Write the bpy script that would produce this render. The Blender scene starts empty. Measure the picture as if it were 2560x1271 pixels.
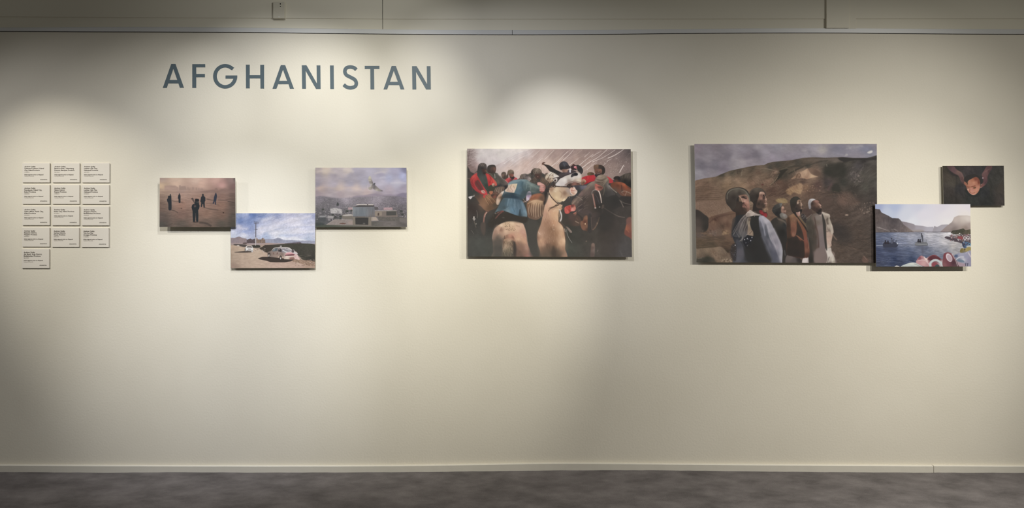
# ---- picture painter: rasterises shapes drawn in photo-print coordinates into a colour grid
import numpy as np, math
def fbm(X, Y, seed=0, octv=4, gain=.55):
    out=np.zeros_like(X); amp=1.; tot=0.
    for o in range(octv):
        r=np.random.default_rng(seed*17+o).random((64,64))*2-1
        x=X*2**o+o*7.3; y=Y*2**o+o*3.1
        xi=np.floor(x).astype(int); yi=np.floor(y).astype(int)
        fx=x-xi; fy=y-yi; fx=fx*fx*(3-2*fx); fy=fy*fy*(3-2*fy)
        a=r[yi%64,xi%64]; b=r[yi%64,(xi+1)%64]; c=r[(yi+1)%64,xi%64]; d=r[(yi+1)%64,(xi+1)%64]
        out+=amp*((a*(1-fx)+b*fx)*(1-fy)+(c*(1-fx)+d*fx)*fy); tot+=amp*.6; amp*=gain
    return out/tot
def spline(P, closed, n=6):
    P=np.asarray(P,float); N=len(P)
    if N<3: return P
    out=[]
    for i in range(N if closed else N-1):
        if closed: p0,p1,p2,p3=P[i-1],P[i],P[(i+1)%N],P[(i+2)%N]
        else: p0,p1,p2,p3=P[max(i-1,0)],P[i],P[i+1],P[min(i+2,N-1)]
        for k in range(n):
            t=k/n
            out.append(.5*((2*p1)+(p2-p0)*t+(2*p0-5*p1+4*p2-p3)*t*t+(3*p1-p0-3*p2+p3)*t**3))
    if not closed: out.append(P[-1])
    return np.array(out)
def gblur(M, s):
    if s<=.15: return M
    r=int(math.ceil(s*2.6)); k=np.exp(-.5*(np.arange(-r,r+1)/s)**2); k/=k.sum()
    Mp=np.pad(M,((r,r),(0,0))); out=sum(k[i]*Mp[i:i+M.shape[0]] for i in range(2*r+1))
    Mp=np.pad(out,((0,0),(r,r))); return sum(k[i]*Mp[:,i:i+M.shape[1]] for i in range(2*r+1))
class Cv:
    def __init__(s,x0,y0,x1,y1,K):
        s.x0,s.y0,s.K=x0,y0,K; s.ww=int((x1-x0)*K)+1; s.hh=int((y1-y0)*K)+1
        s.I=np.zeros((s.hh,s.ww,3)); s.clip=None; s.view(x0,y0,1)
        s.rng=np.random.default_rng(5)
    def view(s,ox,oy,sc): s.ox,s.oy,s.sc=ox,oy,sc
    def T(s,P):
        P=np.asarray(P,float); return np.stack([(P[:,0]/s.sc+s.ox-s.x0)*s.K,(P[:,1]/s.sc+s.oy-s.y0)*s.K],1)
    def raster(s,Q,pad):
        bx0=max(int(Q[:,0].min()-pad),0); bx1=min(int(Q[:,0].max()+pad)+2,s.ww)
        by0=max(int(Q[:,1].min()-pad),0); by1=min(int(Q[:,1].max()+pad)+2,s.hh)
        if bx1<=bx0 or by1<=by0: return None
        M=np.zeros((by1-by0,bx1-bx0)); xs=np.arange(bx0,bx1)
        x1,y1=Q[:,0],Q[:,1]; x2,y2=np.roll(x1,-1),np.roll(y1,-1)
        SS=3; dy=np.where(y2==y1,1e-9,y2-y1)
        for r in range(by1-by0):
            for q in range(SS):
                yy=by0+r+(q+.5)/SS
                h=((y1<=yy)&(y2>yy))|((y2<=yy)&(y1>yy))
                if not h.any(): continue
                c=np.sort(x1[h]+(yy-y1[h])/dy[h]*(x2[h]-x1[h]))
                for a,b in zip(c[::2],c[1::2]): M[r]+=(np.clip(b-xs,0,1)-np.clip(a-xs,0,1))/SS
        return M,bx0,by0
    def comp(s,M,bx,by,col,a):
        h,w=M.shape; m=M*a
        if s.clip is not None: m=m*s.clip[by:by+h,bx:bx+w]
        m=np.clip(m,0,1)[...,None]; R=s.I[by:by+h,bx:bx+w]; R[:]=R*(1-m)+col*m
    def field(s,pts,bx,by,h,w,pw=2.5):
        Y,X=np.mgrid[by:by+h,bx:bx+w]; num=0; den=0
        q=s.T([(p[0],p[1]) for p in pts])
        for (qx,qy),p in zip(q,pts):
            wt=1/(((X-qx)**2+(Y-qy)**2+ (2*s.K)**2)**(pw/2)); num=num+wt[...,None]*np.array(p[2],float); den=den+wt
        return num/den[...,None]/255
    def P(s,pts,col,soft=0,a=1,sm=1,nz=0,nsc=8,ang=0,an=1,seed=1,raw=0):
        """polygon; col = rgb or control points [(x,y,rgb)..]; nz = texture amplitude"""
        Q=s.T(pts)
        if sm: Q=spline(Q,True)
        sf=soft/s.sc*s.K
        r=s.raster(Q,sf*2.6+1)
        if r is None: return None
        M,bx,by=r; M=gblur(M,sf); h,w=M.shape
        C=s.field(col,bx,by,h,w) if isinstance(col,list) else np.ones((h,w,1))*np.array(col,float)/255
        if nz and nsc<=1: nz*=.6; nsc=1.5
        if nz: C=np.clip(C*(1+nz*s.noise(bx,by,h,w,nsc,ang,an,seed)[...,None]),0,1)
        s.comp(M,bx,by,C,a)
        F=np.zeros((s.hh,s.ww)); F[by:by+h,bx:bx+w]=M; return F
    def noise(s,bx,by,h,w,nsc,ang,an,seed,octv=4):
        Y,X=np.mgrid[by:by+h,bx:bx+w]/s.K; c,si=math.cos(math.radians(ang)),math.sin(math.radians(ang))
        return fbm((X*c+Y*si)/nsc/an,(-X*si+Y*c)/nsc,seed,octv)
    def L(s,pts,w,col,a=1,soft=0,sm=1,taper=1.):
        Q=spline(pts,False) if (sm and len(pts)>2) else np.asarray(pts,float)
        d=np.gradient(Q,axis=0); d/=np.linalg.norm(d,axis=1)[:,None]+1e-9
        t=np.linspace(0,1,len(Q)); ww=(w/2*(1+(taper-1)*t))[:,None]; n=np.stack([-d[:,1],d[:,0]],1)*ww
        return s.P(np.concatenate([Q+n,(Q-n)[::-1]]),col,soft,a,0)
    def E(s,cx,cy,rx,ry,col,soft=0,a=1,rot=0,**k):
        t=np.linspace(0,2*np.pi,20,endpoint=False); c,si=math.cos(math.radians(rot)),math.sin(math.radians(rot))
        x=rx*np.cos(t);y=ry*np.sin(t)
        return s.P(np.stack([cx+x*c-y*si,cy+x*si+y*c],1),col,soft,a,0,**k)
    def BG(s,pts,pw=2.5): s.I[:]=s.field(pts,0,0,s.hh,s.ww,pw)
    def N(s,amp,nsc,ang=0,an=1,seed=1,mask=None,col=None,th=None,octv=4):
        """texture over everything or under a mask; col+th = patches of that colour"""
        n=s.noise(0,0,s.hh,s.ww,nsc,ang,an,seed,octv)
        m=np.ones((s.hh,s.ww)) if mask is None else mask
        if s.clip is not None: m=m*s.clip
        if col is None: s.I[:]=np.clip(s.I*(1+amp*(n*m)[...,None]),0,1)
        else:
            t=np.clip((n-th)*6,0,1)*m*amp; s.I[:]=s.I*(1-t[...,None])+np.array(col,float)/255*t[...,None]
    def H(s,region,n,ln,ang,spread,w,cols,a=.6,curve=0,seed=3,soft=0):
        """n short strokes inside the region box (x0,y0,x1,y1)"""
        g=np.random.default_rng(seed); x0,y0,x1,y1=region
        for _ in range(n):
            x=g.uniform(x0,x1);y=g.uniform(y0,y1);t=math.radians(ang+g.uniform(-spread,spread));l=ln*g.uniform(.5,1.4)
            dx,dy=math.cos(t)*l/2,math.sin(t)*l/2; k=g.uniform(-curve,curve)*l
            s.L([(x-dx,y-dy),(x-dy*k/max(l,1)*1.0,y+dx*k/max(l,1)),(x+dx,y+dy)],w*g.uniform(.6,1.3),cols[g.integers(len(cols))],a*g.uniform(.5,1),soft,taper=.6)
    def dots(s,region,n,r,cols,a=.8,seed=4,soft=0,asp=1.):
        g=np.random.default_rng(seed); x0,y0,x1,y1=region
        for _ in range(n):
            s.E(g.uniform(x0,x1),g.uniform(y0,y1),r*asp*g.uniform(.5,1.5),r*g.uniform(.5,1.5),cols[g.integers(len(cols))],soft,a*g.uniform(.5,1),g.uniform(-20,20))
    def fix(s,m,sat=1.):
        """carry the picture out to its very edge"""
        I=s.I; Y=(I@np.array([.3,.59,.11]))[...,None]; I[:]=Y+(I-Y)*sat; I[:m]=I[m]; I[-m:]=I[-m-1]; I[:,:m]=I[:,m:m+1]; I[:,-m:]=I[:,-m-1:-m]; return s
def pic_boys(K=2):
    c=Cv(398,444.5,591,569,K); c.view(390,435,7.945)
    c.BG([(100,100,(172,150,138)),(400,100,(196,170,152)),(800,110,(204,176,160)),(1200,110,(196,160,148)),(1500,110,(150,125,120)),(1560,100,(120,105,100)),
      (90,250,(200,172,144)),(400,210,(205,175,155)),(900,220,(206,172,155)),(1300,220,(190,150,142)),(1560,260,(128,102,98)),
      (90,330,(170,146,128)),(500,330,(176,150,138)),(900,340,(165,138,126)),(1300,340,(150,122,112)),(1560,340,(110,92,86)),
      (100,450,(140,118,105)),(500,430,(165,136,122)),(900,450,(158,128,114)),(1300,450,(142,114,103)),(1560,470,(110,92,84)),
      (100,650,(118,98,88)),(500,620,(150,118,104)),(900,600,(150,118,104)),(1300,620,(142,112,98)),(1560,650,(100,86,78)),
      (100,850,(98,86,80)),(500,820,(126,102,92)),(1000,800,(140,112,98)),(1300,820,(124,100,88)),(1560,850,(86,78,72)),
      (100,1030,(84,80,74)),(500,1000,(98,88,80)),(1000,960,(112,96,86)),(1300,1000,(92,84,76)),(1560,1000,(78,74,68))],3)
    # hazy skyline
    c.P([(170,235),(380,232),(400,245),(440,262),(440,330),(170,330)],(168,142,130),4,.9,0)
    c.P([(460,228),(490,225),(492,246),(586,246),(590,262),(612,330),(460,330)],(160,136,125),4,.95,0)
    for x,w,y in [(635,28,262),(735,30,262),(805,22,274),(850,22,284),(915,30,288),(665,20,290)]: c.P([(x-w/2,y),(x+w/2,y),(x+w/2+3,330),(x-w/2-3,330)],(160,136,125),5,.7,0)
    c.P([(1000,330),(1160,310),(1180,282),(1220,290),(1240,322),(1340,290),(1390,282),(1420,310),(1480,300),(1570,300),(1600,370),(900,370)],(134,110,102),6,.6)
    c.P([(60,352),(1600,352),(1600,372),(60,372)],(140,116,106),5,.45,0)
    m_=np.clip((np.arange(c.hh)[:,None]/c.hh-.22)*6,0,1)*np.ones((1,c.ww)); c.N(.07,1.6,4,6,3,m_); c.N(.04,9,0,3,5)
    c.H((100,420,1560,1040),170,60,3,14,5,[(92,76,70),(104,84,76),(186,146,126)],.3,seed=8)
    # streaks and shadows on the ground
    for p,w in [([(310,530),(380,548),(450,552)],12),([(1000,500),(1100,520),(1200,525)],16),([(1230,520),(1420,524)],14),([(1420,545),(1560,575)],16),([(990,580),(1130,584)],8),([(960,670),(1080,700),(1240,720)],14),([(300,715),(380,740),(440,780)],16),([(860,965),(1000,985),(1100,1040)],40),([(150,1030),(240,1020),(330,985)],14),([(490,570),(540,580)],8),([(1190,612),(1260,620)],8)]:
        c.L(p,w,(72,64,60),.6,4)
    c.E(1338,773,14,10,(60,46,44),3); c.E(505,687,14,8,(80,66,62),4)
    D=(52,54,58)
    # figure pair at left
    c.E(285,412,11,13,D,2); c.P([(272,430),(300,428),(306,500),(310,600),(304,715),(250,715),(244,600),(222,540),(218,505),(236,485),(238,450),(252,434),(268,438)],D,2.5)
    c.E(260,452,18,20,D,2)
    # second
    c.E(464,400,11,12,D,2); c.P([(450,415),(478,412),(488,450),(486,500),(484,572),(452,572),(446,500),(434,490),(440,440)],D,2.5)
    # foreground boy with bat
    c.P([(775,545),(845,535),(852,580),(868,640),(858,690),(838,720),(842,820),(838,955),(800,950),(782,820),(775,960),(735,955),(728,830),(726,740),(706,672),(712,630),(738,600),(765,592)],(48,51,54),2.5,sm=0)
    c.E(815,532,37,34,(50,52,54),2); c.E(822,555,24,26,(84,78,76),3,.6); c.P([(780,500),(850,505),(850,540),(780,545)],(46,46,48),4)
    c.P([(768,620),(800,640),(770,665),(755,645)],(112,92,88),4,.8)
    c.L([(715,480),(770,585)],42,(84,70,68),1,2,0,.35); c.L([(718,495),(765,580)],14,(112,104,92),.8,2,0,.4); c.L([(762,600),(780,650)],12,(70,60,60),.8,2,0)
    c.L([(785,780),(795,900)],10,(96,84,80),.8,3,0)
    c.E(790,958,60,12,(60,54,52),5,.6)
    # hooded figure
    c.E(931,420,18,24,D,2); c.P([(912,440),(950,436),(980,470),(982,530),(968,560),(970,672),(945,672),(936,600),(925,600),(912,660),(888,660),(898,570),(880,548),(892,470)],D,2.5,sm=0)
    # far right striding
    c.P([(1175,395),(1187,372),(1202,395),(1212,440),(1202,500),(1192,540),(1190,615),(1170,612),(1168,540),(1150,595),(1124,592),(1142,540),(1150,470),(1165,420)],(58,62,74),2.5,sm=0)
    return c.fix(4,0.95)
def pic_road(K=2):
    c=Cv(576,533,789,671.5,K); c.view(570,520,7.478)
    c.BG([(160,150,(150,165,205)),(330,130,(160,172,212)),(450,120,(105,130,190)),(230,250,(118,140,195)),(200,360,(190,192,222)),(400,260,(128,148,200)),(420,380,(150,165,212)),(330,440,(160,172,214)),
      (650,130,(128,145,192)),(900,130,(150,160,200)),(1200,120,(188,188,215)),(1600,120,(165,170,205)),(700,250,(195,198,225)),(900,280,(200,200,225)),(1200,220,(215,212,228)),(1500,260,(195,198,225)),
      (600,440,(212,212,230)),(900,370,(215,215,232)),(1300,360,(225,222,235)),(1600,330,(205,205,228)),(80,470,(205,208,228)),(300,510,(215,215,230)),(900,480,(222,222,235)),(1400,460,(215,215,235)),(1600,480,(205,208,228)),
      (80,550,(200,208,228)),(700,540,(175,188,218)),(1000,540,(200,208,230)),(1500,590,(190,200,225))],3)
    c.N(.05,5,-18,4,2)
    for p,w,col,a in [([(560,400),(800,350),(1100,250),(1560,150)],60,(226,222,234),.55),([(600,460),(900,390),(1200,360),(1620,320)],30,(232,228,238),.7),([(860,410),(1100,370),(1620,345)],18,(165,175,212),.7),([(750,480),(1100,460),(1620,440)],46,(232,230,240),.6),([(170,330),(260,390),(380,385)],40,(215,212,228),.6),([(620,230),(760,200),(880,160)],40,(215,215,230),.5),([(1060,520),(1300,510),(1620,480)],22,(170,182,216),.6),([(160,470),(420,420),(500,415)],10,(140,158,205),.6),([(440,130),(640,170)],30,(100,125,188),.5)]:
        c.L(p,w,col,a,12)
    c.H((560,120,1600,420),70,150,-20,12,10,[(236,232,240),(170,178,212),(226,224,236)],.35,.2,5,3)
    for i in range(3): c.L([(545+i*30,250-i*8),(760+i*90,120)],3,(120,130,160),.5,1,0)
    c.L([(500,300),(400,380),(160,440)],3,(130,140,170),.4,1)
    # far clouds
    c.P([(880,545),(960,540),(1050,538),(1120,560),(1240,540),(1350,575),(1450,600),(1450,625),(1000,625)],(232,232,240),6,.8)
    # mountains
    c.P([(50,570),(130,560),(210,538),(280,568),(350,585),(370,690),(50,690)],(148,132,136),2); c.P([(200,580),(300,570),(330,600),(300,660),(230,650)],(160,138,134),8,.5)
    c.P([(690,590),(800,585),(870,580),(940,558),(1020,590),(1100,605),(1180,602),(1300,612),(1640,622),(1640,690),(690,690)],(160,162,182),2)
    c.P([(860,600),(940,568),(1000,600),(980,650),(880,650)],(144,146,166),8,.6); c.N(.05,3,20,1,7)
    c.P([(50,655),(700,655),(1640,672),(1640,705),(50,720)],(172,150,146),4,.9,0)
    c.P([(590,690),(740,655),(860,680),(640,760)],(178,152,140),4,.8)
    # palace ruin
    c.P([(350,600),(385,585),(420,575),(450,592),(505,575),(508,660),(350,660)],(96,82,84),2,sm=0,nz=.25,nsc=1)
    c.P([(528,585),(540,556),(560,590),(625,590),(632,572),(655,560),(675,580),(695,600),(700,660),(528,662)],(150,126,110),2,sm=0,nz=.3,nsc=1)
    for x in (545,570,600,615,645,672,690): c.L([(x,600),(x,655)],7,(84,70,72),.7,1,0)
    c.L([(650,562),(640,600)],8,(90,76,80),.7,2,0)
    c.P([(280,655),(345,650),(345,675),(285,676)],(100,84,80),3)
    # town on the right
    c.P([(1070,665),(1150,655),(1240,650),(1345,642),(1358,680),(1070,690)],(104,92,100),3,nz=.3,nsc=1)
    c.L([(1100,655),(1100,695)],5,(150,140,150),.8,1,0); c.L([(1235,640),(1235,680)],5,(80,72,84),.8,1,0); c.L([(1350,640),(1350,680)],6,(70,62,74),.8,1,0)
    c.L([(145,590),(145,690)],4,(160,148,150),.9,1,0); c.L([(212,610),(212,690)],4,(170,156,156),.9,1,0)
    c.P([(40,690),(1650,690),(1650,1140),(40,1140)],(172,148,130),0,1,0)
    # shrubs, dark field
    c.P([(110,680),(220,682),(330,688),(350,710),(300,735),(200,712),(120,698)],(86,78,74),4)
    c.P([(440,700),(560,694),(600,710),(590,745),(470,748),(440,730)],(66,64,58),3)
    f=c.P([(590,760),(640,730),(690,700),(760,692),(1640,688),(1640,1010),(1400,970),(1300,900),(900,860),(720,835),(650,800)],[(700,750,(74,66,58)),(1000,720,(80,76,66)),(1500,720,(78,76,66)),(1500,850,(80,76,68)),(1550,950,(66,64,58)),(1350,900,(72,70,62))],2,nz=.05,nsc=3)
    # road
    r=c.P([(50,700),(180,712),(300,735),(480,750),(620,800),(740,850),(900,900),(1300,960),(1640,1030),(1640,1130),(50,1130)],[(80,730,(188,160,136)),(250,760,(196,170,146)),(120,900,(184,160,138)),(500,860,(200,174,150)),(300,1000,(190,164,142)),(600,1080,(196,168,146)),(900,1070,(202,170,152)),(1300,1060,(196,164,146)),(1560,1110,(184,152,130)),(100,1110,(160,134,118)),(60,900,(170,146,124))],2,sm=0,nz=.05,nsc=2,an=3)
    c.H((60,860,1560,1110),120,90,2,10,5,[(214,188,166),(168,140,118),(176,148,128)],.4,.1,9,1)
    # rubble edge
    c.H((480,760,700,830),40,26,20,30,10,[(226,212,196),(120,98,86),(200,176,156)],.8,.2,11)
    c.P([(1180,975),(1260,950),(1400,975),(1540,985),(1640,1015),(1640,1090),(1480,1075),(1320,1030),(1200,1000)],(160,130,108),4,nz=.3,nsc=1,seed=4)
    c.H((1250,960,1620,1090),70,30,10,25,8,[(214,192,172),(90,74,64),(120,96,80)],.7,.2,12)
    # pole
    c.P([(515,275),(528,275),(528,500),(524,705),(510,705),(512,500)],(104,98,106),1.5,sm=0); c.P([(512,550),(526,550),(524,705),(508,705)],(196,184,180),1.5,sm=0)
    c.L([(485,262),(575,270)],7,(84,80,92),1,1.5,0); c.L([(485,296),(572,296)],5,(96,92,104),1,1.5,0); c.L([(500,408),(552,406)],6,(96,92,104),1,1.5,0)
    for x in (492,572,545,505): c.L([(x,262),(x,300)],4,(110,106,118),.8,1,0)
    # white car
    c.P([(115,832),(220,818),(330,808),(460,818),(440,832),(250,838)],(80,70,64),3)
    c.P([(318,770),(340,722),(360,708),(448,708),(462,740),(472,760),(470,800),(462,828),(440,830),(436,812),(345,806),(330,812),(314,808)],(226,222,218),1.5,sm=0)
    c.P([(345,745),(362,716),(440,716),(456,750),(400,744)],(120,110,108),2,sm=0); c.L([(375,772),(430,774)],14,(110,92,92),.9,2,0); c.L([(345,800),(465,806)],9,(70,62,60),.9,2,0); c.P([(312,760),(330,758),(328,812),(314,808)],(92,84,80),2,sm=0)
    c.P([(165,705),(185,695),(210,700),(208,718),(168,716)],(206,190,178),2)
    # big car shadow
    c.P([(555,945),(640,918),(760,915),(1000,940),(1230,965),(1180,1000),(1060,1020),(900,1020),(790,1015),(720,990),(600,965)],(72,62,56),2,sm=0)
    # car body
    c.P([(735,850),(745,825),(800,808),(830,780),(880,745),(960,738),(1060,735),(1140,745),(1200,785),(1290,830),(1305,860),(1270,900),(1240,960),(1150,965),(1050,960),(1020,900),(985,880),(940,900),(930,930),(800,920),(780,860),(760,850),(742,880)],[(760,860,(120,104,96)),(850,850,(150,128,116)),(900,890,(160,136,122)),(1000,870,(140,118,108)),(1150,800,(206,200,202)),(1100,930,(226,206,188)),(1200,930,(170,120,108)),(1180,860,(206,176,170)),(850,760,(150,140,138)),(1000,742,(190,180,178))],1.5,sm=0)
    c.P([(822,812),(850,775),(890,755),(935,755),(925,805),(850,818)],(104,110,114),2,sm=0); c.L([(850,805),(880,770)],12,(176,186,190),.7,3,0)
    c.P([(935,815),(945,762),(985,758),(1000,800),(995,828)],(70,64,66),2,sm=0); c.L([(950,790),(975,765)],8,(190,190,190),.9,2,0)
    c.P([(1000,765),(1100,752),(1180,800),(1160,830),(1010,835)],(146,140,146),2,sm=0); c.L([(1020,790),(1100,830),(1170,825)],14,(236,232,232),.9,3); c.L([(1060,760),(1150,795)],8,(236,232,230),.8,2,0); c.L([(1000,770),(1010,835)],7,(80,70,70),.9,1,0)
    c.L([(830,785),(880,748),(1060,738),(1150,752),(1195,795)],8,(222,214,208),.9,1.5)
    c.E(968,722,20,9,(110,92,92),2); c.E(990,718,16,9,(214,206,206),2)
    c.P([(1070,880),(1100,838),(1180,832),(1230,850),(1240,885),(1080,900)],(222,160,162),3); c.P([(1080,880),(1150,872),(1235,868),(1235,885),(1080,900)],(96,50,56),3)
    c.P([(1185,830),(1200,790),(1230,780),(1260,830),(1300,850),(1305,865),(1240,860)],(214,206,204),2,sm=0); c.P([(1185,800),(1225,785),(1235,830),(1200,835)],(96,84,86),3)
    c.L([(845,835),(850,870)],10,(110,70,66),.8,2,0);c.L([(925,835),(915,870)],14,(100,64,62),.8,2,0);c.L([(780,860),(1060,890)],3,(110,92,84),.6,1,0)
    c.L([(1080,905),(1240,915)],20,(232,214,198),.9,4,0); c.P([(1160,940),(1250,925),(1250,960),(1160,968)],(150,110,98),3)
    c.P([(1240,880),(1290,870),(1320,920),(1345,965),(1290,965),(1245,950)],(226,186,180),3,nz=.15,nsc=1); c.H((1245,890,1330,960),16,40,60,12,7,[(240,216,206),(176,120,112)],.7)
    for x,y in ((767,885),(985,935)):
        c.E(x,y,24,44,(62,54,50),2); c.E(x,y+4,14,28,(150,138,130),2); c.E(x-4,y+12,8,14,(222,214,208),2)
    c.E(775,930,30,10,(56,48,44),3,.7)
    return c.fix(4,0.8)
def pic_city(K=2):
    c=Cv(788,418.5,1018.5,570,K); c.view(780,410,7.264)
    c.BG([(100,100,(176,162,160)),(250,110,(205,188,172)),(450,140,(190,178,180)),(650,110,(205,190,182)),(800,130,(172,165,178)),(1050,110,(182,176,190)),(1300,110,(190,182,188)),(1500,150,(170,165,185)),(1690,110,(130,128,150)),
      (100,250,(165,155,162)),(400,220,(170,160,168)),(700,230,(165,158,168)),(900,250,(168,162,176)),(1250,200,(172,166,185)),(1400,250,(176,176,200)),(1650,220,(178,180,212)),
      (100,360,(158,150,160)),(400,350,(180,170,180)),(700,340,(172,165,178)),(950,330,(180,175,190)),(1250,350,(185,178,192)),(1550,345,(190,185,200)),
      (150,450,(186,166,160)),(500,440,(198,180,172)),(800,450,(202,184,178)),(1000,520,(192,172,170)),(1400,480,(182,168,178)),(1650,480,(165,155,170)),
      (100,540,(165,150,155)),(500,540,(176,160,164)),(800,560,(180,165,168)),(1200,600,(166,152,160)),(1650,600,(150,140,155)),(400,610,(172,160,165)),(80,640,(140,130,138))],3)
    c.N(.05,9,0,3,4)
    for p,w,col,a in [([(80,150),(250,120),(420,170)],40,(206,192,182),.5),([(560,90),(680,110),(760,150)],40,(214,202,194),.5),([(1130,180),(1250,150),(1340,150)],26,(206,196,196),.7),([(1420,350),(1560,345),(1710,352)],14,(214,208,214),.8),([(1230,260),(1290,240),(1340,245)],20,(204,202,212),.7),([(1630,240),(1690,190)],40,(190,192,222),.6),([(80,440),(300,430),(500,470)],14,(208,182,164),.5),([(520,450),(700,430),(900,470)],22,(216,192,180),.5),([(1100,420),(1400,400)],20,(170,158,172),.5),([(480,260),(650,300)],30,(150,146,162),.4)]: c.L(p,w,col,a,12)
    # hills
    c.P([(800,580),(950,570),(1070,545),(1160,538),(1240,562),(1330,560),(1420,548),(1500,560),(1600,535),(1660,525),(1735,545),(1735,620),(800,620)],(148,136,150),5,.7)
    c.P([(1540,575),(1620,535),(1670,528),(1735,548),(1735,600),(1540,600)],(128,120,140),6,.6)
    # city sea
    c.P([(60,625),(500,620),(1735,625),(1735,1210),(60,1210)],[(100,650,(138,130,138)),(600,640,(166,156,164)),(1200,650,(158,148,156)),(1650,660,(132,124,134)),(200,780,(118,113,116)),(500,760,(126,120,126)),(1300,760,(130,122,128)),(1650,800,(112,106,110)),(200,900,(100,98,100)),(600,900,(108,105,106)),(1600,900,(100,95,95)),(150,1050,(88,90,90)),(400,1000,(95,92,92)),(1500,1050,(96,92,90))],8,nz=.14,nsc=.9,an=2.2,seed=9)
    g=np.random.default_rng(2)
    for i in range(900):
        y=640+ (g.random()**1.3)*360; x=g.uniform(65,1725); k=(y-620)/380; w=4+20*k*g.uniform(.5,1.3); h=3+9*k*g.uniform(.5,1.4)
        v=g.choice([0,1,2,3]); base=np.array([(186,176,182),(84,80,86),(206,194,196),(112,106,110)][v])*(1-.12*k)
        c.P([(x,y),(x+w,y+g.uniform(-1,1)),(x+w,y+h),(x,y+h)],tuple(base),.8,.62,0)
    for x in (680,950,1103): c.L([(x,595),(x,650)],5,(130,120,132),.7,1.5,0)
    c.L([(1103,590),(1103,650)],8,(126,116,130),.8,2,0); c.P([(445,740),(465,695),(490,740),(478,760),(450,760)],(76,78,78),3)
    c.P([(330,815),(430,800),(545,830),(550,905),(340,900)],(190,184,182),3,.85,0,nz=.25,nsc=1); c.L([(470,850),(475,895)],12,(110,106,106),.8,2,0)
    c.P([(655,790),(735,790),(735,835),(655,835)],(190,160,160),3,.8,0); c.P([(1300,795),(1460,790),(1465,838),(1300,838)],(192,156,158),3,.85,0,nz=.2,nsc=1)
    c.P([(135,940),(260,940),(240,970),(135,975)],(150,148,148),2,.9,0); c.P([(135,975),(255,975),(250,1040),(140,1040)],(84,86,88),3,.9,0)
    c.P([(290,945),(400,942),(385,990),(275,985)],(166,160,158),2,.95,0); c.P([(285,990),(385,992),(380,1035),(290,1030)],(140,134,136),2,.95,0); c.E(348,1018,12,14,(70,66,68),2)
    c.P([(545,935),(620,915),(735,930),(735,1000),(570,1000)],(126,118,108),2,.95); c.P([(560,930),(700,915),(735,940),(590,950)],(192,184,178),3,.9)
    for x,y in ((430,970),(520,960),(510,1000),(720,850),(640,860),(1620,860),(1640,920),(200,830),(380,930)): c.E(x,y,26,18,(66,70,64),6,.8)
    c.P([(60,1080),(220,1090),(150,1160),(60,1170)],(66,72,70),5,.7)
    # flat roofs
    c.P([(1140,855),(1280,855),(1530,850),(1560,960),(1140,965)],(128,116,108),2,sm=0); c.L([(1140,855),(1530,852)],8,(200,190,178),.8,1,0)
    c.P([(1350,860),(1530,858),(1530,935),(1350,940)],(84,82,78),2,sm=0); c.P([(1145,870),(1270,870),(1270,940),(1145,950)],(150,136,122),3,sm=0); c.P([(1195,890),(1220,890),(1220,940),(1190,940)],(90,78,72),2,sm=0)
    c.P([(1060,960),(1160,965),(1210,1030),(1080,1035)],(176,160,146),2,sm=0); c.P([(1180,960),(1560,965),(1730,985),(1730,1040),(1220,1035)],(108,102,96),2,sm=0,nz=.15,nsc=1)
    c.P([(1590,985),(1730,990),(1730,1080),(1590,1060)],(122,114,110),2,.9,0)
    c.P([(400,1015),(740,1018),(745,1110),(260,1108)],(150,138,132),2,sm=0,nz=.06,nsc=2); c.L([(260,1105),(420,1010),(740,1016)],8,(180,168,160),.8,1.5,0); c.E(560,1083,62,9,(104,74,64),3)
    c.P([(660,1060),(740,1030),(740,1100),(680,1100)],(170,150,140),5,.6)
    c.P([(1070,1045),(1560,1042),(1735,1085),(1735,1150),(1070,1145)],[(1100,1090,(104,100,94)),(1400,1070,(120,112,108)),(1700,1110,(104,98,94))],2,sm=0,nz=.06,nsc=2,an=3)
    c.P([(60,1130),(260,1105),(750,1115),(1080,1128),(1735,1145),(1735,1230),(60,1230)],[(150,1180,(84,88,78)),(800,1160,(100,98,88)),(1400,1150,(104,100,92)),(1650,1170,(88,86,78))],2,sm=0)
    c.L([(260,1107),(1000,1130),(1720,1148)],9,(136,130,120),.8,1.5,0)
    # grey kiosk
    c.P([(740,960),(1078,960),(1078,1125),(740,1110)],(132,122,110),2,sm=0); c.P([(785,975),(1025,975),(1022,1108),(790,1100)],(70,68,66),2,sm=0); c.E(945,1085,22,14,(104,100,94),3)
    c.P([(738,782),(1138,782),(1140,955),(1060,962),(742,955)],[(760,800,(130,134,138)),(900,900,(118,124,130)),(1100,800,(118,118,122)),(1120,930,(126,118,116)),(800,940,(122,126,130))],1.5,sm=0)
    c.H((745,790,1130,945),46,140,90,2,8,[(158,162,166),(92,98,104),(140,146,150)],.45,seed=13,soft=2)
    c.L([(738,780),(742,950)],7,(196,188,182),.8,1,0)
    c.P([(735,772),(800,768),(870,745),(1120,738),(1135,780),(740,784)],(84,80,80),2,sm=0); c.L([(740,772),(800,765)],8,(190,182,180),.9,1,0); c.L([(810,742),(1118,744)],14,(226,214,202),.95,2,0); c.E(1010,742,10,8,(60,54,54),2); c.P([(1130,782),(1200,785),(1205,835),(1140,835)],(96,90,90),2,.9,0)
    c.L([(745,955),(1140,952)],5,(90,86,82),.8,1,0)
    # bird
    W=(196,190,178)
    c.P([(1040,225),(1062,225),(1080,270),(1100,320),(1112,360),(1100,380),(1070,385),(1045,355),(1030,310),(1022,270)],[(1045,250,(198,192,172)),(1040,300,(168,158,148)),(1060,330,(146,138,132)),(1095,340,(120,112,112)),(1070,375,(190,184,176))],2)
    c.L([(1025,298),(1070,302)],7,(208,200,182),.8,2,0)
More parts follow.
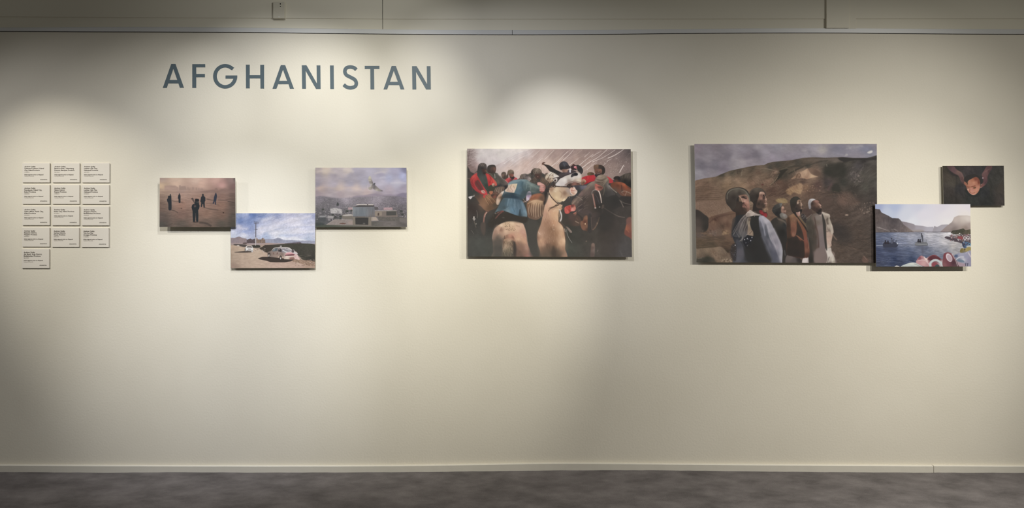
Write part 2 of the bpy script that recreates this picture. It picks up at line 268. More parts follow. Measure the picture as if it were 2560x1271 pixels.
    c.P([(1100,420),(1140,385),(1190,425),(1240,465),(1290,490),(1270,500),(1200,500),(1150,480),(1110,450)],[(1130,420,(112,106,108)),(1170,430,(140,132,128)),(1170,480,(186,176,164)),(1220,480,(150,142,134)),(1280,492,(110,104,106))],2)
    c.P([(1060,400),(1100,370),(1135,345),(1150,355),(1135,400),(1105,440),(1080,465),(1040,470),(1025,440)],[(1060,400,(206,198,186)),(1130,360,(88,88,94)),(1085,420,(140,130,124)),(1040,450,(172,162,152)),(1110,390,(120,114,116))],2)
    c.L([(1020,375),(1008,420),(1030,475),(1080,495),(1115,480)],5,(214,206,200),.7,2)
    return c.fix(4,0.88)
def pic_lake(K=2):
    c=Cv(2187.5,510,2428.5,668,K); c.view(2175,500,6.69)
    c.BG([(110,100,(158,168,205)),(400,100,(176,186,215)),(800,100,(205,205,220)),(1200,100,(220,212,220)),(1650,100,(226,216,220)),(300,220,(190,198,218)),(600,250,(208,210,222)),(900,250,(222,216,224)),(1300,250,(228,220,222)),(700,380,(222,222,228)),(950,430,(228,222,226)),(1300,370,(232,226,224)),(1600,240,(232,222,216))],3)
    # distant ridges
    c.P([(500,355),(620,375),(740,408),(750,425),(880,435),(960,455),(1060,450),(1070,560),(500,560)],[(560,400,(140,128,132)),(700,450,(150,140,145)),(800,470,(166,158,166)),(1000,490,(178,172,182))],2,sm=0)
    c.P([(1040,545),(1075,435),(1120,455),(1200,415),(1300,410),(1360,450),(1300,545)],[(1080,480,(160,152,158)),(1200,450,(172,164,170)),(1150,520,(166,160,168))],2,sm=0)
    c.P([(700,505),(860,500),(900,530),(700,545)],(160,148,145),4)
    c.P([(530,400),(620,450),(740,540),(500,545)],[(560,480,(128,114,110)),(700,530,(140,124,118))],3,sm=0)
    c.P([(90,150),(165,160),(190,210),(250,240),(300,262),(370,305),(480,310),(520,350),(560,410),(640,480),(720,535),(560,548),(90,550)],[(120,200,(88,76,74)),(140,300,(98,84,80)),(300,300,(88,78,78)),(400,350,(80,72,74)),(250,400,(104,92,90)),(400,450,(90,80,80)),(500,400,(104,94,94)),(550,500,(110,96,94)),(200,500,(108,96,94)),(650,520,(132,116,110))],2,sm=0,nz=.08,nsc=3,ang=90,an=2)
    for x in (230,310,380): c.L([(x,320),(x+6,450)],8,(70,62,62),.4,5,0)
    for p in ([(110,455),(200,480)],[(150,460),(260,500),(330,530)],[(395,485),(470,530)]): c.L(p,10,(166,152,146),.7,4,0)
    c.H((100,490,480,540),34,40,15,12,6,[(150,138,134),(72,64,64)],.5,seed=3)
    c.P([(1170,540),(1280,440),(1370,370),(1410,290),(1480,262),(1620,260),(1690,275),(1690,560),(1170,560)],[(1220,520,(150,132,128)),(1350,430,(158,142,136)),(1430,330,(196,178,168)),(1550,350,(190,172,160)),(1650,330,(206,190,178)),(1400,500,(132,116,110)),(1600,480,(150,130,118)),(1660,420,(172,152,142))],3,sm=0)
    c.E(1600,300,110,60,(232,220,206),40,.6)
    # water
    w=c.P([(85,545),(1690,540),(1690,1125),(85,1125)],[(120,580,(96,104,128)),(300,600,(104,112,138)),(500,580,(140,144,162)),(700,600,(160,160,174)),(1000,580,(196,192,198)),(1300,570,(214,208,210)),(120,700,(84,92,120)),(500,680,(122,128,152)),(700,700,(138,142,160)),(1050,700,(168,166,176)),(1250,680,(196,190,192)),(1400,760,(186,178,174)),(120,850,(66,74,104)),(400,850,(72,82,112)),(650,850,(88,98,126)),(950,860,(116,122,142)),(1250,850,(146,146,156)),(1450,830,(160,156,158)),(120,1000,(58,66,94)),(400,1000,(52,62,92)),(700,1000,(60,72,102)),(950,960,(88,98,124)),(120,1090,(72,76,96)),(500,1080,(56,64,90)),(1200,950,(110,116,134))],2,sm=0)
    c.N(.16,1.3,4,7,11,w); c.H((100,580,1450,800),240,70,2,5,4,[(220,216,220),(84,92,120),(196,194,204)],.42,.1,21)
    c.H((110,800,1300,1110),260,90,5,9,6,[(40,48,76),(150,156,176),(96,106,134)],.38,.12,22)
    c.L([(90,543),(500,540),(900,536),(1360,538)],8,(74,68,76),.8,2,0)
    # boats
    c.L([(105,768),(215,760)],8,(196,200,212),.9,2,0)
    c.P([(215,740),(240,715),(330,715),(400,712),(450,725),(470,745),(455,785),(400,798),(240,795),(218,775)],(62,64,80),2)
    c.P([(230,800),(450,800),(430,870),(380,880),(250,860)],(58,62,82),10,.55)
    c.E(258,690,12,14,(50,46,56),2);c.P([(244,705),(275,705),(280,740),(242,740)],(54,50,60),2); c.E(300,695,12,14,(50,46,56),2);c.P([(285,705),(318,712),(320,740),(285,740)],(54,50,60),2)
    c.E(362,648,9,10,(52,50,60),2); c.P([(352,660),(378,660),(385,700),(375,730),(350,725)],(88,92,110),2)
    t=np.linspace(-.4,4.6,14); c.L([(412+26*math.cos(a),688+27*math.sin(a)) for a in t],8,(46,46,60),1,1.5); c.E(458,730,10,16,(212,216,226),3,.9)
    c.P([(750,740),(790,695),(860,700),(930,705),(965,730),(965,765),(900,775),(800,772),(755,760)],(112,112,116),2); c.L([(755,738),(850,745),(962,742)],10,(150,150,152),.9,2)
    c.P([(755,772),(965,770),(940,850),(890,900),(860,850),(790,810)],(84,88,108),10,.55); c.P([(860,780),(895,780),(885,930),(870,930)],(92,92,108),8,.5)
    c.E(862,570,9,11,(48,44,50),2); c.P([(852,580),(872,582),(888,620),(884,700),(872,700),(866,640),(856,620)],(84,84,94),2); c.E(808,668,12,13,(44,42,50),2);c.P([(796,680),(822,680),(826,710),(795,710)],(52,50,58),2);c.E(838,668,11,12,(44,42,50),2);c.P([(828,680),(850,680),(852,712),(828,712)],(52,50,58),2)
    c.L([(918+24*math.cos(a),684+28*math.sin(a)) for a in np.linspace(-.8,4.2,14)],9,(128,128,134),1,1.5)
    # right shore
    c.P([(1360,560),(1380,515),(1440,505),(1520,490),(1560,480),(1600,505),(1690,500),(1690,600),(1500,590)],[(1400,560,(78,74,62)),(1530,520,(72,70,56)),(1650,540,(92,84,66)),(1600,580,(96,86,72))],3,nz=.3,nsc=1)
    c.P([(1250,625),(1290,612),(1400,635),(1550,650),(1690,680),(1690,780),(1540,730),(1400,690),(1270,650)],(84,72,78),2,nz=.3,nsc=1)
    c.P([(1330,600),(1430,595),(1690,580),(1690,700),(1550,680),(1400,640)],(120,104,104),3,nz=.4,nsc=1,seed=7)
    c.dots((1340,570,1680,690),110,9,[(214,204,204),(84,70,74),(176,146,130),(140,84,84),(196,186,190),(70,60,66)],.85,31)
    c.P([(1460,625),(1520,605),(1560,640),(1540,665),(1480,650)],(150,72,74),3); 
    for x,y in ((1585,640),(1640,635)): c.L([(x+22*math.cos(a),y+22*math.sin(a)) for a in np.linspace(0,6.2,14)],9,(214,204,202),.9,1.5)
    c.L([(1450,575),(1500,590)],10,(214,206,200),.8,2,0); c.E(1498,565,14,9,(206,196,190),2)
    c.P([(1540,740),(1570,700),(1690,735),(1690,780),(1580,810)],[(1560,750,(60,64,84)),(1620,760,(84,110,150)),(1680,740,(100,150,180))],3); c.dots((1540,690,1685,770),26,9,[(60,56,72),(196,200,210),(90,130,170),(110,86,96)],.8,33)
    c.E(1655,785,45,22,(196,190,176),5,.9)
    c.P([(1505,850),(1530,812),(1590,815),(1640,790),(1690,800),(1690,880),(1560,890),(1510,880)],[(1530,840,(126,108,56)),(1600,830,(170,150,84)),(1650,810,(160,140,76)),(1570,880,(120,110,90))],2); c.E(1585,830,12,18,(96,82,56),3)
    # lavender boat
    c.P([(1400,940),(1480,895),(1560,885),(1620,870),(1690,860),(1690,1125),(1440,1125),(1420,1040)],[(1430,930,(120,130,158)),(1520,920,(160,158,178)),(1600,950,(150,148,172)),(1660,1000,(146,140,164)),(1480,1010,(120,128,146)),(1560,1000,(196,192,198)),(1600,1080,(140,136,158)),(1470,1060,(176,150,156))],2)
    c.P([(1430,920),(1470,935),(1450,960),(1410,955)],(70,86,116),4,.8); c.L([(1440,1000),(1500,960),(1570,955)],14,(222,218,218),.8,4); c.P([(1460,1010),(1540,1000),(1580,1040),(1520,1045)],(96,120,140),4,.8); c.L([(1600,900),(1640,870),(1690,960)],10,(196,186,198),.7,3)
    c.L([(1640,885),(1690,960)],16,(206,190,196),.8,4,0); c.P([(1445,1050),(1500,1050),(1590,1075),(1590,1110),(1470,1110)],(172,140,148),4,.8)
    # red boats
    c.P([(770,1050),(800,980),(850,935),(890,945),(940,975),(1000,940),(1070,920),(1120,935),(1200,995),(1240,1010),(1240,1125),(1000,1125),(860,1100)],[(830,970,(140,72,84)),(870,950,(186,130,134)),(930,990,(232,196,186)),(900,1030,(176,120,124)),(820,1040,(206,150,150)),(960,1070,(206,150,146)),(1060,940,(140,66,72)),(1150,980,(112,56,62)),(1020,990,(80,44,54)),(1200,1060,(196,186,184))],2)
    c.P([(770,1045),(860,1000),(930,1015),(990,1080),(1000,1120),(900,1110)],[(820,1040,(196,140,142)),(900,1060,(206,156,152)),(960,1090,(186,134,134))],2); c.L([(800,1020),(880,1005),(940,1030),(1000,1100)],7,(232,206,200),.9,2); c.L([(900,950),(950,1010),(960,1040)],12,(240,226,214),.8,4)
    c.P([(960,990),(1010,950),(1070,935),(1180,990),(1060,1000),(1000,1010)],(96,46,54),4,.8)
    c.L([(1010,1115),(1010,1060),(1060,1015),(1130,1015),(1190,1060),(1225,1118)],36,(190,196,194),1,2); c.P([(1050,1115),(1040,1070),(1080,1045),(1130,1070),(1160,1115)],(150,70,78),2); c.P([(1085,1120),(1110,1085),(1150,1090),(1160,1120)],(66,82,84),3)
    c.P([(1230,1125),(1225,950),(1240,900),(1290,878),(1350,890),(1400,940),(1440,1010),(1470,1080),(1475,1125)],[(1240,920,(132,62,70)),(1300,885,(140,80,84)),(1380,930,(140,86,90)),(1300,1050,(122,66,74)),(1400,1050,(84,52,60)),(1440,1080,(96,66,72)),(1250,1080,(140,84,86))],2)
    c.E(1323,968,46,76,(214,196,200),2,1,-28); c.E(1330,975,34,62,(186,158,166),3,1,-28); c.L([(1370,905),(1430,1010),(1465,1110)],10,(206,186,184),.8,2)
    c.P([(520,1125),(600,1075),(690,1050),(760,1055),(830,1090),(870,1125)],[(600,1100,(190,196,190)),(700,1070,(214,212,200)),(800,1100,(196,196,186)),(700,1110,(176,184,178))],2); c.L([(740,1070),(850,1115)],7,(110,112,112),.6,3,0)
    c.P([(410,1122),(440,1100),(490,1110),(500,1125)],(222,216,208),2)
    c.L([(1595,1060),(1600,1105)],7,(44,40,46),1,1,0); c.L([(1612,1070),(1645,1068)],6,(44,40,46),1,1,0); c.L([(1635,1070),(1630,1110)],6,(44,40,46),1,1,0)
    return c.fix(4,0.78)
def pic_child(K=2):
    c=Cv(2356,414,2512,515.5,K); c.view(2345,405,10.589)
    c.BG([(150,150,(62,56,48)),(400,200,(52,50,48)),(800,200,(66,60,60)),(1200,200,(56,54,54)),(1600,150,(60,58,54)),(250,400,(74,66,58)),(400,550,(74,68,60)),(300,800,(64,58,54)),(550,700,(56,54,54)),(900,300,(60,56,56)),(1500,500,(62,60,56)),(1700,700,(68,62,56)),(1200,800,(52,52,52)),(900,1000,(54,55,52)),(400,1000,(58,54,50)),(1650,1050,(66,60,56)),(180,1050,(56,52,48)),(1300,1050,(50,50,48))],3)
    c.N(.08,6,60,1.6,2); c.N(.05,1.5,0,1,6)
    c.L([(1370,480),(1420,640),(1400,760),(1420,1000),(1480,1120)],60,(46,46,42),.5,18); c.L([(480,340),(490,700),(460,1100)],30,(48,46,46),.5,14); c.L([(1340,600),(1400,700),(1390,900)],14,(76,72,62),.5,8)
    # left arm and hand
    c.P([(250,110),(420,120),(480,190),(600,265),(640,295),(680,380),(700,470),(740,560),(760,640),(700,600),(620,540),(580,450),(540,370),(440,320),(340,250),(270,180)],[(300,150,(80,62,62)),(400,200,(96,72,74)),(540,290,(112,86,80)),(620,330,(104,80,78)),(600,440,(96,72,70)),(670,500,(100,74,70)),(650,560,(76,62,60)),(730,600,(130,88,74))],6)
    c.L([(500,250),(600,290),(660,400),(700,500)],18,(132,104,92),.55,8); c.L([(640,400),(670,480),(740,560)],12,(70,44,42),.6,5); c.L([(600,420),(660,520),(720,580)],9,(64,50,48),.6,5); c.P([(300,240),(420,310),(540,360),(500,380),(350,350)],(48,44,44),14,.6)
    # right arm and hand
    c.P([(1300,110),(1430,110),(1410,200),(1350,300),(1310,400),(1310,500),(1270,590),(1200,650),(1130,690),(1100,670),(1150,600),(1200,520),(1180,420),(1160,330),(1220,230)],[(1350,150,(84,62,62)),(1280,250,(110,80,78)),(1210,310,(104,78,76)),(1250,400,(104,74,74)),(1220,500,(90,66,68)),(1260,550,(84,62,64)),(1170,610,(120,80,74)),(1350,250,(76,58,58))],6)
    c.L([(1190,300),(1250,260),(1370,180)],14,(132,100,94),.5,8); c.E(1187,428,18,16,(206,180,184),5,.9); c.L([(1290,360),(1300,480),(1240,580)],10,(66,46,50),.6,6); c.L([(1130,610),(1155,590)],12,(196,160,146),.8,4,0); c.L([(1110,690),(1165,665)],12,(190,150,134),.8,4,0)
    # face
    f=c.P([(775,520),(830,475),(900,440),(950,400),(1010,385),(1070,430),(1100,500),(1120,600),(1110,690),(1070,790),(1000,860),(940,880),(880,860),(820,810),(775,740),(750,660),(735,590)],
      [(830,540,(176,122,96)),(900,480,(168,108,82)),(960,420,(130,76,58)),(1000,460,(120,66,54)),(950,550,(190,132,104)),(1020,560,(170,112,88)),(1080,560,(120,66,54)),(1110,600,(150,96,76)),(820,620,(172,116,92)),(760,620,(160,108,88)),(1060,660,(184,126,102)),(870,720,(186,128,108)),(840,780,(176,120,100)),(790,720,(206,156,132)),(1020,740,(196,138,114)),(940,700,(178,118,98)),(1050,780,(176,116,92)),(940,850,(196,146,122)),(880,830,(196,146,124))],4)
    c.P([(690,560),(720,500),(780,560),(790,620),(760,640),(720,610)],(150,98,78),6)
    h=c.P([(690,500),(700,420),(780,360),(900,330),(1020,340),(1100,400),(1140,500),(1135,560),(1110,500),(1060,430),(1010,400),(960,410),(900,440),(830,475),(790,520),(785,590),(760,560)],(54,50,48),6); c.L([(760,520),(785,600)],14,(66,56,30),.7,5,0)
    c.P([(1050,420),(1100,480),(1105,560),(1060,570),(1050,520)],(110,62,50),10,.7)
    c.P([(860,660),(900,645),(960,632),(990,628),(990,650),(930,660),(870,672)],(112,62,46),4,.85); c.P([(755,645),(800,650),(860,662),(850,676),(790,672),(755,664)],(120,68,52),4,.85)
    c.P([(920,690),(960,672),(1005,672),(990,700),(950,702)],(76,52,36),4); c.L([(930,672),(990,668)],7,(206,160,124),.7,3,0); c.P([(750,682),(790,686),(835,690),(800,702),(760,700)],(74,48,36),4); c.L([(760,672),(800,672)],7,(206,160,124),.6,3,0)
    c.P([(835,700),(850,700),(850,790),(875,800),(860,815),(830,790)],(134,80,62),6,.7); c.E(915,760,30,18,(190,124,116),8,.6); c.E(868,780,16,12,(206,146,122),5,.7)
    c.P([(850,812),(900,822),(950,815),(985,808),(960,835),(900,842)],(140,76,62),4,.9); c.P([(890,842),(960,836),(950,856),(905,858)],(206,140,122),5,.8); c.L([(890,868),(960,872)],8,(216,178,158),.7,4,0)
    c.P([(735,700),(760,740),(810,820),(880,868),(940,885),(1000,868),(1070,800),(1110,710),(1140,740),(1080,880),(1000,930),(860,920),(760,840),(720,760)],(46,48,46),6,.9)
    return c.fix(4,0.92)
def pic_riders(K=1.6):
    c=Cv(1167,371.5,1580.5,644.5,K); s_=9.081
    A=lambda:c.view(1165,370,s_); B=lambda:c.view(1375,370,s_); C_=lambda:c.view(1165,510,s_); D_=lambda:c.view(1375,510,s_)
    A()
    c.BG([(300,60,(206,196,190)),(700,60,(216,206,200)),(1100,60,(222,210,202)),(400,250,(212,200,198)),(800,200,(222,212,206)),(600,330,(212,202,200)),(1400,60,(226,214,206)),(200,450,(176,150,146)),(100,600,(120,100,96))],3)
    # mountain side, lit snow streaks running up to the right
    c.P([(640,420),(760,340),(900,250),(1000,190),(1120,110),(1250,90),(1400,60),(1480,10),(3800,10),(3800,1300),(500,1300)],
      [(760,380,(196,180,178)),(950,280,(186,174,172)),(1100,230,(216,204,200)),(1200,150,(206,196,196)),(1350,130,(214,204,202)),(1000,400,(200,176,168)),(800,480,(206,186,178)),(1200,480,(216,190,176)),(1400,350,(206,178,168)),(1600,200,(196,174,168)),(1700,80,(176,156,152)),(1700,400,(208,180,168)),
       (2000,150,(160,138,132)),(2100,280,(196,168,152)),(2000,400,(204,176,160)),(2300,100,(140,120,118)),(2500,250,(168,142,132)),(2700,100,(132,114,112)),(2800,300,(150,126,120)),(3000,180,(136,116,112)),(3100,400,(150,128,120)),(3300,100,(116,100,100)),(3400,300,(122,104,102)),(3600,100,(106,92,92)),(3700,60,(86,78,78)),(3600,400,(120,104,100)),(2650,520,(176,152,142)),(3400,560,(136,118,112)),(2750,700,(150,128,120))],5,sm=0)
    c.N(.05,4,-42,5,3,col=None); c.N(.025,1,-42,3,8)
    SN=[(232,218,210),(222,206,196),(240,228,222)]; DK=[(120,98,94),(140,116,108),(104,86,84)]
    c.H((800,250,1900,600),70,200,-38,8,10,SN,.4,.1,11,5); c.H((1300,60,1900,500),60,260,-44,7,9,[(236,220,210),(150,124,116)],.5,.1,12,3)
    for p,w in [([(1010,305),(1150,215),(1290,150),(1420,95),(1500,30)],22),([(1200,235),(1330,190),(1450,140),(1560,50)],18),([(1480,420),(1600,300),(1740,190),(1850,60)],12),([(1240,380),(1420,240),(1600,90)],12),([(980,480),(1200,330),(1400,200)],10)]: c.L(p,w,(240,228,224),.8,5,1,.5)
    B()
    c.H((0,40,1800,640),170,110,-40,9,9,DK,.25,.15,13,5); c.H((0,40,1800,560),200,80,-40,10,7,SN,.4,.2,14,2)
    for p,w in [([(0,130),(60,90),(100,50)],9),([(90,260),(220,180),(330,60)],14),([(130,310),(290,180),(460,40)],10),([(280,290),(480,200),(620,130),(740,40)],16),([(400,280),(560,200),(800,140)],8),([(560,260),(720,200),(830,140)],10),([(880,210),(1000,160),(1130,60),(1290,20)],10),([(880,300),(960,240),(1050,180),(1200,120),(1400,30)],16),([(1060,140),(1170,90),(1300,50)],14),([(1100,240),(1250,150),(1430,40)],12),([(1180,270),(1300,240),(1480,180),(1550,120),(1660,40)],12),([(1400,200),(1500,140),(1640,90)],9),([(640,420),(760,340),(840,310)],9),([(720,590),(860,450),(1000,340)],10),([(760,480),(930,370),(1060,250)],8),([(1000,400),(1080,330)],8),([(1660,400),(1640,470),(1600,510)],26),([(1590,540),(1600,500)],18),([(1750,290),(1770,260)],10),([(1800,130),(1840,110)],9),([(1540,150),(1580,140)],9),([(1130,180),(1180,160)],7)]: c.L(p,w*.75,(228,212,202),.75,3,1,.5)
    c.dots((700,260,1800,620),130,7,[(232,218,208),(220,204,192),(96,80,78)],.7,15)
    c.view(1167,372,2.86)
    c.P([(210,112),(270,85),(330,50),(400,25),(455,0),(1185,0),(1185,230),(900,200),(560,210),(200,190)],[(260,110,(196,180,176)),(330,70,(206,192,188)),(430,30,(196,178,174)),(300,150,(206,182,170)),(420,110,(206,178,164)),(500,60,(186,160,150)),(560,130,(210,180,162)),(650,60,(170,144,134)),(700,30,(156,132,124)),(850,90,(164,138,126)),(950,40,(142,120,112)),(1100,40,(118,102,98)),(1150,15,(88,78,76)),(1050,130,(146,124,114)),(1150,120,(126,108,102)),(870,150,(176,150,136)),(1010,190,(156,132,122))],3,.6)
    for q,w in [([(215,112),(290,75),(350,38),(440,8)],4),([(265,108),(330,62),(400,32)],5),([(300,130),(380,70),(450,30)],3)]: c.L(q,w,(236,226,222),.7,2,1,.6)
    c.P([(70,-10),(450,-10),(330,44),(205,110),(140,118),(90,90)],[(120,30,(212,202,198)),(250,20,(218,208,202)),(380,5,(228,216,208)),(200,90,(206,194,192)),(120,100,(196,184,182))],9,.85)
    for q,w in [([(465,62),(520,12)],3),([(555,78),(590,45),(622,12)],3),([(598,132),(650,90),(700,40),(725,18)],4),([(640,112),(692,60)],3),([(688,82),(730,45),(765,5)],4),([(788,132),(850,80),(905,38)],4),([(815,145),(880,95),(940,60),(1005,5)],5),([(888,62),(962,15)],3),([(898,95),(980,60),(1062,8)],4),([(1008,68),(1060,45),(1122,5)],5),([(1092,172),(1105,145),(1124,115)],6),([(858,152),(932,90)],3),([(500,100),(545,65)],3),([(430,120),(500,70)],2),([(1000,90),(1040,70)],3),([(960,130),(1000,100)],3),([(730,120),(800,70)],3),([(840,60),(880,25)],3)]:
        c.L([(p[0],p[1]) for p in q],w,(238,224,214),.8,.8,1,.5)
    c.dots((820,70,1170,190),70,2.2,[(226,210,198),(206,190,180)],.6,69,.5)
    # bare tree top left
    A(); g=np.random.default_rng(1)
    for i in range(26):
        a=g.uniform(-.9,.9); x0,y0=20,560-g.uniform(0,480); l=g.uniform(120,260)
        c.L([(x0,y0),(x0+l*.5,y0-l*.3*math.sin(a+.6)),(x0+l*math.cos(a*.6),y0-l*math.sin(a+.3))],g.uniform(5,12),(96,78,74),.55,3,1,.2)
    c.P([(20,20),(240,20),(270,150),(200,250),(240,400),(270,560),(20,560)],(150,132,128),30,.5)
    for i in range(44):
        y=30+i*11; x0=20; x1=60+g.uniform(60,250)*(.8 if y>200 else 1); k=g.uniform(-70,60)
        c.L([(x0,y),((x0+x1)/2,y+k*.2+g.uniform(-12,12)),(x1,y+k)],g.uniform(4,9),(98,80,76),.65,2,1,.3)
    c.L([(30,560),(45,300),(90,30)],12,(92,76,72),.6,4)
    c.P([(20,400),(150,420),(250,500),(260,620),(20,640)],(126,104,98),14,.6)
    # dark mass of riders and horses
    dk=[(100,700,(60,56,54)),(100,1000,(58,60,58)),(150,1400,(66,58,54)),(400,1300,(90,76,66)),(300,1700,(70,68,64)),(300,2200,(82,82,76)),(800,1000,(70,68,62)),(600,1700,(66,64,60)),(1000,1600,(62,58,54)),(1500,2000,(72,70,64)),(1500,1500,(72,68,62)),(2600,1600,(70,62,58)),(2400,1900,(68,66,60)),(3000,1500,(66,62,58)),(3000,2000,(76,70,64)),(3600,1600,(72,66,62)),(3600,2300,(82,78,76)),(2300,2300,(80,80,72)),(3000,2400,(82,76,70)),(1500,2400,(84,84,76)),(800,2400,(84,84,76)),(3400,1200,(72,66,62)),(2700,1200,(74,68,64)),(2600,900,(76,72,72))]
    c.P([(-20,560),(120,560),(250,600),(500,600),(800,680),(1000,760),(1200,700),(1500,560),(1700,560),(1900,640),(2400,640),(2650,760),(3000,650),(3300,740),(3560,620),(3750,640),(3900,800),(3900,2600),(-50,2600)],dk,6)
    c.N(.05,12,20,1,6)
    # rear bystanders at left edge
    c.P([(20,560),(70,540),(130,560),(170,620),(120,720),(20,740)],(72,66,62),6); c.L([(20,690),(90,700)],12,(150,130,120),.6,4,0)
    # small figures in the middle
    c.P([(800,620),(810,570),(850,545),(900,560),(912,600),(905,680),(880,710),(830,690)],[(830,580,(84,74,64)),(870,620,(150,122,108)),(840,640,(80,66,60)),(880,690,(66,60,56))],3)
    c.P([(880,700),(930,600),(960,590),(960,700),(930,760),(890,740)],(80,68,60),5)
    c.P([(880,740),(960,680),(1050,660),(1120,670),(1165,700),(1160,770),(1000,810),(940,800)],[(930,740,(196,76,76)),(980,760,(160,60,64)),(1130,700,(190,80,84)),(1030,740,(96,60,60)),(960,690,(200,92,90))],4)
    c.P([(945,560),(960,520),(1010,495),(1060,515),(1085,560),(1080,630),(1095,670),(1050,690),(1000,680),(975,620)],[(960,540,(110,92,74)),(1020,520,(106,92,80)),(1040,590,(150,72,62)),(1030,610,(176,86,76)),(1060,650,(74,58,54)),(990,600,(84,66,58))],3)
    c.H((945,500,1080,580),14,60,80,20,6,[(160,136,112),(60,52,46)],.7); c.E(1035,610,16,9,(206,120,108),3,.8)
    # turban behind blue shoulder
    c.P([(1215,690),(1240,620),(1300,590),(1370,590),(1430,640),(1480,700),(1470,760),(1400,760),(1220,720)],[(1240,650,(104,90,78)),(1320,620,(120,108,100)),(1370,640,(80,74,74)),(1440,700,(160,146,140)),(1300,700,(84,78,76))],3); c.H((1220,600,1470,740),40,60,20,40,7,[(176,160,148),(62,58,56),(140,124,110)],.7,.3,5)
    # grey turban rider centre
    c.P([(1440,800),(1480,720),(1600,640),(1720,640),(1800,720),(1880,800),(1840,860),(1640,830),(1560,790)],[(1500,740,(84,74,66)),(1560,700,(92,78,68)),(1640,700,(56,54,52)),(1760,720,(110,90,76)),(1830,800,(92,76,64))],4); c.H((1500,660,1840,820),40,90,55,15,7,[(130,108,90),(54,50,46)],.6,.2,6)
    c.P([(1475,600),(1485,520),(1540,465),(1600,460),(1680,480),(1720,540),(1725,600),(1690,660),(1600,640),(1560,600),(1500,620)],[(1490,560,(58,52,48)),(1540,500,(84,72,64)),(1600,500,(150,134,118)),(1680,520,(112,96,84)),(1600,570,(104,88,78)),(1690,600,(76,64,58))],3)
    c.H((1530,470,1720,590),24,80,60,25,6,[(186,166,146),(70,62,56)],.7,.3,7); c.P([(1560,600),(1640,590),(1690,620),(1680,690),(1620,700),(1570,650)],(80,60,54),4); c.E(1630,655,12,8,(176,130,112),3,.8)
    c.P([(1790,600),(1830,570),(1860,580),(1860,740),(1800,700)],(104,88,78),4)
    # far rider with raised arm
    c.P([(1718,370),(1735,335),(1770,320),(1800,335),(1795,350),(1765,345),(1790,370),(1830,380),(1900,400),(1960,440),(2050,500),(2200,570),(2320,620),(2330,700),(2200,690),(2100,640),(2000,610),(1900,530),(1840,460),(1790,405),(1740,385)],[(1740,360,(110,80,68)),(1800,390,(60,52,48)),(1900,450,(56,52,50)),(2050,580,(52,50,50)),(2250,640,(64,58,62))],3)
    B()
    c.P([(210,430),(215,370),(260,320),(330,305),(390,335),(430,400),(470,440),(400,480),(300,500),(230,490)],[(240,400,(66,62,64)),(330,360,(76,76,82)),(400,430,(58,52,54)),(260,470,(50,46,46))],3); c.L([(300,340),(330,400),(340,430)],10,(112,112,120),.6,5)
    c.P([(270,500),(350,490),(380,510),(350,550),(290,545)],(140,104,90),4); c.L([(225,480),(260,520)],6,(60,50,46),.8,2,0)
    c.P([(200,600),(330,540),(440,500),(560,520),(600,560),(500,610),(420,640),(300,670),(200,660)],[(260,600,(74,66,66)),(420,560,(88,76,80)),(520,550,(70,62,64))],4); c.H((220,540,560,650),26,70,-25,20,6,[(112,94,90),(56,50,52)],.6)
    c.P([(440,480),(470,470),(470,565),(440,555)],(226,222,226),3,1,0)
    c.P([(470,430),(520,390),(600,400),(650,460),(600,500),(560,500),(500,500)],(62,50,50),4); c.P([(510,380),(540,365),(560,385),(545,410),(520,405)],(80,54,50),3); c.P([(540,430),(580,410),(630,430),(635,475),(600,480),(560,460)],[(560,430,(226,150,156)),(610,450,(206,116,120)),(590,470,(150,84,84))],3)
    c.P([(600,400),(640,390),(700,420),(750,500),(740,570),(700,600),(670,590),(630,520)],[(640,410,(60,58,56)),(700,470,(54,52,52)),(720,560,(66,62,62))],3); c.L([(610,480),(600,540)],12,(176,150,130),.7,3,0); c.L([(640,530),(690,600)],10,(190,170,150),.7,3,0)
    # fur-hat man in red
    c.P([(700,700),(760,660),(850,630),(950,605),(1040,620),(1180,620),(1300,650),(1380,690),(1440,770),(1360,800),(1000,760),(860,800),(800,830),(720,800)],[(760,700,(176,56,60)),(860,680,(196,56,60)),(980,660,(190,56,62)),(900,740,(184,50,56)),(830,800,(160,44,48)),(1300,680,(190,70,74)),(1380,760,(176,60,64)),(1080,640,(60,40,42))],3)
    c.L([(820,660),(840,700)],12,(120,36,42),.6,4,0); c.L([(900,640),(880,760)],8,(150,40,48),.5,4,0); c.L([(1010,620),(1030,680)],8,(230,150,150),.5,3,0)
    c.P([(845,590),(870,560),(940,552),(1000,575),(1000,610),(900,625),(855,620)],[(880,590,(104,86,62)),(960,590,(88,66,54))],3)
    c.P([(1020,480),(1100,470),(1170,500),(1180,580),(1140,620),(1060,620),(1020,560)],[(1060,500,(110,74,62)),(1100,560,(130,88,72)),(1060,600,(60,52,54)),(1150,600,(60,52,54))],3); c.L([(1040,545),(1075,555)],8,(52,40,38),.8,2,0); c.L([(1110,550),(1150,560)],8,(52,40,38),.8,2,0); c.L([(1060,590),(1120,585)],8,(196,150,136),.7,2,0); c.P([(1020,600),(1170,590),(1160,640),(1050,660)],(56,50,54),4)
    c.P([(990,450),(1000,400),(1060,378),(1140,385),(1210,410),(1250,480),(1245,560),(1200,610),(1165,590),(1160,520),(1110,480),(1040,470),(1010,500)],[(1010,430,(110,84,68)),(1070,410,(120,92,74)),(1130,420,(62,54,50)),(1220,480,(54,50,48)),(1210,580,(60,54,50))],3); c.H((1000,385,1100,460),16,30,80,30,5,[(150,118,94),(80,60,50)],.6)
    # right background heads
    c.P([(1440,690),(1480,650),(1560,645),(1600,690),(1600,770),(1520,780),(1470,730)],[(1480,680,(50,46,44)),(1560,700,(46,44,44)),(1500,750,(96,66,56))],4)
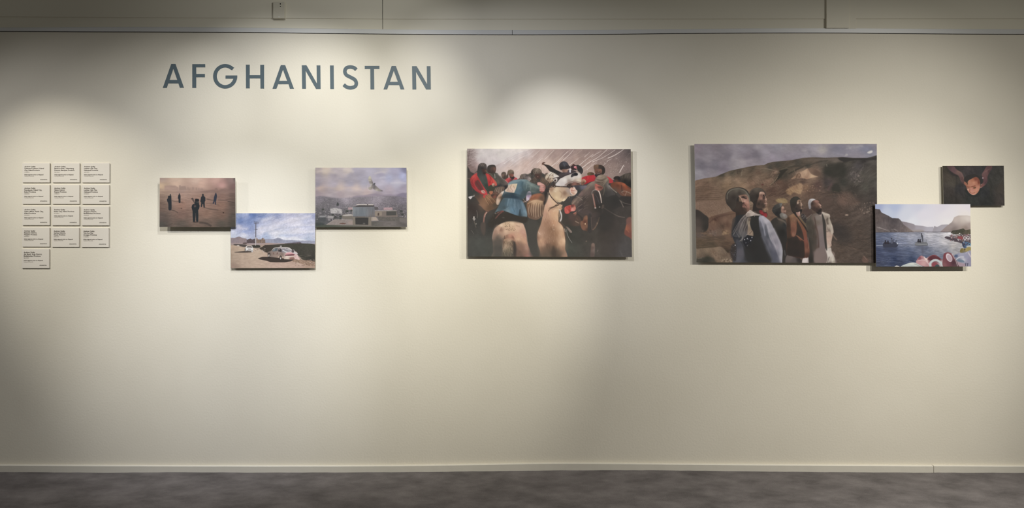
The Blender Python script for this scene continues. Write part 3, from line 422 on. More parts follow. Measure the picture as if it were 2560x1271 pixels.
    c.P([(1610,700),(1640,630),(1700,590),(1770,575),(1850,590),(1860,900),(1760,860),(1620,780)],[(1650,660,(66,60,54)),(1740,620,(86,78,70)),(1820,640,(80,72,66)),(1700,760,(46,44,42)),(1820,820,(44,42,40))],4)
    for x in (1640,1700,1760,1820): c.L([(x,690),(x+10,620),(x+40,600)],14,(110,100,88),.5,5)
    # orange-brown bundled rider at right
    c.P([(1380,830),(1440,780),(1560,775),(1680,800),(1760,870),(1860,940),(1860,1110),(1640,1090),(1540,1010),(1420,930)],[(1420,830,(110,66,50)),(1560,800,(150,84,60)),(1540,850,(96,60,48)),(1680,830,(170,92,64)),(1740,870,(150,76,52)),(1640,900,(112,70,56)),(1800,930,(120,74,58)),(1620,980,(100,76,66)),(1780,1030,(110,80,66)),(1480,950,(96,76,66))],4)
    c.L([(1620,840),(1640,1000)],14,(50,42,40),.7,6); c.L([(1740,880),(1850,930)],8,(56,42,38),.8,3,0); c.L([(1620,1010),(1700,980),(1840,1040)],14,(170,146,128),.7,4); c.L([(1740,990),(1700,1100)],9,(180,156,138),.7,3,0); c.L([(1640,1030),(1720,1090)],8,(150,124,108),.6,3,0)
    c.P([(1620,1100),(1860,1110),(1860,1300),(1500,1300),(1560,1180)],(56,52,50),12,.8)
    # big scarf-head man leaning in (right foreground)
    c.P([(480,1290),(520,1180),(620,1090),(740,960),(830,860),(900,800),(1000,755),(1060,760),(1100,900),(1200,950),(1400,1000),(1560,1120),(1640,1300),(900,1600),(560,1420)],[(600,1130,(96,84,78)),(540,1240,(120,100,88)),(700,1040,(120,98,92)),(820,900,(124,108,96)),(950,800,(140,124,110)),(880,1000,(106,90,84)),(760,1150,(72,64,60)),(900,1200,(78,68,62)),(1050,1100,(66,60,56)),(1300,1150,(62,60,58)),(1100,1300,(58,54,50)),(700,1350,(70,62,60)),(1450,1200,(56,54,52))],4)
    c.H((560,800,960,1150),40,90,-52,15,8,[(150,128,116),(84,72,66)],.4,.2,9,3); c.L([(590,1090),(680,1140),(740,1200)],12,(150,136,124),.7,4)
    for i in range(6): c.L([(500+i*14,1290-i*28),(560+i*22,1230-i*22),(640+i*20,1250-i*24)],9,(160,136,118),.7,3)
    c.P([(1020,830),(1080,800),(1180,870),(1200,930),(1120,970),(1060,960),(1020,900)],[(1040,860,(196,104,92)),(1060,930,(214,130,116)),(1140,900,(150,92,80)),(1100,950,(150,90,82))],4); c.L([(1040,900),(1030,940),(1060,950)],9,(226,150,136),.7,3); c.P([(1080,890),(1130,880),(1150,910),(1100,920)],(104,66,60),5,.7)
    c.P([(1010,780),(1030,700),(1090,630),(1160,605),(1260,630),(1320,690),(1340,760),(1320,860),(1240,900),(1150,860),(1060,820)],[(1040,740,(128,110,98)),(1120,650,(150,134,118)),(1200,640,(140,122,106)),(1270,690,(130,114,98)),(1200,760,(104,88,76)),(1290,760,(120,106,90)),(1100,800,(96,80,70)),(1280,860,(90,80,72))],3)
    for p in ([(1040,740),(1160,770),(1250,740),(1320,690)],[(1060,690),(1160,700),(1240,660)],[(1060,800),(1150,820),(1220,790),(1300,710)],[(1090,650),(1180,650)],[(1200,860),(1260,780),(1310,720)]): c.L(p,9,(176,158,138),.55,4); 
    for p in ([(1030,770),(1140,810),(1210,800)],[(1070,720),(1180,735),(1280,680)],[(1230,870),(1290,800),(1330,740)]): c.L(p,10,(78,66,58),.6,4)
    c.P([(1240,860),(1300,760),(1340,850),(1420,960),(1480,1060),(1400,1080),(1280,1120),(1220,1000)],[(1260,900,(92,84,76)),(1330,880,(120,112,106)),(1400,1000,(84,78,76)),(1280,1050,(78,74,72))],6); 
    for i in range(6): c.L([(1300+i*12,800+i*20),(1320+i*18,930),(1300+i*22,1080)],7,(140,132,128),.4,3)
    c.L([(1340,850),(1420,940),(1520,1020)],16,(170,156,140),.8,4); c.L([(1220,880),(1230,980),(1200,1080)],18,(150,134,112),.7,6); c.L([(1215,900),(1200,1040)],6,(60,50,44),.7,2,0)
    # mouth-held whip handle / strap
    c.L([(950,1060),(960,990),(1010,955),(1070,960)],10,(206,196,188),.9,2); c.L([(1080,950),(1120,1010),(1150,1120),(1170,1255)],26,(206,180,166),1,3); c.L([(1085,960),(1125,1020),(1158,1140),(1172,1250)],8,(240,220,206),.9,2)
    c.L([(970,1040),(990,1150),(1015,1290),(1030,1370)],30,(150,108,96),1,4); c.L([(960,1050),(985,1170),(1005,1290)],7,(190,160,150),.8,2); c.E(1030,1365,22,14,(196,176,166),2); c.L([(1030,1060),(1080,1150),(1120,1271)],9,(130,126,130),.7,3)
    c.P([(1000,990),(1070,980),(1130,1100),(1150,1290),(1060,1290),(1010,1120)],(66,60,60),6,.5)
    c.L([(1570,1180),(1680,1250),(1840,1290)],10,(130,116,106),.7,4); c.L([(1600,1200),(1670,1350)],14,(150,134,122),.7,4,0)
    # crouched figures between horses
    c.P([(560,850),(700,860),(840,860),(800,920),(720,960),(600,1080),(540,1100),(570,980)],[(620,900,(70,66,70)),(740,880,(104,100,110)),(800,870,(120,110,114)),(650,980,(60,62,60))],6)
    c.P([(720,740),(750,705),(790,715),(820,760),(800,800),(740,850),(700,810)],[(740,740,(176,134,112)),(790,740,(196,150,126)),(760,790,(104,70,58))],3); 
    for i in range(3): c.L([(745+i*20,740),(762+i*20,790)],5,(90,60,50),.7,2,0)
    # ---- white horse head thrown back
    c.P([(0,600),(0,540),(60,560),(140,600),(210,660),(110,720),(0,790)],[(30,590,(220,206,186)),(120,640,(216,206,196)),(40,700,(200,176,150)),(20,570,(226,214,196))],4); c.H((0,560,180,700),14,50,45,30,8,[(110,88,70),(240,230,214)],.6)
    c.P([(130,860),(170,780),(240,690),(330,640),(440,610),(520,575),(590,560),(640,580),(690,640),(710,700),(715,750),(690,800),(700,835),(620,800),(540,780),(460,830),(400,870),(250,870)],
      [(180,830,(206,196,190)),(260,720,(216,208,200)),(350,700,(222,212,202)),(300,800,(196,182,178)),(420,680,(206,194,180)),(450,640,(196,186,176)),(500,700,(110,102,98)),(560,690,(216,206,196)),(620,640,(206,196,190)),(650,720,(216,200,176)),(600,760,(190,166,150)),(700,770,(176,150,130)),(480,780,(150,130,120)),(440,840,(120,100,92)),(600,600,(214,204,196)),(470,740,(120,110,106))],3)
    c.P([(480,655),(500,610),(550,575),(590,570),(615,600),(615,645),(560,650),(500,668)],[(520,640,(66,64,66)),(580,600,(48,46,48))],3); c.L([(470,690),(550,680),(600,660)],14,(214,206,200),.7,4)
    c.P([(420,880),(470,810),(540,780),(620,790),(690,830),(600,850),(520,850),(460,900)],[(460,860,(80,66,60)),(560,800,(150,104,90)),(640,820,(120,84,74)),(520,830,(70,56,54))],4)
    c.L([(430,850),(500,790),(600,770),(690,800)],9,(206,186,172),.7,3)
    # eye, cheek and jaw
    c.P([(0,900),(60,870),(200,890),(380,900),(450,940),(460,1010),(530,1060),(560,1080),(480,1100),(420,1090),(380,1150),(310,1215),(230,1190),(130,1180),(60,1130),(10,1000)],
      [(40,920,(176,140,112)),(100,980,(226,204,170)),(200,960,(206,178,146)),(300,960,(190,158,130)),(250,1060,(214,184,148)),(100,1080,(216,190,150)),(160,1140,(226,198,156)),(320,1000,(176,144,116)),(360,1080,(170,134,104)),(420,960,(160,140,130)),(440,1040,(150,136,128)),(300,1180,(236,212,176)),(220,1170,(226,186,146)),(400,1120,(196,170,140))],3)
    c.P([(450,940),(470,905),(530,895),(570,920),(575,970),(620,995),(590,1050),(550,1070),(500,1040),(460,990)],[(480,920,(216,170,150)),(540,920,(232,200,180)),(500,970,(226,190,170)),(540,1010,(206,150,120)),(590,1000,(226,206,196)),(520,1040,(216,180,160)),(480,960,(196,116,104))],3); c.L([(470,950),(540,965),(575,975)],9,(176,90,80),.7,3); c.L([(455,960),(480,1030),(560,1070)],9,(236,222,214),.8,3)
    c.H((380,900,460,1090),16,50,80,20,6,[(196,186,180),(110,98,92)],.5)
    # bridle
    c.L([(120,690),(180,670),(230,690),(330,640),(420,600)],16,(66,56,58),1,2); c.E(125,720,42,46,(214,204,198),4); c.E(122,730,22,26,(80,62,58),3); c.L([(90,690),(150,680),(190,700)],14,(88,72,70),.9,3)
    c.L([(110,860),(110,780),(150,730)],18,(80,64,56),.9,3); c.L([(0,880),(60,850),(120,860)],20,(76,62,58),1,3); c.L([(120,865),(200,875),(280,885),(380,885),(450,890)],18,(72,58,54),1,2); c.E(100,890,40,26,(60,50,46),3,.9); c.L([(70,890),(110,860),(150,880)],7,(206,190,160),.8,2); c.E(285,885,16,16,(150,124,110),2); c.E(285,885,7,7,(70,56,50),2)
    c.L([(0,830),(40,760),(100,700)],12,(112,84,64),.9,3); c.L([(0,780),(60,730)],10,(120,92,70),.8,3,0)
    c.L([(540,860),(545,910),(530,960)],10,(176,166,160),.7,3); c.L([(485,1100),(488,1240)],12,(70,76,82),.8,3,0); c.L([(430,1090),(440,1140)],8,(196,190,184),.7,3,0)
    # rein looping under the jaw
    c.L([(0,1060),(30,1120),(80,1190),(130,1260),(160,1290)],18,(70,56,50),1,3)
    # ---- rider in blue coat
    A()
    c.P([(1900,780),(1840,820),(1780,840),(1820,900),(1860,1000),(1880,1271),(1800,1271),(1760,1200),(1780,1060),(1700,1000)],(76,64,58),6)
    c.L([(1900,640),(1870,700),(1910,800)],16,(206,190,176),.8,3); c.P([(1840,660),(1860,590),(1920,590),(1960,700),(1920,800),(1860,760)],[(1870,620,(216,204,184)),(1920,700,(206,186,160)),(1880,740,(120,90,70))],4,.8); c.L([(1860,780),(1890,700),(1900,600)],12,(84,64,54),.7,3)
    c.P([(820,1060),(860,980),(900,900),(960,800),(1040,750),(1150,720),(1280,715),(1380,725),(1460,780),(1560,820),(1640,860),(1690,900),(1690,1000),(1560,1040),(1420,1030),(1380,1080),(1300,1160),(1250,1140),(1000,1120),(850,1110)],
      [(900,1000,(96,108,112)),(960,830,(112,124,126)),(1100,750,(104,126,134)),(1300,730,(122,142,146)),(1250,800,(86,110,120)),(1400,770,(112,128,128)),(1330,900,(84,100,102)),(1480,860,(116,128,120)),(1600,890,(96,106,100)),(1500,960,(92,100,94)),(1640,970,(78,84,80)),(1250,960,(78,100,112)),(1150,1050,(84,108,122)),(1050,1080,(70,84,92)),(900,1080,(66,78,82)),(1350,1050,(76,88,90)),(1200,900,(96,118,128)),(1400,960,(70,82,82))],4)
    c.H((1300,760,1660,1000),30,110,20,25,9,[(140,152,146),(70,84,86)],.35,.3,21,4); c.L([(1300,760),(1270,850),(1300,980)],22,(62,80,88),.5,10); c.L([(1380,820),(1370,930)],10,(150,164,160),.6,4,0); c.L([(1240,730),(1270,780),(1220,900)],16,(70,92,104),.4,8)
    c.P([(880,990),(900,900),(960,830),(1080,815),(1165,810),(1130,930),(1090,1020),(980,1010)],[(900,970,(206,182,160)),(960,860,(196,176,156)),(1050,850,(214,186,156)),(1140,830,(206,190,160)),(1050,940,(222,192,172)),(980,980,(190,160,140)),(1090,1000,(206,184,166))],3,sm=0)
    for p in ([(920,870),(960,920),(940,980)],[(1000,900),(1050,960),(1040,1010)],[(1080,860),(1100,920)],[(1040,830),(1000,900)]): c.L(p,10,(120,92,80),.6,4)
    c.L([(1165,812),(1125,940),(1095,1015)],7,(226,206,160),.8,2)
    c.P([(860,1080),(900,1030),(1000,1020),(1150,1040),(1300,1100),(1290,1160),(1150,1160),(960,1140),(870,1150)],[(900,1070,(62,72,76)),(1050,1060,(52,64,70)),(1200,1090,(66,84,92)),(1000,1120,(60,80,92))],8,.85)
    # skirt of the coat
    c.P([(860,1140),(960,1130),(1180,1150),(1290,1220),(1340,1330),(1380,1450),(1380,1570),(1300,1575),(1200,1550),(1080,1510),(950,1460),(830,1425),(700,1450),(640,1500),(740,1330),(800,1220)],
      [(850,1200,(78,92,98)),(760,1330,(76,92,98)),(720,1420,(96,112,116)),(900,1250,(84,104,114)),(860,1350,(72,84,88)),(1000,1250,(96,120,134)),(1050,1400,(104,132,150)),(950,1440,(120,142,150)),(1150,1300,(92,112,124)),(1200,1450,(88,110,126)),(1100,1480,(98,124,142)),(1280,1400,(92,110,122)),(1330,1450,(112,134,146)),(1240,1530,(70,84,92)),(1180,1200,(80,98,110)),(1330,1550,(110,128,136))],4)
    c.H((900,1150,1300,1480),26,150,85,14,9,[(128,150,164),(64,84,98)],.35,.2,22,5); c.P([(1215,1400),(1235,1380),(1255,1560),(1190,1545)],(58,70,76),5,.9,0); c.L([(830,1425),(960,1360),(990,1271),(980,1150)],8,(136,154,158),.6,3); c.L([(1370,1440),(1365,1560)],9,(150,164,170),.6,3,0)
    # blue rider's hand on the reins
    c.P([(1620,790),(1680,790),(1740,810),(1790,850),(1810,900),(1790,960),(1740,1010),(1690,1000),(1670,920),(1690,860),(1630,850)],[(1650,810,(206,150,140)),(1720,860,(226,176,164)),(1770,880,(120,76,66)),(1740,900,(226,180,170)),(1720,950,(190,120,112)),(1700,990,(150,90,84)),(1780,940,(160,110,100))],3)
    for y in (870,925,970): c.L([(1690,y),(1740,y-12),(1800,y-4)],8,(120,64,60),.7,3)
    c.L([(1740,900),(1850,900),(1960,890)],12,(130,108,98),.9,2); c.L([(1800,860),(1900,720),(1960,680)],8,(120,96,84),.8,2); c.P([(1800,930),(1860,930),(1870,1000),(1820,1060),(1790,1271),(1740,1271),(1770,1100)],(58,54,52),5)
    c.P([(1365,1130),(1380,1030),(1420,990),(1470,1000),(1485,1060),(1480,1130),(1430,1180),(1380,1210)],[(1400,1040,(206,186,196)),(1450,1020,(190,166,180)),(1460,1120,(180,156,176)),(1400,1150,(206,190,200)),(1420,1090,(150,124,150))],3); c.L([(1400,1180),(1350,1220),(1290,1230)],14,(206,170,156),.8,4); c.L([(1290,1150),(1320,1190),(1380,1240)],10,(190,160,150),.7,3)
    # woven bundle, saddle
    c.P([(1380,1290),(1430,1200),(1480,1130),(1540,1060),(1640,1035),(1720,1050),(1780,1150),(1770,1400),(1740,1520),(1640,1620),(1540,1630),(1420,1580),(1390,1480)],
      [(1420,1250,(150,104,76)),(1500,1160,(120,72,54)),(1600,1060,(190,110,76)),(1560,1100,(130,76,60)),(1680,1130,(110,84,66)),(1600,1230,(190,150,110)),(1500,1290,(190,136,100)),(1440,1400,(96,70,58)),(1550,1400,(160,126,104)),(1650,1400,(150,116,96)),(1730,1350,(84,66,56)),(1500,1550,(110,84,70)),(1640,1560,(120,94,78))],5)
    c.H((1420,1210,1740,1290),30,110,-25,20,9,[(222,186,140),(120,84,62),(206,166,120)],.6,.3,23,2)
    for i in range(15):
        x=1420+i*22; c.L([(x,1300+abs(i-7)*6),(x-14+i*2,1420),(x-6+i,1590-abs(i-7)*9)],8,[(206,172,140),(224,196,166),(110,80,66)][i%3],.75,2)
    c.H((1400,1300,1740,1600),60,60,80,15,6,[(216,186,156),(90,66,56)],.6,.2,24)
    c.P([(1490,1110),(1540,1060),(1630,1035),(1640,1050),(1560,1100),(1510,1130)],(190,116,84),4)
    # ---- horse neck & chest
    c.P([(1890,960),(1940,1000),(1980,1100),(2040,1200),(2130,1290),(2190,1300),(2130,1420),(2125,1540),(2100,1660),(2110,1690),(2180,1760),(2230,1880),(2255,2100),(2250,2300),(2270,2500),(1700,2500),(1680,2350),(1630,2200),(1610,2050),(1620,1930),(1690,1750),(1740,1560),(1790,1300),(1830,1100)],
      [(1850,1100,(226,196,168)),(1830,1300,(206,164,136)),(1960,1200,(216,180,146)),(1900,1250,(216,176,150)),(2050,1280,(216,180,146)),(2130,1400,(206,172,136)),(1900,1450,(196,150,120)),(1780,1500,(190,146,122)),(2000,1500,(206,160,124)),(1850,1700,(160,120,96)),(1700,1850,(170,132,108)),(1680,1950,(190,152,128)),(2000,1700,(190,142,110)),(1950,1850,(150,112,86)),(2050,1950,(160,120,92)),(1700,2100,(200,156,124)),(1640,2050,(150,112,92)),(1760,2200,(196,150,122)),(1720,2300,(140,106,86)),(1850,2200,(130,98,80)),(2180,1800,(216,180,148)),(2200,1950,(190,148,116)),(2150,2150,(206,164,130)),(2230,2100,(222,184,150)),(2000,2200,(140,106,82)),(1950,2400,(96,86,74)),(2060,2350,(100,84,70)),(2180,2300,(150,112,90)),(2230,2450,(196,150,124)),(1800,2450,(90,82,72)),(2100,2450,(90,76,66)),(2120,1560,(216,178,140))],4)
    c.H((1760,1150,2200,2000),150,90,78,18,8,[(226,190,156),(140,104,80),(206,166,132)],.32,.3,25,2); c.H((1640,1950,2230,2300),90,90,82,22,9,[(216,176,144),(120,90,70)],.3,.3,26,3)
    for x,y,r in ((1985,1755,13),(1995,1860,14),(1970,1700,7),(2030,1780,5),(1660,1935,8)): c.E(x,y,r,r*1.1,(226,198,172),4,.6)
    c.L([(1640,1900),(1655,1940),(1690,1965)],10,(236,212,196),.8,3); c.L([(2080,1350),(1960,1400),(1880,1420)],9,(110,84,68),.5,4)
    c.H((1880,1340,2140,1430),26,70,-25,15,7,[(150,116,90),(230,196,160)],.5,.3,28)
    # strands and strap at throat
    c.L([(2060,1290),(1990,1340),(1910,1365),(1870,1370)],16,(76,60,52),.9,4,1,.3); c.L([(1960,1340),(1900,1400),(1865,1440)],10,(76,60,52),.8,3); c.L([(2130,1270),(2020,1350),(1900,1380)],10,(84,66,56),.8,3)
    c.P([(2125,1290),(2150,1280),(2170,1380),(2130,1450),(2110,1420)],(196,160,130),4); c.L([(2120,1370),(2190,1375)],18,(176,140,108),.9,3,0)
    c.L([(2115,1400),(2160,1500),(2165,1600),(2135,1675)],30,(206,196,190),1,3); c.L([(2120,1420),(2105,1560),(2115,1680)],16,(58,50,46),.9,4)
    c.L([(2120,1680),(2200,1780),(2230,1900),(2260,2100)],14,(96,70,58),.9,4)
    # right of the chest: red glove, tack
    D_()
    c.P([(330,90),(380,50),(450,30),(520,20),(570,60),(585,110),(560,160),(500,170),(450,180),(420,215),(370,230),(335,190)],[(350,110,(214,110,100)),(420,80,(190,86,78)),(380,160,(196,84,80)),(500,50,(160,76,68)),(560,100,(206,120,104)),(510,130,(226,150,140)),(440,190,(206,96,88)),(390,210,(196,90,90))],3)
    c.E(530,105,26,24,(60,48,46),3); c.L([(480,0),(485,60),(480,110)],14,(50,44,44),1,3,0); c.L([(470,80),(450,150)],9,(226,140,130),.7,3,0); c.dots((340,60,460,210),16,9,[(230,130,120),(170,70,66)],.6,8)
    c.L([(525,220),(605,185)],12,(214,130,116),.9,3,0); c.P([(530,225),(600,205),(590,250),(560,280)],(176,110,88),4,.8)
    c.P([(640,90),(700,120),(850,140),(960,220),(900,260),(740,220),(620,170)],(88,76,74),10,.7); c.P([(300,240),(500,220),(680,300),(690,480),(500,500),(300,430)],[(350,300,(70,64,58)),(480,300,(92,72,66)),(620,420,(96,76,66)),(400,430,(72,64,58))],10,.8)
    c.L([(570,390),(620,420),(665,440)],18,(150,128,110),.9,3); c.L([(600,320),(630,360)],10,(130,90,76),.7,4,0)
    c.P([(770,300),(830,260),(855,330),(855,600),(800,610),(730,580),(690,470),(700,400),(750,370)],[(820,300,(150,104,80)),(720,440,(130,94,74)),(790,420,(96,64,54)),(760,540,(130,92,74)),(840,500,(130,96,76)),(850,580,(84,66,58))],5); c.E(800,455,12,18,(226,190,150),3); c.L([(720,430),(790,440),(850,400)],9,(150,112,86),.6,3)
    c.P([(870,260),(940,250),(940,620),(860,620)],(66,62,60),8,.7); c.L([(935,300),(940,450),(955,600)],11,(110,92,82),.9,4); c.L([(1120,300),(1080,430),(1020,540),(970,590)],24,(130,102,84),.9,6); c.E(1070,440,18,24,(170,140,112),5,.8)
    c.P([(960,240),(1120,200),(1130,300),(1060,460),(970,580)],(84,72,68),8,.5)
    c.L([(1110,70),(1140,75)],18,(196,184,174),.9,4,0); c.P([(1190,20),(1230,30),(1220,90),(1170,110)],(112,96,84),5); c.L([(1210,80),(1330,160),(1450,230),(1560,285),(1700,310)],14,(120,104,96),.9,4); c.L([(1200,110),(1190,200)],26,(90,80,76),.6,10,0)
    c.P([(1740,340),(1860,330),(1870,780),(1800,760),(1700,700),(1690,620),(1730,480)],[(1770,400,(116,84,76)),(1840,500,(130,86,74)),(1750,560,(150,92,72)),(1740,640,(120,76,66)),(1820,700,(120,76,68))],8)
    c.L([(1745,470),(1730,560),(1800,650)],12,(176,112,84),.6,6)
    c.P([(360,520),(420,540),(500,640),(470,660),(420,610)],(130,114,104),4); c.L([(420,560),(490,640)],24,(144,126,116),.9,5,0); c.L([(330,560),(345,640)],16,(206,180,160),.8,5,0)
    c.L([(375,580),(390,680),(430,780),(500,885)],9,(150,146,138),.9,2); c.L([(240,400),(330,500),(380,560)],20,(84,72,66),.8,5); c.L([(400,1050),(400,1180)],30,(58,76,88),.5,10,0)
    c.P([(950,900),(1010,905),(1020,1040),(1000,1210),(920,1210),(930,1000)],[(980,930,(130,108,96)),(960,1000,(104,86,78)),(1000,1040,(120,104,96)),(950,1150,(96,82,76))],6); c.E(825,850,16,14,(130,110,96),5,.8); c.L([(1090,1040),(1075,1090)],20,(112,98,94),.8,5,0)
    c.L([(1590,1060),(1620,1140),(1660,1210)],20,(96,92,92),.6,8,0); c.L([(1700,780),(1740,920)],30,(90,84,82),.5,12,0); c.L([(1510,850),(1500,980)],20,(90,86,82),.5,10,0); c.P([(1240,350),(1500,350),(1600,800),(1500,1200),(1200,1200),(1150,700)],(70,62,58),40,.35)
    # ---- pale horse rump bottom left
    C_()
    c.P([(595,780),(610,680),(640,580),(690,520),(780,455),(880,410),(1000,395),(1120,395),(1230,420),(1300,460),(1340,560),(1370,680),(1390,860),(1420,960),(1460,1080),(1475,1260),(640,1260),(620,1080),(610,900)],
      [(640,620,(176,134,116)),(700,560,(214,178,150)),(800,490,(226,196,164)),(900,470,(214,184,148)),(1050,430,(226,194,158)),(1200,470,(214,178,148)),(1290,480,(206,168,144)),(800,590,(150,116,96)),(760,560,(190,150,126)),(900,620,(214,178,148)),(1050,560,(206,172,136)),(1150,560,(216,178,148)),(1280,640,(196,150,130)),(650,720,(160,126,110)),(700,780,(150,118,98)),(780,760,(196,156,130)),(780,850,(120,100,86)),(640,860,(112,98,86)),(680,1000,(92,86,78)),(780,1000,(84,80,72)),(1050,720,(196,144,120)),(1200,720,(206,160,130)),(1330,720,(190,142,120)),(1180,820,(222,180,144)),(1300,850,(206,160,128)),(1150,900,(190,140,112)),(1080,900,(120,90,74)),(1250,1000,(176,130,106)),(1350,1000,(196,150,128)),(1100,1050,(84,76,68)),(1200,1100,(110,88,76)),(1330,1100,(176,130,110)),(1430,1150,(150,116,104)),(1380,1190,(176,120,106)),(1250,1200,(110,92,80)),(700,1200,(84,84,76)),(900,1220,(90,88,78))],5)
    c.H((640,430,1360,850),170,40,40,60,7,[(232,202,172),(176,136,112),(206,160,132)],.35,.3,31,2); c.H((1130,830,1430,1180),60,60,65,20,7,[(222,176,146),(140,100,84)],.4,.3,32,2)
    c.dots((900,560,1130,610),34,6,[(96,76,62),(120,94,76)],.8,33); c.dots((880,430,1000,520),26,7,[(110,86,70),(84,66,56)],.7,34); c.L([(810,530),(790,580),(770,620)],24,(130,98,82),.5,8); c.L([(1140,490),(1220,520)],20,(150,120,96),.5,8,0); c.L([(600,800),(620,650),(680,540)],9,(196,180,170),.6,4); c.L([(1340,560),(1385,760),(1400,920)],9,(216,186,166),.5,4)
    # tail
    c.P([(850,830),(900,720),(980,690),(1060,720),(1100,800),(1060,850),(950,800),(880,820)],[(900,740,(150,112,92)),(1000,720,(190,136,112)),(1070,770,(130,92,76)),(900,800,(96,76,62))],6,.8)
    c.P([(860,840),(920,790),(1000,780),(1080,820),(1050,900),(1040,1040),(1060,1260),(860,1260),(840,1100),(820,980)],[(900,830,(160,130,104)),(1000,800,(196,156,130)),(950,880,(110,92,78)),(1030,880,(96,82,70)),(900,940,(196,166,140)),(880,1020,(160,146,120)),(960,1000,(130,114,92)),(900,1150,(120,110,88)),(1000,1150,(104,98,82)),(950,1230,(104,102,88))],5)
    c.H((860,820,1040,1230),70,90,78,18,7,[(206,184,150),(78,66,54),(160,140,112),(226,206,180)],.6,.5,35,1.5); c.P([(1060,850),(1110,880),(1130,1000),(1100,1150),(1060,1100),(1040,950)],(72,66,60),10,.8)
    c.L([(880,720),(860,800),(890,780)],14,(80,62,54),.7,5)
    # boot, trouser hem, left details
    c.P([(690,220),(740,180),(820,155),(860,170),(830,210),(760,230),(700,240)],[(720,210,(206,130,120)),(800,170,(150,84,78)),(780,220,(96,64,60))],4); c.E(675,225,18,16,(214,180,160),3); c.E(625,280,12,20,(150,134,116),3); c.L([(610,340),(580,390)],20,(160,140,122),.9,4,0); c.P([(810,305),(845,295),(875,320),(850,330),(820,325)],(190,186,166),3); c.P([(640,250),(860,200),(1200,280),(1380,300),(1390,400),(1290,430),(1150,380),(980,380),(800,440),(640,480),(560,420)],(60,54,48),8,.75); c.E(850,313,24,10,(176,170,152),3,.8,15); c.L([(900,390),(1040,372),(1160,395)],8,(96,84,68),.8,3)
    c.P([(300,0),(700,0),(720,40),(600,110),(500,180),(430,150),(370,80)],[(350,30,(140,104,84)),(500,50,(96,80,64)),(420,120,(120,88,72)),(600,60,(76,72,62)),(650,90,(120,80,72)),(540,130,(110,76,68))],8,.9); c.L([(340,20),(400,110),(520,170)],14,(160,116,92),.5,6)
    c.L([(475,185),(430,240),(410,330),(400,430)],36,(160,112,98),.9,6,1,.8); c.L([(480,190),(440,240),(430,300)],9,(226,190,170),.9,3); c.P([(360,420),(440,430),(440,640),(400,720),(340,600),(330,480)],(92,80,72),10,.8)
    c.L([(240,150),(262,240),(255,330)],9,(130,120,112),.8,3); c.L([(150,340),(222,344)],13,(206,196,186),1,3,0); c.L([(180,295),(184,380)],15,(222,206,196),1,3,0); c.E(180,300,16,12,(240,226,214),3); c.L([(184,390),(205,470),(230,540)],7,(150,130,110),.8,3); c.E(228,455,9,14,(176,166,150),3); c.L([(110,600),(150,640),(172,690)],9,(120,112,104),.8,3)
    c.E(38,75,14,8,(176,160,150),3,.7)
    # ---- left red riders
    A()
    c.P([(150,1050),(330,1020),(450,1030),(560,1070),(700,1180),(720,1330),(560,1420),(420,1400),(330,1290),(240,1160)],[(250,1080,(84,70,62)),(400,1060,(104,74,66)),(500,1120,(160,116,84)),(600,1220,(110,80,60)),(450,1180,(140,104,78)),(400,1300,(140,104,80)),(650,1300,(84,72,60)),(560,1350,(104,80,62))],5)
    for p in ([(440,1080),(520,1150),(600,1271)],[(470,1060),(560,1110),(680,1240)],[(430,1130),(470,1210),(520,1290)],[(500,1040),(600,1120)]): c.L(p,10,(196,150,112),.7,4); c.L([(q[0]+16,q[1]+6) for q in p],8,(74,56,46),.6,4)
    # second rider in dark coat
    c.P([(440,560),(520,540),(700,570),(760,640),(860,720),(940,790),(950,880),(860,960),(660,940),(560,900),(500,760)],[(500,600,(84,76,66)),(600,600,(72,68,60)),(700,640,(86,84,78)),(640,700,(86,84,74)),(720,760,(96,96,84)),(820,760,(66,62,60)),(860,740,(120,110,98)),(600,820,(60,58,52)),(760,860,(56,52,54)),(900,880,(46,44,46)),(900,790,(130,112,104))],4)
    c.L([(650,590),(660,690)],14,(190,180,166),.7,4,0); c.L([(430,545),(540,580),(600,640)],12,(130,114,96),.7,4); c.H((620,620,860,860),40,60,50,20,6,[(130,126,114),(52,50,48)],.5,.2,41)
    c.L([(740,600),(800,680),(900,740),(960,800)],9,(196,180,168),.6,3)
    c.P([(480,500),(500,430),(560,390),(640,390),(675,430),(682,490),(660,560),(600,575),(520,570),(485,540)],[(510,450,(72,62,56)),(600,420,(84,66,60)),(640,490,(120,84,74)),(520,530,(62,54,50)),(620,540,(56,48,46)),(665,470,(76,56,50))],3); c.L([(500,460),(560,410),(650,400)],12,(96,82,72),.6,4); c.E(645,480,14,9,(160,116,104),3,.8); c.L([(480,500),(560,460)],10,(90,78,68),.6,4,0)
    # striped bag
    c.P([(650,930),(760,880),(870,890),(850,980),(790,1060),(700,1060),(640,1020)],(110,92,80),4); 
    for i in range(9): c.L([(650+i*24,930-i*4),(690+i*16,1000),(720+i*10,1070)],8,(190,164,142) if i%2 else (76,62,54),.8,2)
    c.P([(570,1080),(620,1010),(700,1000),(750,1050),(720,1120),(640,1140),(600,1130)],[(600,1060,(70,56,50)),(680,1050,(104,76,64)),(650,1110,(130,80,66)),(720,1080,(76,62,56))],4); c.L([(600,1060),(660,1020),(740,1060)],10,(150,120,100),.6,3)
    c.P([(690,1271),(700,1130),(760,1050),(840,980),(860,1000),(820,1080),(780,1200),(740,1290)],[(720,1200,(206,176,150)),(760,1080,(190,150,126)),(830,1000,(216,200,184)),(790,1120,(104,84,68))],4)
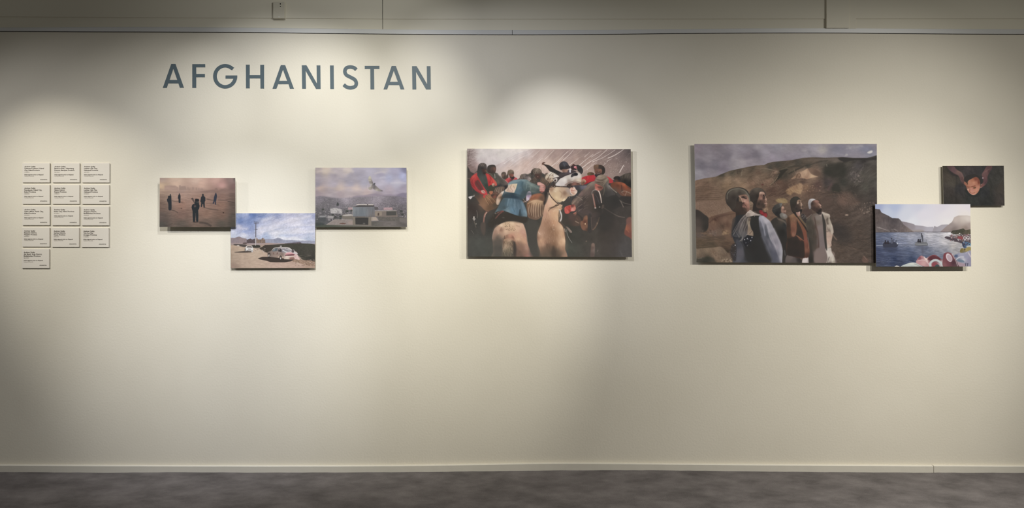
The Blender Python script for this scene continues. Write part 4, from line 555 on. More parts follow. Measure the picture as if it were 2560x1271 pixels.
    # first rider, red coat
    c.P([(90,740),(120,660),(200,590),(300,560),(440,570),(520,600),(600,680),(680,770),(700,850),(640,860),(560,840),(520,890),(480,860),(440,800),(420,900),(460,1000),(490,1060),(440,1070),(330,1040),(220,980),(130,880)],
      [(120,740,(150,56,56)),(180,640,(196,74,70)),(240,640,(190,66,64)),(200,780,(160,56,58)),(150,850,(150,50,54)),(260,930,(176,60,62)),(340,1000,(170,58,60)),(300,700,(170,56,56)),(320,800,(196,66,66)),(420,940,(196,60,64)),(470,1040,(206,70,74)),(500,640,(200,70,66)),(520,780,(176,50,52)),(600,740,(214,80,70)),(660,800,(220,90,76)),(500,860,(176,50,52)),(370,600,(90,50,48))],4)
    c.H((120,640,300,960),24,80,60,20,8,[(222,110,100),(120,40,46)],.45,.3,42,3); c.L([(520,610),(560,700),(540,800)],14,(110,36,40),.5,6); c.L([(240,590),(330,740),(420,900),(480,1020)],16,(222,90,84),.7,4)
    c.P([(200,800),(240,740),(290,740),(360,850),(400,960),(300,960),(230,880)],(92,62,58),8,.85)
    c.P([(250,600),(340,570),(430,590),(480,700),(500,830),(520,900),(540,980),(480,980),(400,880),(340,780),(290,690)],[(300,620,(66,70,66)),(380,650,(78,78,74)),(420,740,(70,80,72)),(380,720,(88,92,86)),(450,850,(64,74,66)),(500,940,(58,64,56))],4)
    c.L([(370,620),(380,720),(400,740)],9,(110,112,104),.6,3); c.L([(350,780),(430,770),(480,800)],9,(104,112,102),.6,3); c.H((350,740,520,960),16,60,50,20,6,[(110,116,104),(46,52,48)],.5)
    c.P([(510,880),(600,850),(640,900),(640,960),(560,980),(520,940)],(66,66,54),6); c.P([(590,820),(620,800),(660,840),(640,880),(600,870)],[(610,820,(196,160,140)),(650,860,(110,80,66))],3)
    c.P([(340,970),(400,960),(440,1000),(430,1030),(370,1030)],[(360,980,(206,160,144)),(410,1000,(190,140,126))],3); c.L([(380,980),(430,1020)],8,(96,54,52),.7,2,0); c.P([(385,1090),(430,1070),(440,1110),(410,1140)],(190,76,70),4); c.P([(530,990),(610,985),(600,1040),(550,1060)],(196,116,84),4,.8)
    c.P([(255,530),(275,420),(310,365),(380,345),(440,375),(470,440),(475,520),(450,560),(420,640),(330,640),(280,590)],[(290,430,(62,60,58)),(380,400,(88,80,76)),(330,520,(60,60,58)),(440,470,(70,58,54)),(400,500,(64,54,50)),(350,590,(66,68,66)),(450,440,(84,66,60))],3)
    for x0 in (330,375,415): c.L([(x0-20,365),(x0,400),(x0+12,440)],9,(128,116,108),.7,3)
    c.L([(300,400),(280,480),(262,540)],10,(46,44,44),.6,4); c.E(445,520,10,16,(120,90,78),4,.7); c.L([(200,570),(240,540),(280,520)],14,(74,56,54),.8,5)
    c.P([(50,1115),(100,1095),(150,1085),(150,1110),(110,1165),(90,1165)],(206,196,192),3,sm=0); c.P([(165,1080),(205,1062),(185,1105),(160,1110)],(196,186,182),3,sm=0)
    c.P([(30,720),(90,740),(120,860),(200,960),(300,1030),(240,1080),(30,1060)],(66,66,62),12,.6)
    # ---- second pass on the riders
    c.view(1167,372,2.86)
    K_=(70,66,62)
    # left rider: turban folds, dark face, lapels
    c.P([(80,130),(92,108),(115,102),(136,110),(143,132),(138,150),(122,146),(100,150),(84,160)],[(90,140,(62,58,56)),(110,115,(96,86,80)),(130,120,(84,76,72)),(110,140,(54,50,50))],1.2)
    for q in ([(92,120),(100,108),(104,104)],[(104,122),(112,108),(118,103)],[(118,124),(124,112),(128,107)]): c.L(q,2.5,(132,120,112),.7,.8)
    c.P([(112,146),(138,150),(142,165),(132,182),(115,176)],[(120,155,(70,54,50)),(135,160,(96,70,60)),(125,175,(54,46,44))],1.2); c.E(133,158,3,2,(140,100,84),1,.7)
    c.P([(70,170),(86,150),(104,160),(112,190),(132,192),(150,260),(140,275),(116,250),(92,210)],[(90,170,(62,66,64)),(110,200,(76,78,74)),(130,240,(66,74,68)),(140,265,(56,60,54))],2,.7)
    for q in ([(26,235),(45,205),(62,190)],[(40,270),(70,295),(100,310)],[(55,215),(50,250),(75,285)]): c.L(q,4,(216,96,84),.4,2)
    for q in ([(60,230),(80,260),(110,300)],[(165,200),(180,225),(185,250)],[(32,250),(60,285),(95,318)]): c.L(q,5,(110,36,40),.5,2.5)
    # second rider: face and collar
    c.P([(168,130),(190,126),(204,138),(204,162),(190,172),(172,160)],[(180,135,(84,68,60)),(198,145,(120,86,74)),(185,160,(66,54,50)),(198,160,(90,68,60))],1.5); c.P([(145,150),(150,125),(172,116),(200,118),(206,134),(190,128),(172,134),(166,160),(156,172)],(66,60,56),1.5)
    c.L([(205,170),(235,200),(275,235)],3,(150,138,126),.6,1.2); c.L([(180,185),(200,230),(205,260)],4,(104,100,90),.5,2); c.P([(215,190),(250,205),(285,245),(270,255),(235,240)],(84,76,70),3,.6)
    # two small riders
    c.E(264,178,14,12,(92,80,72),1.5,.9); c.P([(252,184),(278,184),(276,205),(262,214),(252,204)],[(258,190,(120,96,84)),(270,200,(66,58,54))],1.5)
    c.P([(290,172),(298,156),(318,152),(334,160),(336,182),(326,180),(306,182),(292,190)],[(300,165,(110,94,80)),(322,160,(130,112,96)),(330,178,(84,72,62))],1.3); c.P([(304,182),(330,180),(334,200),(322,212),(308,206)],[(315,190,(120,78,66)),(325,195,(150,92,78)),(315,206,(60,50,48))],1.3); c.P([(318,206),(340,200),(338,216),(322,220)],(52,46,46),1.5,.9)
    c.L([(330,225),(345,212)],4,(226,140,130),.6,1.5,0)
    # blue rider: shading that follows the cloth
    c.P([(296,250),(330,228),(380,220),(400,222),(370,236),(330,250),(300,262)],(140,160,162),3,.5); c.P([(400,300),(440,310),(520,320),(500,330),(440,332),(405,345),(380,350)],(66,78,82),4,.7); c.L([(400,240),(396,275),(412,300)],7,(66,86,92),.5,3); c.L([(430,240),(470,262),(520,285)],8,(146,158,150),.45,3); c.L([(460,255),(455,300)],3,(150,160,152),.5,1.5)
    for x,y in ((455,270),(475,290),(495,280),(480,310)): c.L([(x,y),(x+18,y+14)],5,(80,92,90),.5,2,0)
    c.P([(258,335),(300,326),(360,340),(400,352),(395,368),(350,360),(300,354),(262,350)],[(280,340,(56,66,72)),(340,350,(48,62,74)),(390,360,(66,80,88))],3,.8)
    for q in ([(290,355),(275,400),(240,440)],[(330,360),(325,410),(345,455)],[(370,365),(385,420),(390,470)],[(310,360),(300,420)],[(350,362),(362,430)]): c.L(q,4,(64,84,96),.5,2.5)
    for q in ([(300,358),(290,410)],[(342,365),(346,425)],[(392,380),(408,450)],[(400,390),(425,470)]): c.L(q,5,(146,168,180),.45,2.5)
    c.P([(225,400),(250,370),(280,360),(270,400),(250,440),(225,452)],(76,90,96),5,.5)
    # hand
    for y in (262,274,288,300): c.L([(520,y),(540,y-4),(556,y+2)],8,(206,150,136),.85,1.5); c.L([(522,y+6),(555,y+7)],2.5,(104,58,54),.7,1)
    c.P([(505,245),(525,240),(535,252),(520,262)],(214,160,146),2,.8)
    # horse ears and eye, forelock
    c.P([(560,215),(574,182),(600,172),(622,190),(600,200),(590,235)],[(570,200,(206,186,160)),(600,182,(226,216,200)),(580,220,(150,124,104)),(610,190,(190,170,150))],2); c.L([(575,225),(590,195),(600,180)],4,(92,70,58),.8,1.5); c.H((575,175,640,230),26,18,50,30,2.5,[(226,214,196),(96,76,64)],.7,.2,61,.6)
    c.P([(640,245),(690,210),(740,186),(790,170),(815,180),(822,215),(812,238),(780,232),(740,238),(700,262),(660,268),(636,262)],[(650,255,(214,206,200)),(700,225,(226,218,210)),(680,250,(206,194,190)),(740,205,(206,196,186)),(730,230,(160,142,132)),(760,215,(216,206,194)),(800,200,(216,208,200)),(800,228,(214,196,172)),(770,228,(170,146,130)),(815,220,(196,172,150))],2,.85)
    c.P([(744,200),(752,180),(778,172),(794,178),(790,192),(766,196),(750,206)],[(755,195,(66,62,64)),(780,182,(40,40,44))],1.5); c.L([(742,208),(770,202),(790,196)],4,(222,214,206),.7,1.5); c.L([(700,262),(735,240),(780,236),(812,242)],5,(120,92,82),.8,2); c.P([(715,262),(745,246),(800,246),(808,252),(770,262),(725,272)],[(730,262,(66,54,50)),(770,252,(140,98,86)),(800,250,(90,66,60))],2)
    c.E(633,226,13,14,(200,188,178),2); c.E(632,228,7,8,(62,48,44),1.5); c.L([(612,215),(640,208),(700,190)],4,(66,56,56),.9,1)
    # cheek and jaw
    c.P([(592,282),(620,270),(680,276),(728,284),(735,310),(735,340),(700,350),(672,384),(640,378),(610,362),(596,320)],[(605,290,(160,126,102)),(640,290,(216,192,160)),(690,290,(190,160,134)),(650,320,(206,176,140)),(615,330,(196,166,130)),(640,350,(220,192,152)),(700,320,(156,124,102)),(720,300,(170,150,138)),(670,375,(226,196,156)),(700,345,(176,148,122)),(625,365,(190,156,122))],2,.85)
    c.L([(660,300),(680,320),(672,350)],5,(140,108,86),.5,2.5); c.L([(620,300),(640,310)],4,(236,216,186),.6,2,0); c.E(700,318,14,16,(130,100,82),5,.5)
    c.P([(738,290),(748,278),(770,276),(780,292),(790,302),(780,322),(760,328),(745,316)],[(745,288,(206,160,140)),(768,284,(230,196,176)),(755,302,(206,160,140)),(780,308,(228,206,190)),(765,320,(206,166,140))],1.2); c.L([(742,300),(765,300),(785,304)],3,(150,74,66),.7,1); c.L([(748,312),(765,322)],2.5,(150,80,66),.6,1,0); c.L([(744,288),(740,312),(758,330)],3,(232,214,204),.8,1); c.dots((745,280,775,296),7,3,[(240,214,196),(196,140,120)],.7,62,.5)
    # bridle
    for q,w in (([(562,278),(600,276),(625,268),(640,270),(700,272),(760,276)],5),([(625,232),(618,250),(628,270)],4),([(580,300),(600,340),(640,385),(655,395)],6),([(600,240),(590,262),(585,285),(588,330)],5)): c.L(q,w,(66,54,50),.95,1)
    c.E(627,270,9,7,(60,50,46),1); c.E(627,270,4,3,(190,170,146),1,.8); c.dots((640,264,750,278),9,3,[(160,136,116),(44,38,36)],.8,63,.5)
    c.P([(560,320),(585,322),(575,370),(560,400),(545,400),(555,350)],(54,50,48),3,.8)
    # throat hair and neck shading
    for q in ([(655,398),(620,415),(590,420)],[(640,400),(612,425),(588,432)],[(660,402),(630,412),(600,424)]): c.L(q,5,(72,56,48),.85,1.5,1,.3)
    c.P([(585,430),(640,420),(665,450),(660,530),(690,580),(705,640),(700,770),(660,770),(640,600),(610,500)],(226,186,146),16,.25); c.P([(505,600),(520,560),(545,600),(560,700),(600,770),(520,770),(508,680)],(196,156,126),10,.3)
    c.P([(560,560),(600,550),(640,600),(650,690),(600,700),(570,650)],(130,96,74),18,.45); c.P([(540,700),(600,690),(660,720),(700,740),(705,780),(530,780)],(84,72,62),14,.55); c.P([(610,705),(630,700),(640,770),(610,775)],(66,58,52),5,.5); c.L([(548,420),(530,520),(508,590),(505,640)],4,(104,80,64),.5,2)
    c.H((520,440,690,700),120,26,80,14,2.2,[(232,200,168),(150,112,86),(110,84,66)],.3,.2,64,.8)
    # woven bundle
    c.P([(432,400),(445,370),(480,362),(530,365),(548,400),(545,450),(530,490),(490,508),(455,495),(435,460)],[(445,400,(120,90,70)),(480,380,(206,170,134)),(520,385,(180,146,114)),(540,430,(96,76,62)),(480,440,(150,120,98)),(450,470,(100,78,64)),(500,490,(120,96,80)),(520,460,(110,88,72))],3,.8)
    for i in range(13): x=443+i*8; c.L([(x+6,388+abs(i-6)*2),(x-2+i*.6,440),(x+4,495-abs(i-6)*4)],3,[(206,174,142),(96,72,58)][i%2],.7,.8)
    c.L([(436,395),(480,372),(545,380)],5,(216,180,138),.6,1.5); c.P([(450,350),(480,325),(540,322),(560,345),(555,375),(500,362),(455,372)],[(465,350,(150,96,70)),(510,330,(160,100,74)),(540,355,(96,76,64))],3,.7)
    # pale horse rump: form shadow, tail
    c.P([(190,640),(240,620),(262,660),(262,775),(200,775)],(84,80,74),12,.75); c.P([(345,680),(380,660),(420,700),(430,775),(350,775)],(110,88,76),12,.55); c.P([(186,600),(200,560),(222,540),(216,600),(205,640),(188,660)],(150,122,104),6,.5)
    c.P([(262,665),(280,645),(310,640),(335,660),(330,700),(338,775),(258,775),(255,720)],[(275,665,(150,120,96)),(305,652,(190,156,128)),(325,670,(110,90,74)),(280,700,(176,150,124)),(300,730,(110,100,84)),(270,760,(96,90,78)),(320,760,(84,78,70))],3,.8); c.H((260,655,335,775),60,34,80,16,2.5,[(196,172,140),(70,60,52),(140,120,98)],.6,.35,65,.7)
    c.P([(335,665),(352,690),(352,775),(336,775)],(66,60,56),5,.8); c.P([(262,660),(285,636),(330,640),(350,662),(330,655),(290,650)],(176,130,106),3,.6); c.L([(264,662),(262,690),(256,720)],3,(84,64,54),.7,1.5)
    c.dots((270,545,345,570),22,1.6,[(104,82,66)],.6,66,.4)
    # rider with raised arm: face; fur hat rider: brim and beard
    c.P([(680,150),(705,148),(722,152),(716,168),(690,168)],[(690,158,(130,98,86)),(710,158,(160,122,106))],1.5); c.L([(664,128),(690,132),(736,126)],3,(36,34,34),.6,1); c.L([(700,104),(722,120),(728,138)],4,(90,90,96),.4,2)
    c.P([(915,150),(960,146),(966,165),(958,185),(930,188),(918,175)],[(925,155,(120,84,70)),(950,160,(140,98,82)),(945,178,(60,50,50))],1.3); c.L([(925,160),(936,162)],2,(46,38,36),.9,.8,0); c.L([(946,162),(958,161)],2,(46,38,36),.9,.8,0); c.L([(938,165),(940,172)],2.5,(170,124,104),.7,1,0); c.L([(932,178),(952,176)],2.2,(206,170,156),.7,.8,0)
    # leaning man: face, shaded chest and sleeve
    c.P([(915,255),(930,262),(965,272),(968,292),(945,300),(922,290)],[(922,268,(176,100,88)),(928,290,(206,124,108)),(950,285,(140,90,78)),(960,275,(110,76,66))],1.5); c.L([(922,270),(916,288),(926,292)],3,(222,150,134),.8,1); c.P([(935,270),(965,276),(962,284),(938,280)],(92,62,56),2,.7)
    c.P([(880,300),(900,260),(915,250),(915,300),(895,330),(880,400),(860,480),(830,500),(830,420)],(84,72,66),10,.5); c.P([(975,290),(1040,300),(1060,420),(1040,560),(960,600),(930,480),(960,400)],(60,57,54),14,.6)
    c.H((750,340,870,440),34,26,-35,20,3,[(150,130,118),(72,62,58)],.6,.3,67,1)
    # glove
    c.P([(700,430),(712,415),(735,408),(742,430),(738,455),(718,466),(702,455)],[(705,435,(200,90,80)),(728,420,(176,72,64)),(720,450,(206,96,86)),(738,445,(150,60,54))],1.5); c.H((700,412,742,464),16,16,70,40,2.5,[(226,130,118),(140,50,48)],.6,.3,68,.8); c.P([(745,405),(768,400),(778,420),(770,442),(750,438)],[(755,410,(110,60,54)),(768,425,(206,130,112)),(755,432,(226,150,138))],1.5)
    # dark ground between the horses, saddle cloth
    c.P([(430,520),(500,520),(500,600),(506,700),(530,775),(460,775),(440,640)],(78,74,68),8,.85); c.P([(190,470),(260,450),(330,480),(425,490),(430,520),(380,530),(300,520),(220,540),(180,570),(150,540)],(64,58,52),5,.75)
    c.L([(205,500),(230,470),(250,455)],6,(150,92,84),.7,2)
    return c.fix(2,.9)
def pic_men(K=1.6):
    c=Cv(1735,359.5,2194,659,K); s_=7.942
    A=lambda:c.view(1730,355,s_); B=lambda:c.view(1960,355,s_); C_=lambda:c.view(1730,505,s_); D_=lambda:c.view(1960,505,s_)
    A()
    c.BG([(100,100,(128,116,124)),(500,80,(120,110,116)),(900,80,(140,132,138)),(1300,80,(150,142,146)),(1700,100,(140,134,142)),(250,200,(124,116,122)),(600,180,(120,112,118)),(700,270,(116,108,116)),(1000,180,(134,126,134)),(1250,230,(116,108,116)),(1100,300,(128,118,126)),(1450,200,(146,138,146)),(1750,250,(140,132,140)),(300,330,(134,126,132)),(850,310,(142,134,140)),(1000,400,(152,142,146)),(200,470,(110,104,112)),(450,480,(116,110,118)),(600,540,(128,118,128)),(120,620,(140,134,140)),(400,620,(132,124,130)),(1200,400,(140,130,136)),(900,440,(142,134,138)),(1600,330,(144,134,144)),(1850,330,(136,126,136))],3)
    B(); 
    for (x,y,col) in [(100,120,(144,136,138)),(400,150,(140,132,138)),(750,150,(168,158,156)),(600,100,(150,144,152)),(1000,200,(122,122,136)),(1300,200,(130,126,138)),(1100,100,(116,114,128)),(1500,100,(136,132,142)),(1650,150,(112,116,138)),(1750,270,(130,130,142)),(900,280,(140,134,140)),(500,260,(140,134,140))]: c.E(x,y,170,75,col,60,.75)
    c.P([(690,130),(740,90),(810,110),(850,170),(780,230),(720,220)],(172,164,156),30,.7); c.P([(1650,215),(1700,180),(1750,172),(1755,205),(1700,232)],(196,190,184),6); c.P([(1205,265),(1240,235),(1275,265),(1230,280)],(166,160,160),8,.9); c.dots((1250,70,1560,130),16,22,[(160,154,158),(150,146,152)],.5,3,8,1.6); c.E(400,170,60,26,(160,152,154),14,.7); c.E(450,220,40,20,(156,148,152),12,.6)
    A(); c.N(.05,10,12,2,5); c.N(.025,3,0,2,6)
    for p,w,col in [([(60,520),(300,500),(520,520),(700,560)],50,(104,98,106)),([(500,130),(650,230),(800,270)],60,(108,102,108)),([(1000,320),(1200,300),(1400,230)],60,(108,102,110)),([(780,340),(960,380),(1180,370)],36,(156,146,148))]: c.L(p,w,col,.45,24)
    # hill body with lit & shaded parts
    hill=c.P([(40,775),(220,730),(480,690),(560,650),(750,575),(1000,520),(1250,470),(1430,460),(1500,425),(1600,397),(1800,380),(2000,360),(2200,318),(2400,305),(2650,315),(2980,302),(3200,318),(3480,318),(3680,265),(3760,260),(3760,2600),(0,2600)],
      [(100,800,(116,92,76)),(350,750,(120,98,80)),(700,740,(136,112,90)),(600,640,(66,60,52)),(800,610,(82,74,62)),(950,580,(78,68,58)),(1000,620,(104,88,72)),(1200,540,(84,72,60)),(1300,620,(100,80,66)),(1450,560,(110,94,78)),(1550,500,(72,66,58)),(1700,450,(66,62,54)),(1450,680,(108,88,72)),(1300,720,(120,98,80)),(900,760,(140,114,92)),(1000,860,(144,116,92)),(700,850,(136,110,86)),(300,850,(104,82,68)),(300,980,(106,84,68)),(500,1050,(112,90,74)),(200,1150,(100,80,66)),(500,1200,(120,96,78)),(1200,830,(120,94,76)),(1500,800,(128,100,82)),(1750,680,(56,54,46)),(1650,600,(120,96,80)),(1850,560,(80,72,60)),(1850,650,(64,58,50)),(1750,800,(96,72,60)),(1600,960,(88,66,56)),(1850,900,(84,64,54)),(1500,1050,(92,72,60)),
       (2100,420,(72,66,58)),(2300,480,(70,64,56)),(2000,560,(88,76,64)),(2300,600,(170,140,116)),(2150,660,(160,126,104)),(2450,600,(112,88,74)),(2400,680,(150,120,98)),(2600,420,(82,74,66)),(2850,380,(104,92,82)),(3000,350,(54,50,46)),(3400,345,(52,48,46)),(3700,300,(56,52,48)),(3100,400,(76,70,62)),(3600,400,(84,78,72)),(2700,600,(56,54,48)),(3000,600,(60,58,52)),(2900,500,(60,56,50)),(3300,480,(76,70,70)),(3200,650,(92,84,80)),(3400,650,(84,78,70)),(3650,600,(80,74,66)),(3600,780,(74,70,64)),(3450,900,(78,74,66)),(3000,800,(62,60,54)),(2700,800,(76,66,64)),(2500,850,(86,66,60)),(2000,800,(96,74,62)),(2200,780,(84,66,58)),(2050,950,(110,84,68)),(2250,900,(130,100,78)),(2350,1000,(96,74,62)),(2800,1000,(72,62,56)),(3200,950,(66,60,54)),(3600,980,(66,60,56)),(3000,1150,(96,76,66)),(3300,1200,(76,66,60)),(3600,1200,(70,62,58)),(2700,1150,(84,68,60)),
       (200,1300,(120,96,80)),(600,1300,(116,92,76)),(2900,1400,(80,66,58)),(3300,1400,(90,76,68)),(3700,1500,(84,72,66)),(2900,1700,(66,58,54)),(3300,1800,(80,68,60)),(3700,1900,(74,66,60)),(2900,2100,(88,74,64)),(3400,2200,(80,68,60)),(3700,2300,(78,68,62)),(1400,1400,(130,100,78)),(1500,1550,(110,84,70))],3,sm=0)
    c.N(.1,6,-20,2.5,9,hill); c.N(.05,1.5,5,2,4,hill)
    # ridge contours
    c.P([(2240,360),(2760,330),(2900,345),(3010,400),(2900,405),(2800,380),(2650,365)],(104,92,84),6,.6); c.P([(2900,330),(3020,312),(3200,325),(3500,325),(3760,280),(3760,350),(3500,360),(3200,365),(3030,400)],(54,50,47),6,.9)
    for p in ([(1430,520),(1600,560),(1730,600)],[(1240,520),(1450,530),(1640,570)]): c.L(p,12,(134,116,98),.5,5)
    for p in ([(1000,560),(985,620),(985,680)],): c.L(p,12,(140,122,104),.6,5)
    c.L([(905,560),(905,640)],12,(60,54,46),.6,6,0); c.L([(640,660),(760,640)],16,(116,104,92),.5,8,0)
    c.L([(1900,500),(2100,480),(2300,470),(2500,400),(2700,370)],16,(52,50,44),.6,8); c.L([(1760,560),(1900,500),(2050,440)],14,(104,98,84),.4,6); c.L([(1920,640),(2060,560),(2220,490)],26,(50,48,42),.7,8)
    # gully
    c.P([(1740,570),(1900,540),(1830,620),(1740,720),(1650,800),(1560,860),(1540,870),(1640,760),(1700,680),(1750,620)],(52,48,42),6,.9)
    # eroded textures: left of gully
    c.H((1080,740,1720,900),110,70,50,20,9,[(160,130,108),(84,62,52),(146,114,94)],.4,.3,51,4); c.H((1580,590,1740,680),36,60,-50,25,8,[(156,128,106),(70,54,46)],.5,.3,52,3); c.L([(1540,860),(1620,800),(1700,700)],14,(176,146,116),.6,5); c.E(1400,850,26,18,(84,46,42),6,.6)
    # plough lines
    for i in range(16): c.L([(60,880+i*20),(300,872+i*21),(500+i*6,895+i*19)],7,(78,60,50) if i%2 else (132,106,88),.4,3)
    c.H((60,880,600,1180),70,90,3,8,7,[(84,64,54),(136,110,92)],.4,.1,53,2); c.H((80,1180,640,1560),90,50,80,35,8,[(140,114,92),(88,68,56)],.28,.3,54,3)
    # golden cliffs
    c.P([(1970,740),(2010,700),(2080,640),(2200,580),(2290,530),(2300,540),(2350,620),(2420,660),(2500,690),(2440,700),(2330,730),(2270,740),(2200,720),(2080,720)],[(2010,720,(150,118,94)),(2100,660,(120,92,74)),(2180,640,(172,138,112)),(2250,600,(186,152,124)),(2300,640,(170,136,110)),(2380,680,(190,158,126)),(2280,710,(160,124,100))],5)
    c.H((2000,570,2320,720),50,70,70,12,8,[(200,166,136),(104,78,62)],.35,.2,55,4); c.L([(2275,520),(2310,620),(2280,740)],20,(150,118,96),.5,6); c.P([(2300,530),(2360,520),(2480,560),(2560,640),(2500,680),(2400,650),(2340,600)],[(2350,560,(120,94,78)),(2480,620,(96,76,64))],8,.85); c.L([(2060,740),(2100,640),(2160,650),(2120,720)],10,(66,50,42),.7,4)
    c.P([(1860,980),(1960,900),(2080,850),(2160,820),(2200,880),(2170,1010),(2120,1040),(2020,1000),(1950,1060)],[(1950,960,(160,126,92)),(2060,900,(150,116,88)),(2150,860,(170,136,104)),(2100,980,(176,142,106)),(1960,1030,(150,116,84))],10,.85)
    c.H((1900,830,2220,1060),70,60,50,25,8,[(200,164,124),(96,70,56)],.35,.3,56,4); c.dots((2150,850,2560,1000),46,9,[(190,152,126),(96,64,54),(150,112,90)],.6,57,2)
    c.L([(1907,860),(2000,800),(2150,770),(2330,780)],14,(130,104,86),.5,7); c.H((1500,900,1900,1080),60,110,-25,12,9,[(120,92,76),(62,46,40)],.5,.2,58,3)
    c.P([(1660,1150),(1750,1120),(1850,1130),(1900,1200),(1800,1220),(1700,1200)],(166,140,96),10,.7); c.H((1650,1110,1960,1260),40,60,30,30,9,[(190,162,116),(110,80,60)],.35,.3,59,4)
    # right slope striations
    c.H((3200,500,3720,900),110,110,-48,10,8,[(108,100,90),(58,54,50)],.35,.2,60,3); c.H((3100,480,3400,800),70,50,-60,30,9,[(130,116,112),(60,54,52)],.5,.3,61,3); c.dots((3150,600,3350,800),40,14,[(140,124,116),(64,56,54)],.5,62,3)
    c.P([(3600,800),(3740,760),(3760,980),(3650,960)],(88,82,76),16,.6); c.P([(2700,430),(2980,420),(3050,560),(2980,700),(2700,680),(2600,560)],(52,50,44),24,.7); c.L([(2672,440),(2680,490)],12,(140,128,112),.7,4,0); c.L([(2640,640),(2660,900)],60,(56,52,50),.5,20,0); c.P([(2800,850),(2900,830),(2960,980),(2860,1010),(2780,980)],(54,52,46),14,.8)
    c.L([(2780,830),(2720,920),(2700,970)],30,(104,76,76),.5,12); c.H((2500,980,3000,1070),30,160,5,8,8,[(130,104,84),(70,56,48)],.5,.2,63,2)
    c.P([(2900,1100),(3050,1000),(3150,1010),(3260,1130),(3350,1210),(3200,1271),(2950,1240)],(112,88,76),22,.5); c.H((2800,1010,3300,1350),90,80,50,30,8,[(140,114,98),(62,50,46)],.45,.5,64,2); c.dots((3350,1200,3720,1420),60,10,[(150,128,112),(60,50,46),(120,100,88)],.6,65,2)
    D_(); c.H((900,150,1800,1200),240,100,18,25,8,[(120,100,88),(52,44,42),(104,80,70)],.4,.5,66,2); c.dots((1500,100,1800,260),36,14,[(160,138,122),(112,96,86)],.5,67,3); c.E(1245,262,36,14,(190,160,140),6,.8); c.H((950,760,1750,1000),50,200,14,10,7,[(124,98,82),(62,52,48)],.5,.3,68,2); c.P([(1000,500),(1300,560),(1340,800),(1150,860),(980,700)],(56,52,50),60,.6); c.L([(965,640),(1000,700),(1050,760)],20,(150,120,104),.6,6); c.P([(1560,1100),(1600,1080),(1680,1160),(1650,1210),(1560,1190)],(120,90,78),10,.6); c.L([(1580,1070),(1640,1150)],9,(150,126,112),.7,3,0)
    c.P([(360,180),(430,130),(540,150),(560,250),(460,300),(360,300)],(76,60,56),16,.7); c.P([(940,980),(1000,1010),(1010,1070),(950,1060)],(140,120,110),5,.7)
    # lower left: terraces, rocks
    C_()
    c.P([(60,0),(690,0),(830,180),(640,230),(430,290),(350,330),(300,290),(170,210),(60,140)],[(100,60,(124,100,84)),(350,60,(122,98,82)),(600,60,(120,96,80)),(700,150,(128,104,86)),(350,200,(118,94,78)),(350,290,(130,104,84))],5,nz=.06,nsc=2)
    c.H((80,20,760,280),90,40,60,40,9,[(150,122,102),(86,64,54)],.4,.3,71,2)
    c.P([(60,140),(60,145),(150,175),(240,245),(320,310),(340,400),(320,520),(250,600),(60,620),(30,640),(30,130)],[(100,220,(60,54,50)),(250,320,(58,54,50)),(100,400,(78,68,62)),(280,500,(56,52,48)),(120,560,(88,76,68))],6)
    c.P([(340,330),(430,280),(640,225),(830,185),(880,280),(840,420),(800,600),(560,680),(340,640),(330,480)],[(400,300,(104,78,64)),(600,260,(100,76,64)),(820,240,(110,84,68)),(430,400,(120,92,74)),(460,350,(78,56,48)),(650,350,(120,92,76)),(600,480,(84,66,56)),(420,520,(110,84,70)),(700,450,(96,72,60)),(780,400,(116,90,74)),(660,590,(130,102,80)),(550,600,(104,86,74)),(450,620,(110,92,82))],6)
    c.H((350,280,860,660),130,60,70,35,10,[(136,108,86),(66,48,42),(110,84,68)],.32,.4,72,4); c.L([(330,420),(520,300),(860,230)],14,(66,48,42),.5,8)
    c.P([(60,620),(400,690),(760,660),(860,740),(860,880),(760,1010),(60,980)],[(150,660,(96,82,74)),(500,680,(88,72,62)),(150,780,(92,76,60)),(500,760,(104,84,68)),(750,700,(110,86,70)),(400,850,(84,72,58)),(700,860,(88,70,58)),(200,900,(84,72,58)),(700,1000,(66,56,48))],8,nz=.06,nsc=3,an=3)
    c.H((80,680,860,940),70,160,-4,8,10,[(122,98,78),(66,56,48)],.4,.2,73,3); c.dots((200,560,500,680),30,12,[(130,112,98),(70,60,54)],.5,74,3); c.dots((600,560,720,640),14,16,[(156,128,96),(96,76,60)],.6,75,3)
    c.P([(60,960),(130,930),(300,915),(450,905),(540,890),(600,905),(660,960),(740,1060),(790,1130),(880,1200),(880,1280),(60,1280)],[(110,1000,(122,104,86)),(300,950,(128,108,88)),(500,920,(134,112,92)),(420,1000,(120,98,80)),(600,980,(116,98,82)),(200,1080,(104,88,74)),(130,1130,(110,94,78)),(300,1120,(66,62,52)),(480,1080,(126,104,86)),(650,1060,(104,86,72)),(250,1200,(56,56,48)),(450,1200,(120,98,80)),(650,1150,(120,102,84)),(800,1180,(110,94,80))],5,nz=.05,nsc=2)
    c.H((380,940,780,1200),60,45,50,40,9,[(150,126,104),(84,68,56)],.5,.3,76,2); c.dots((580,1130,860,1200),40,14,[(166,144,120),(80,66,54)],.7,77,2); c.P([(90,1130),(200,1110),(380,1100),(460,1160),(480,1280),(90,1280)],(56,56,50),12,.7); c.L([(110,1125),(200,1115)],8,(150,134,114),.6,3,0)
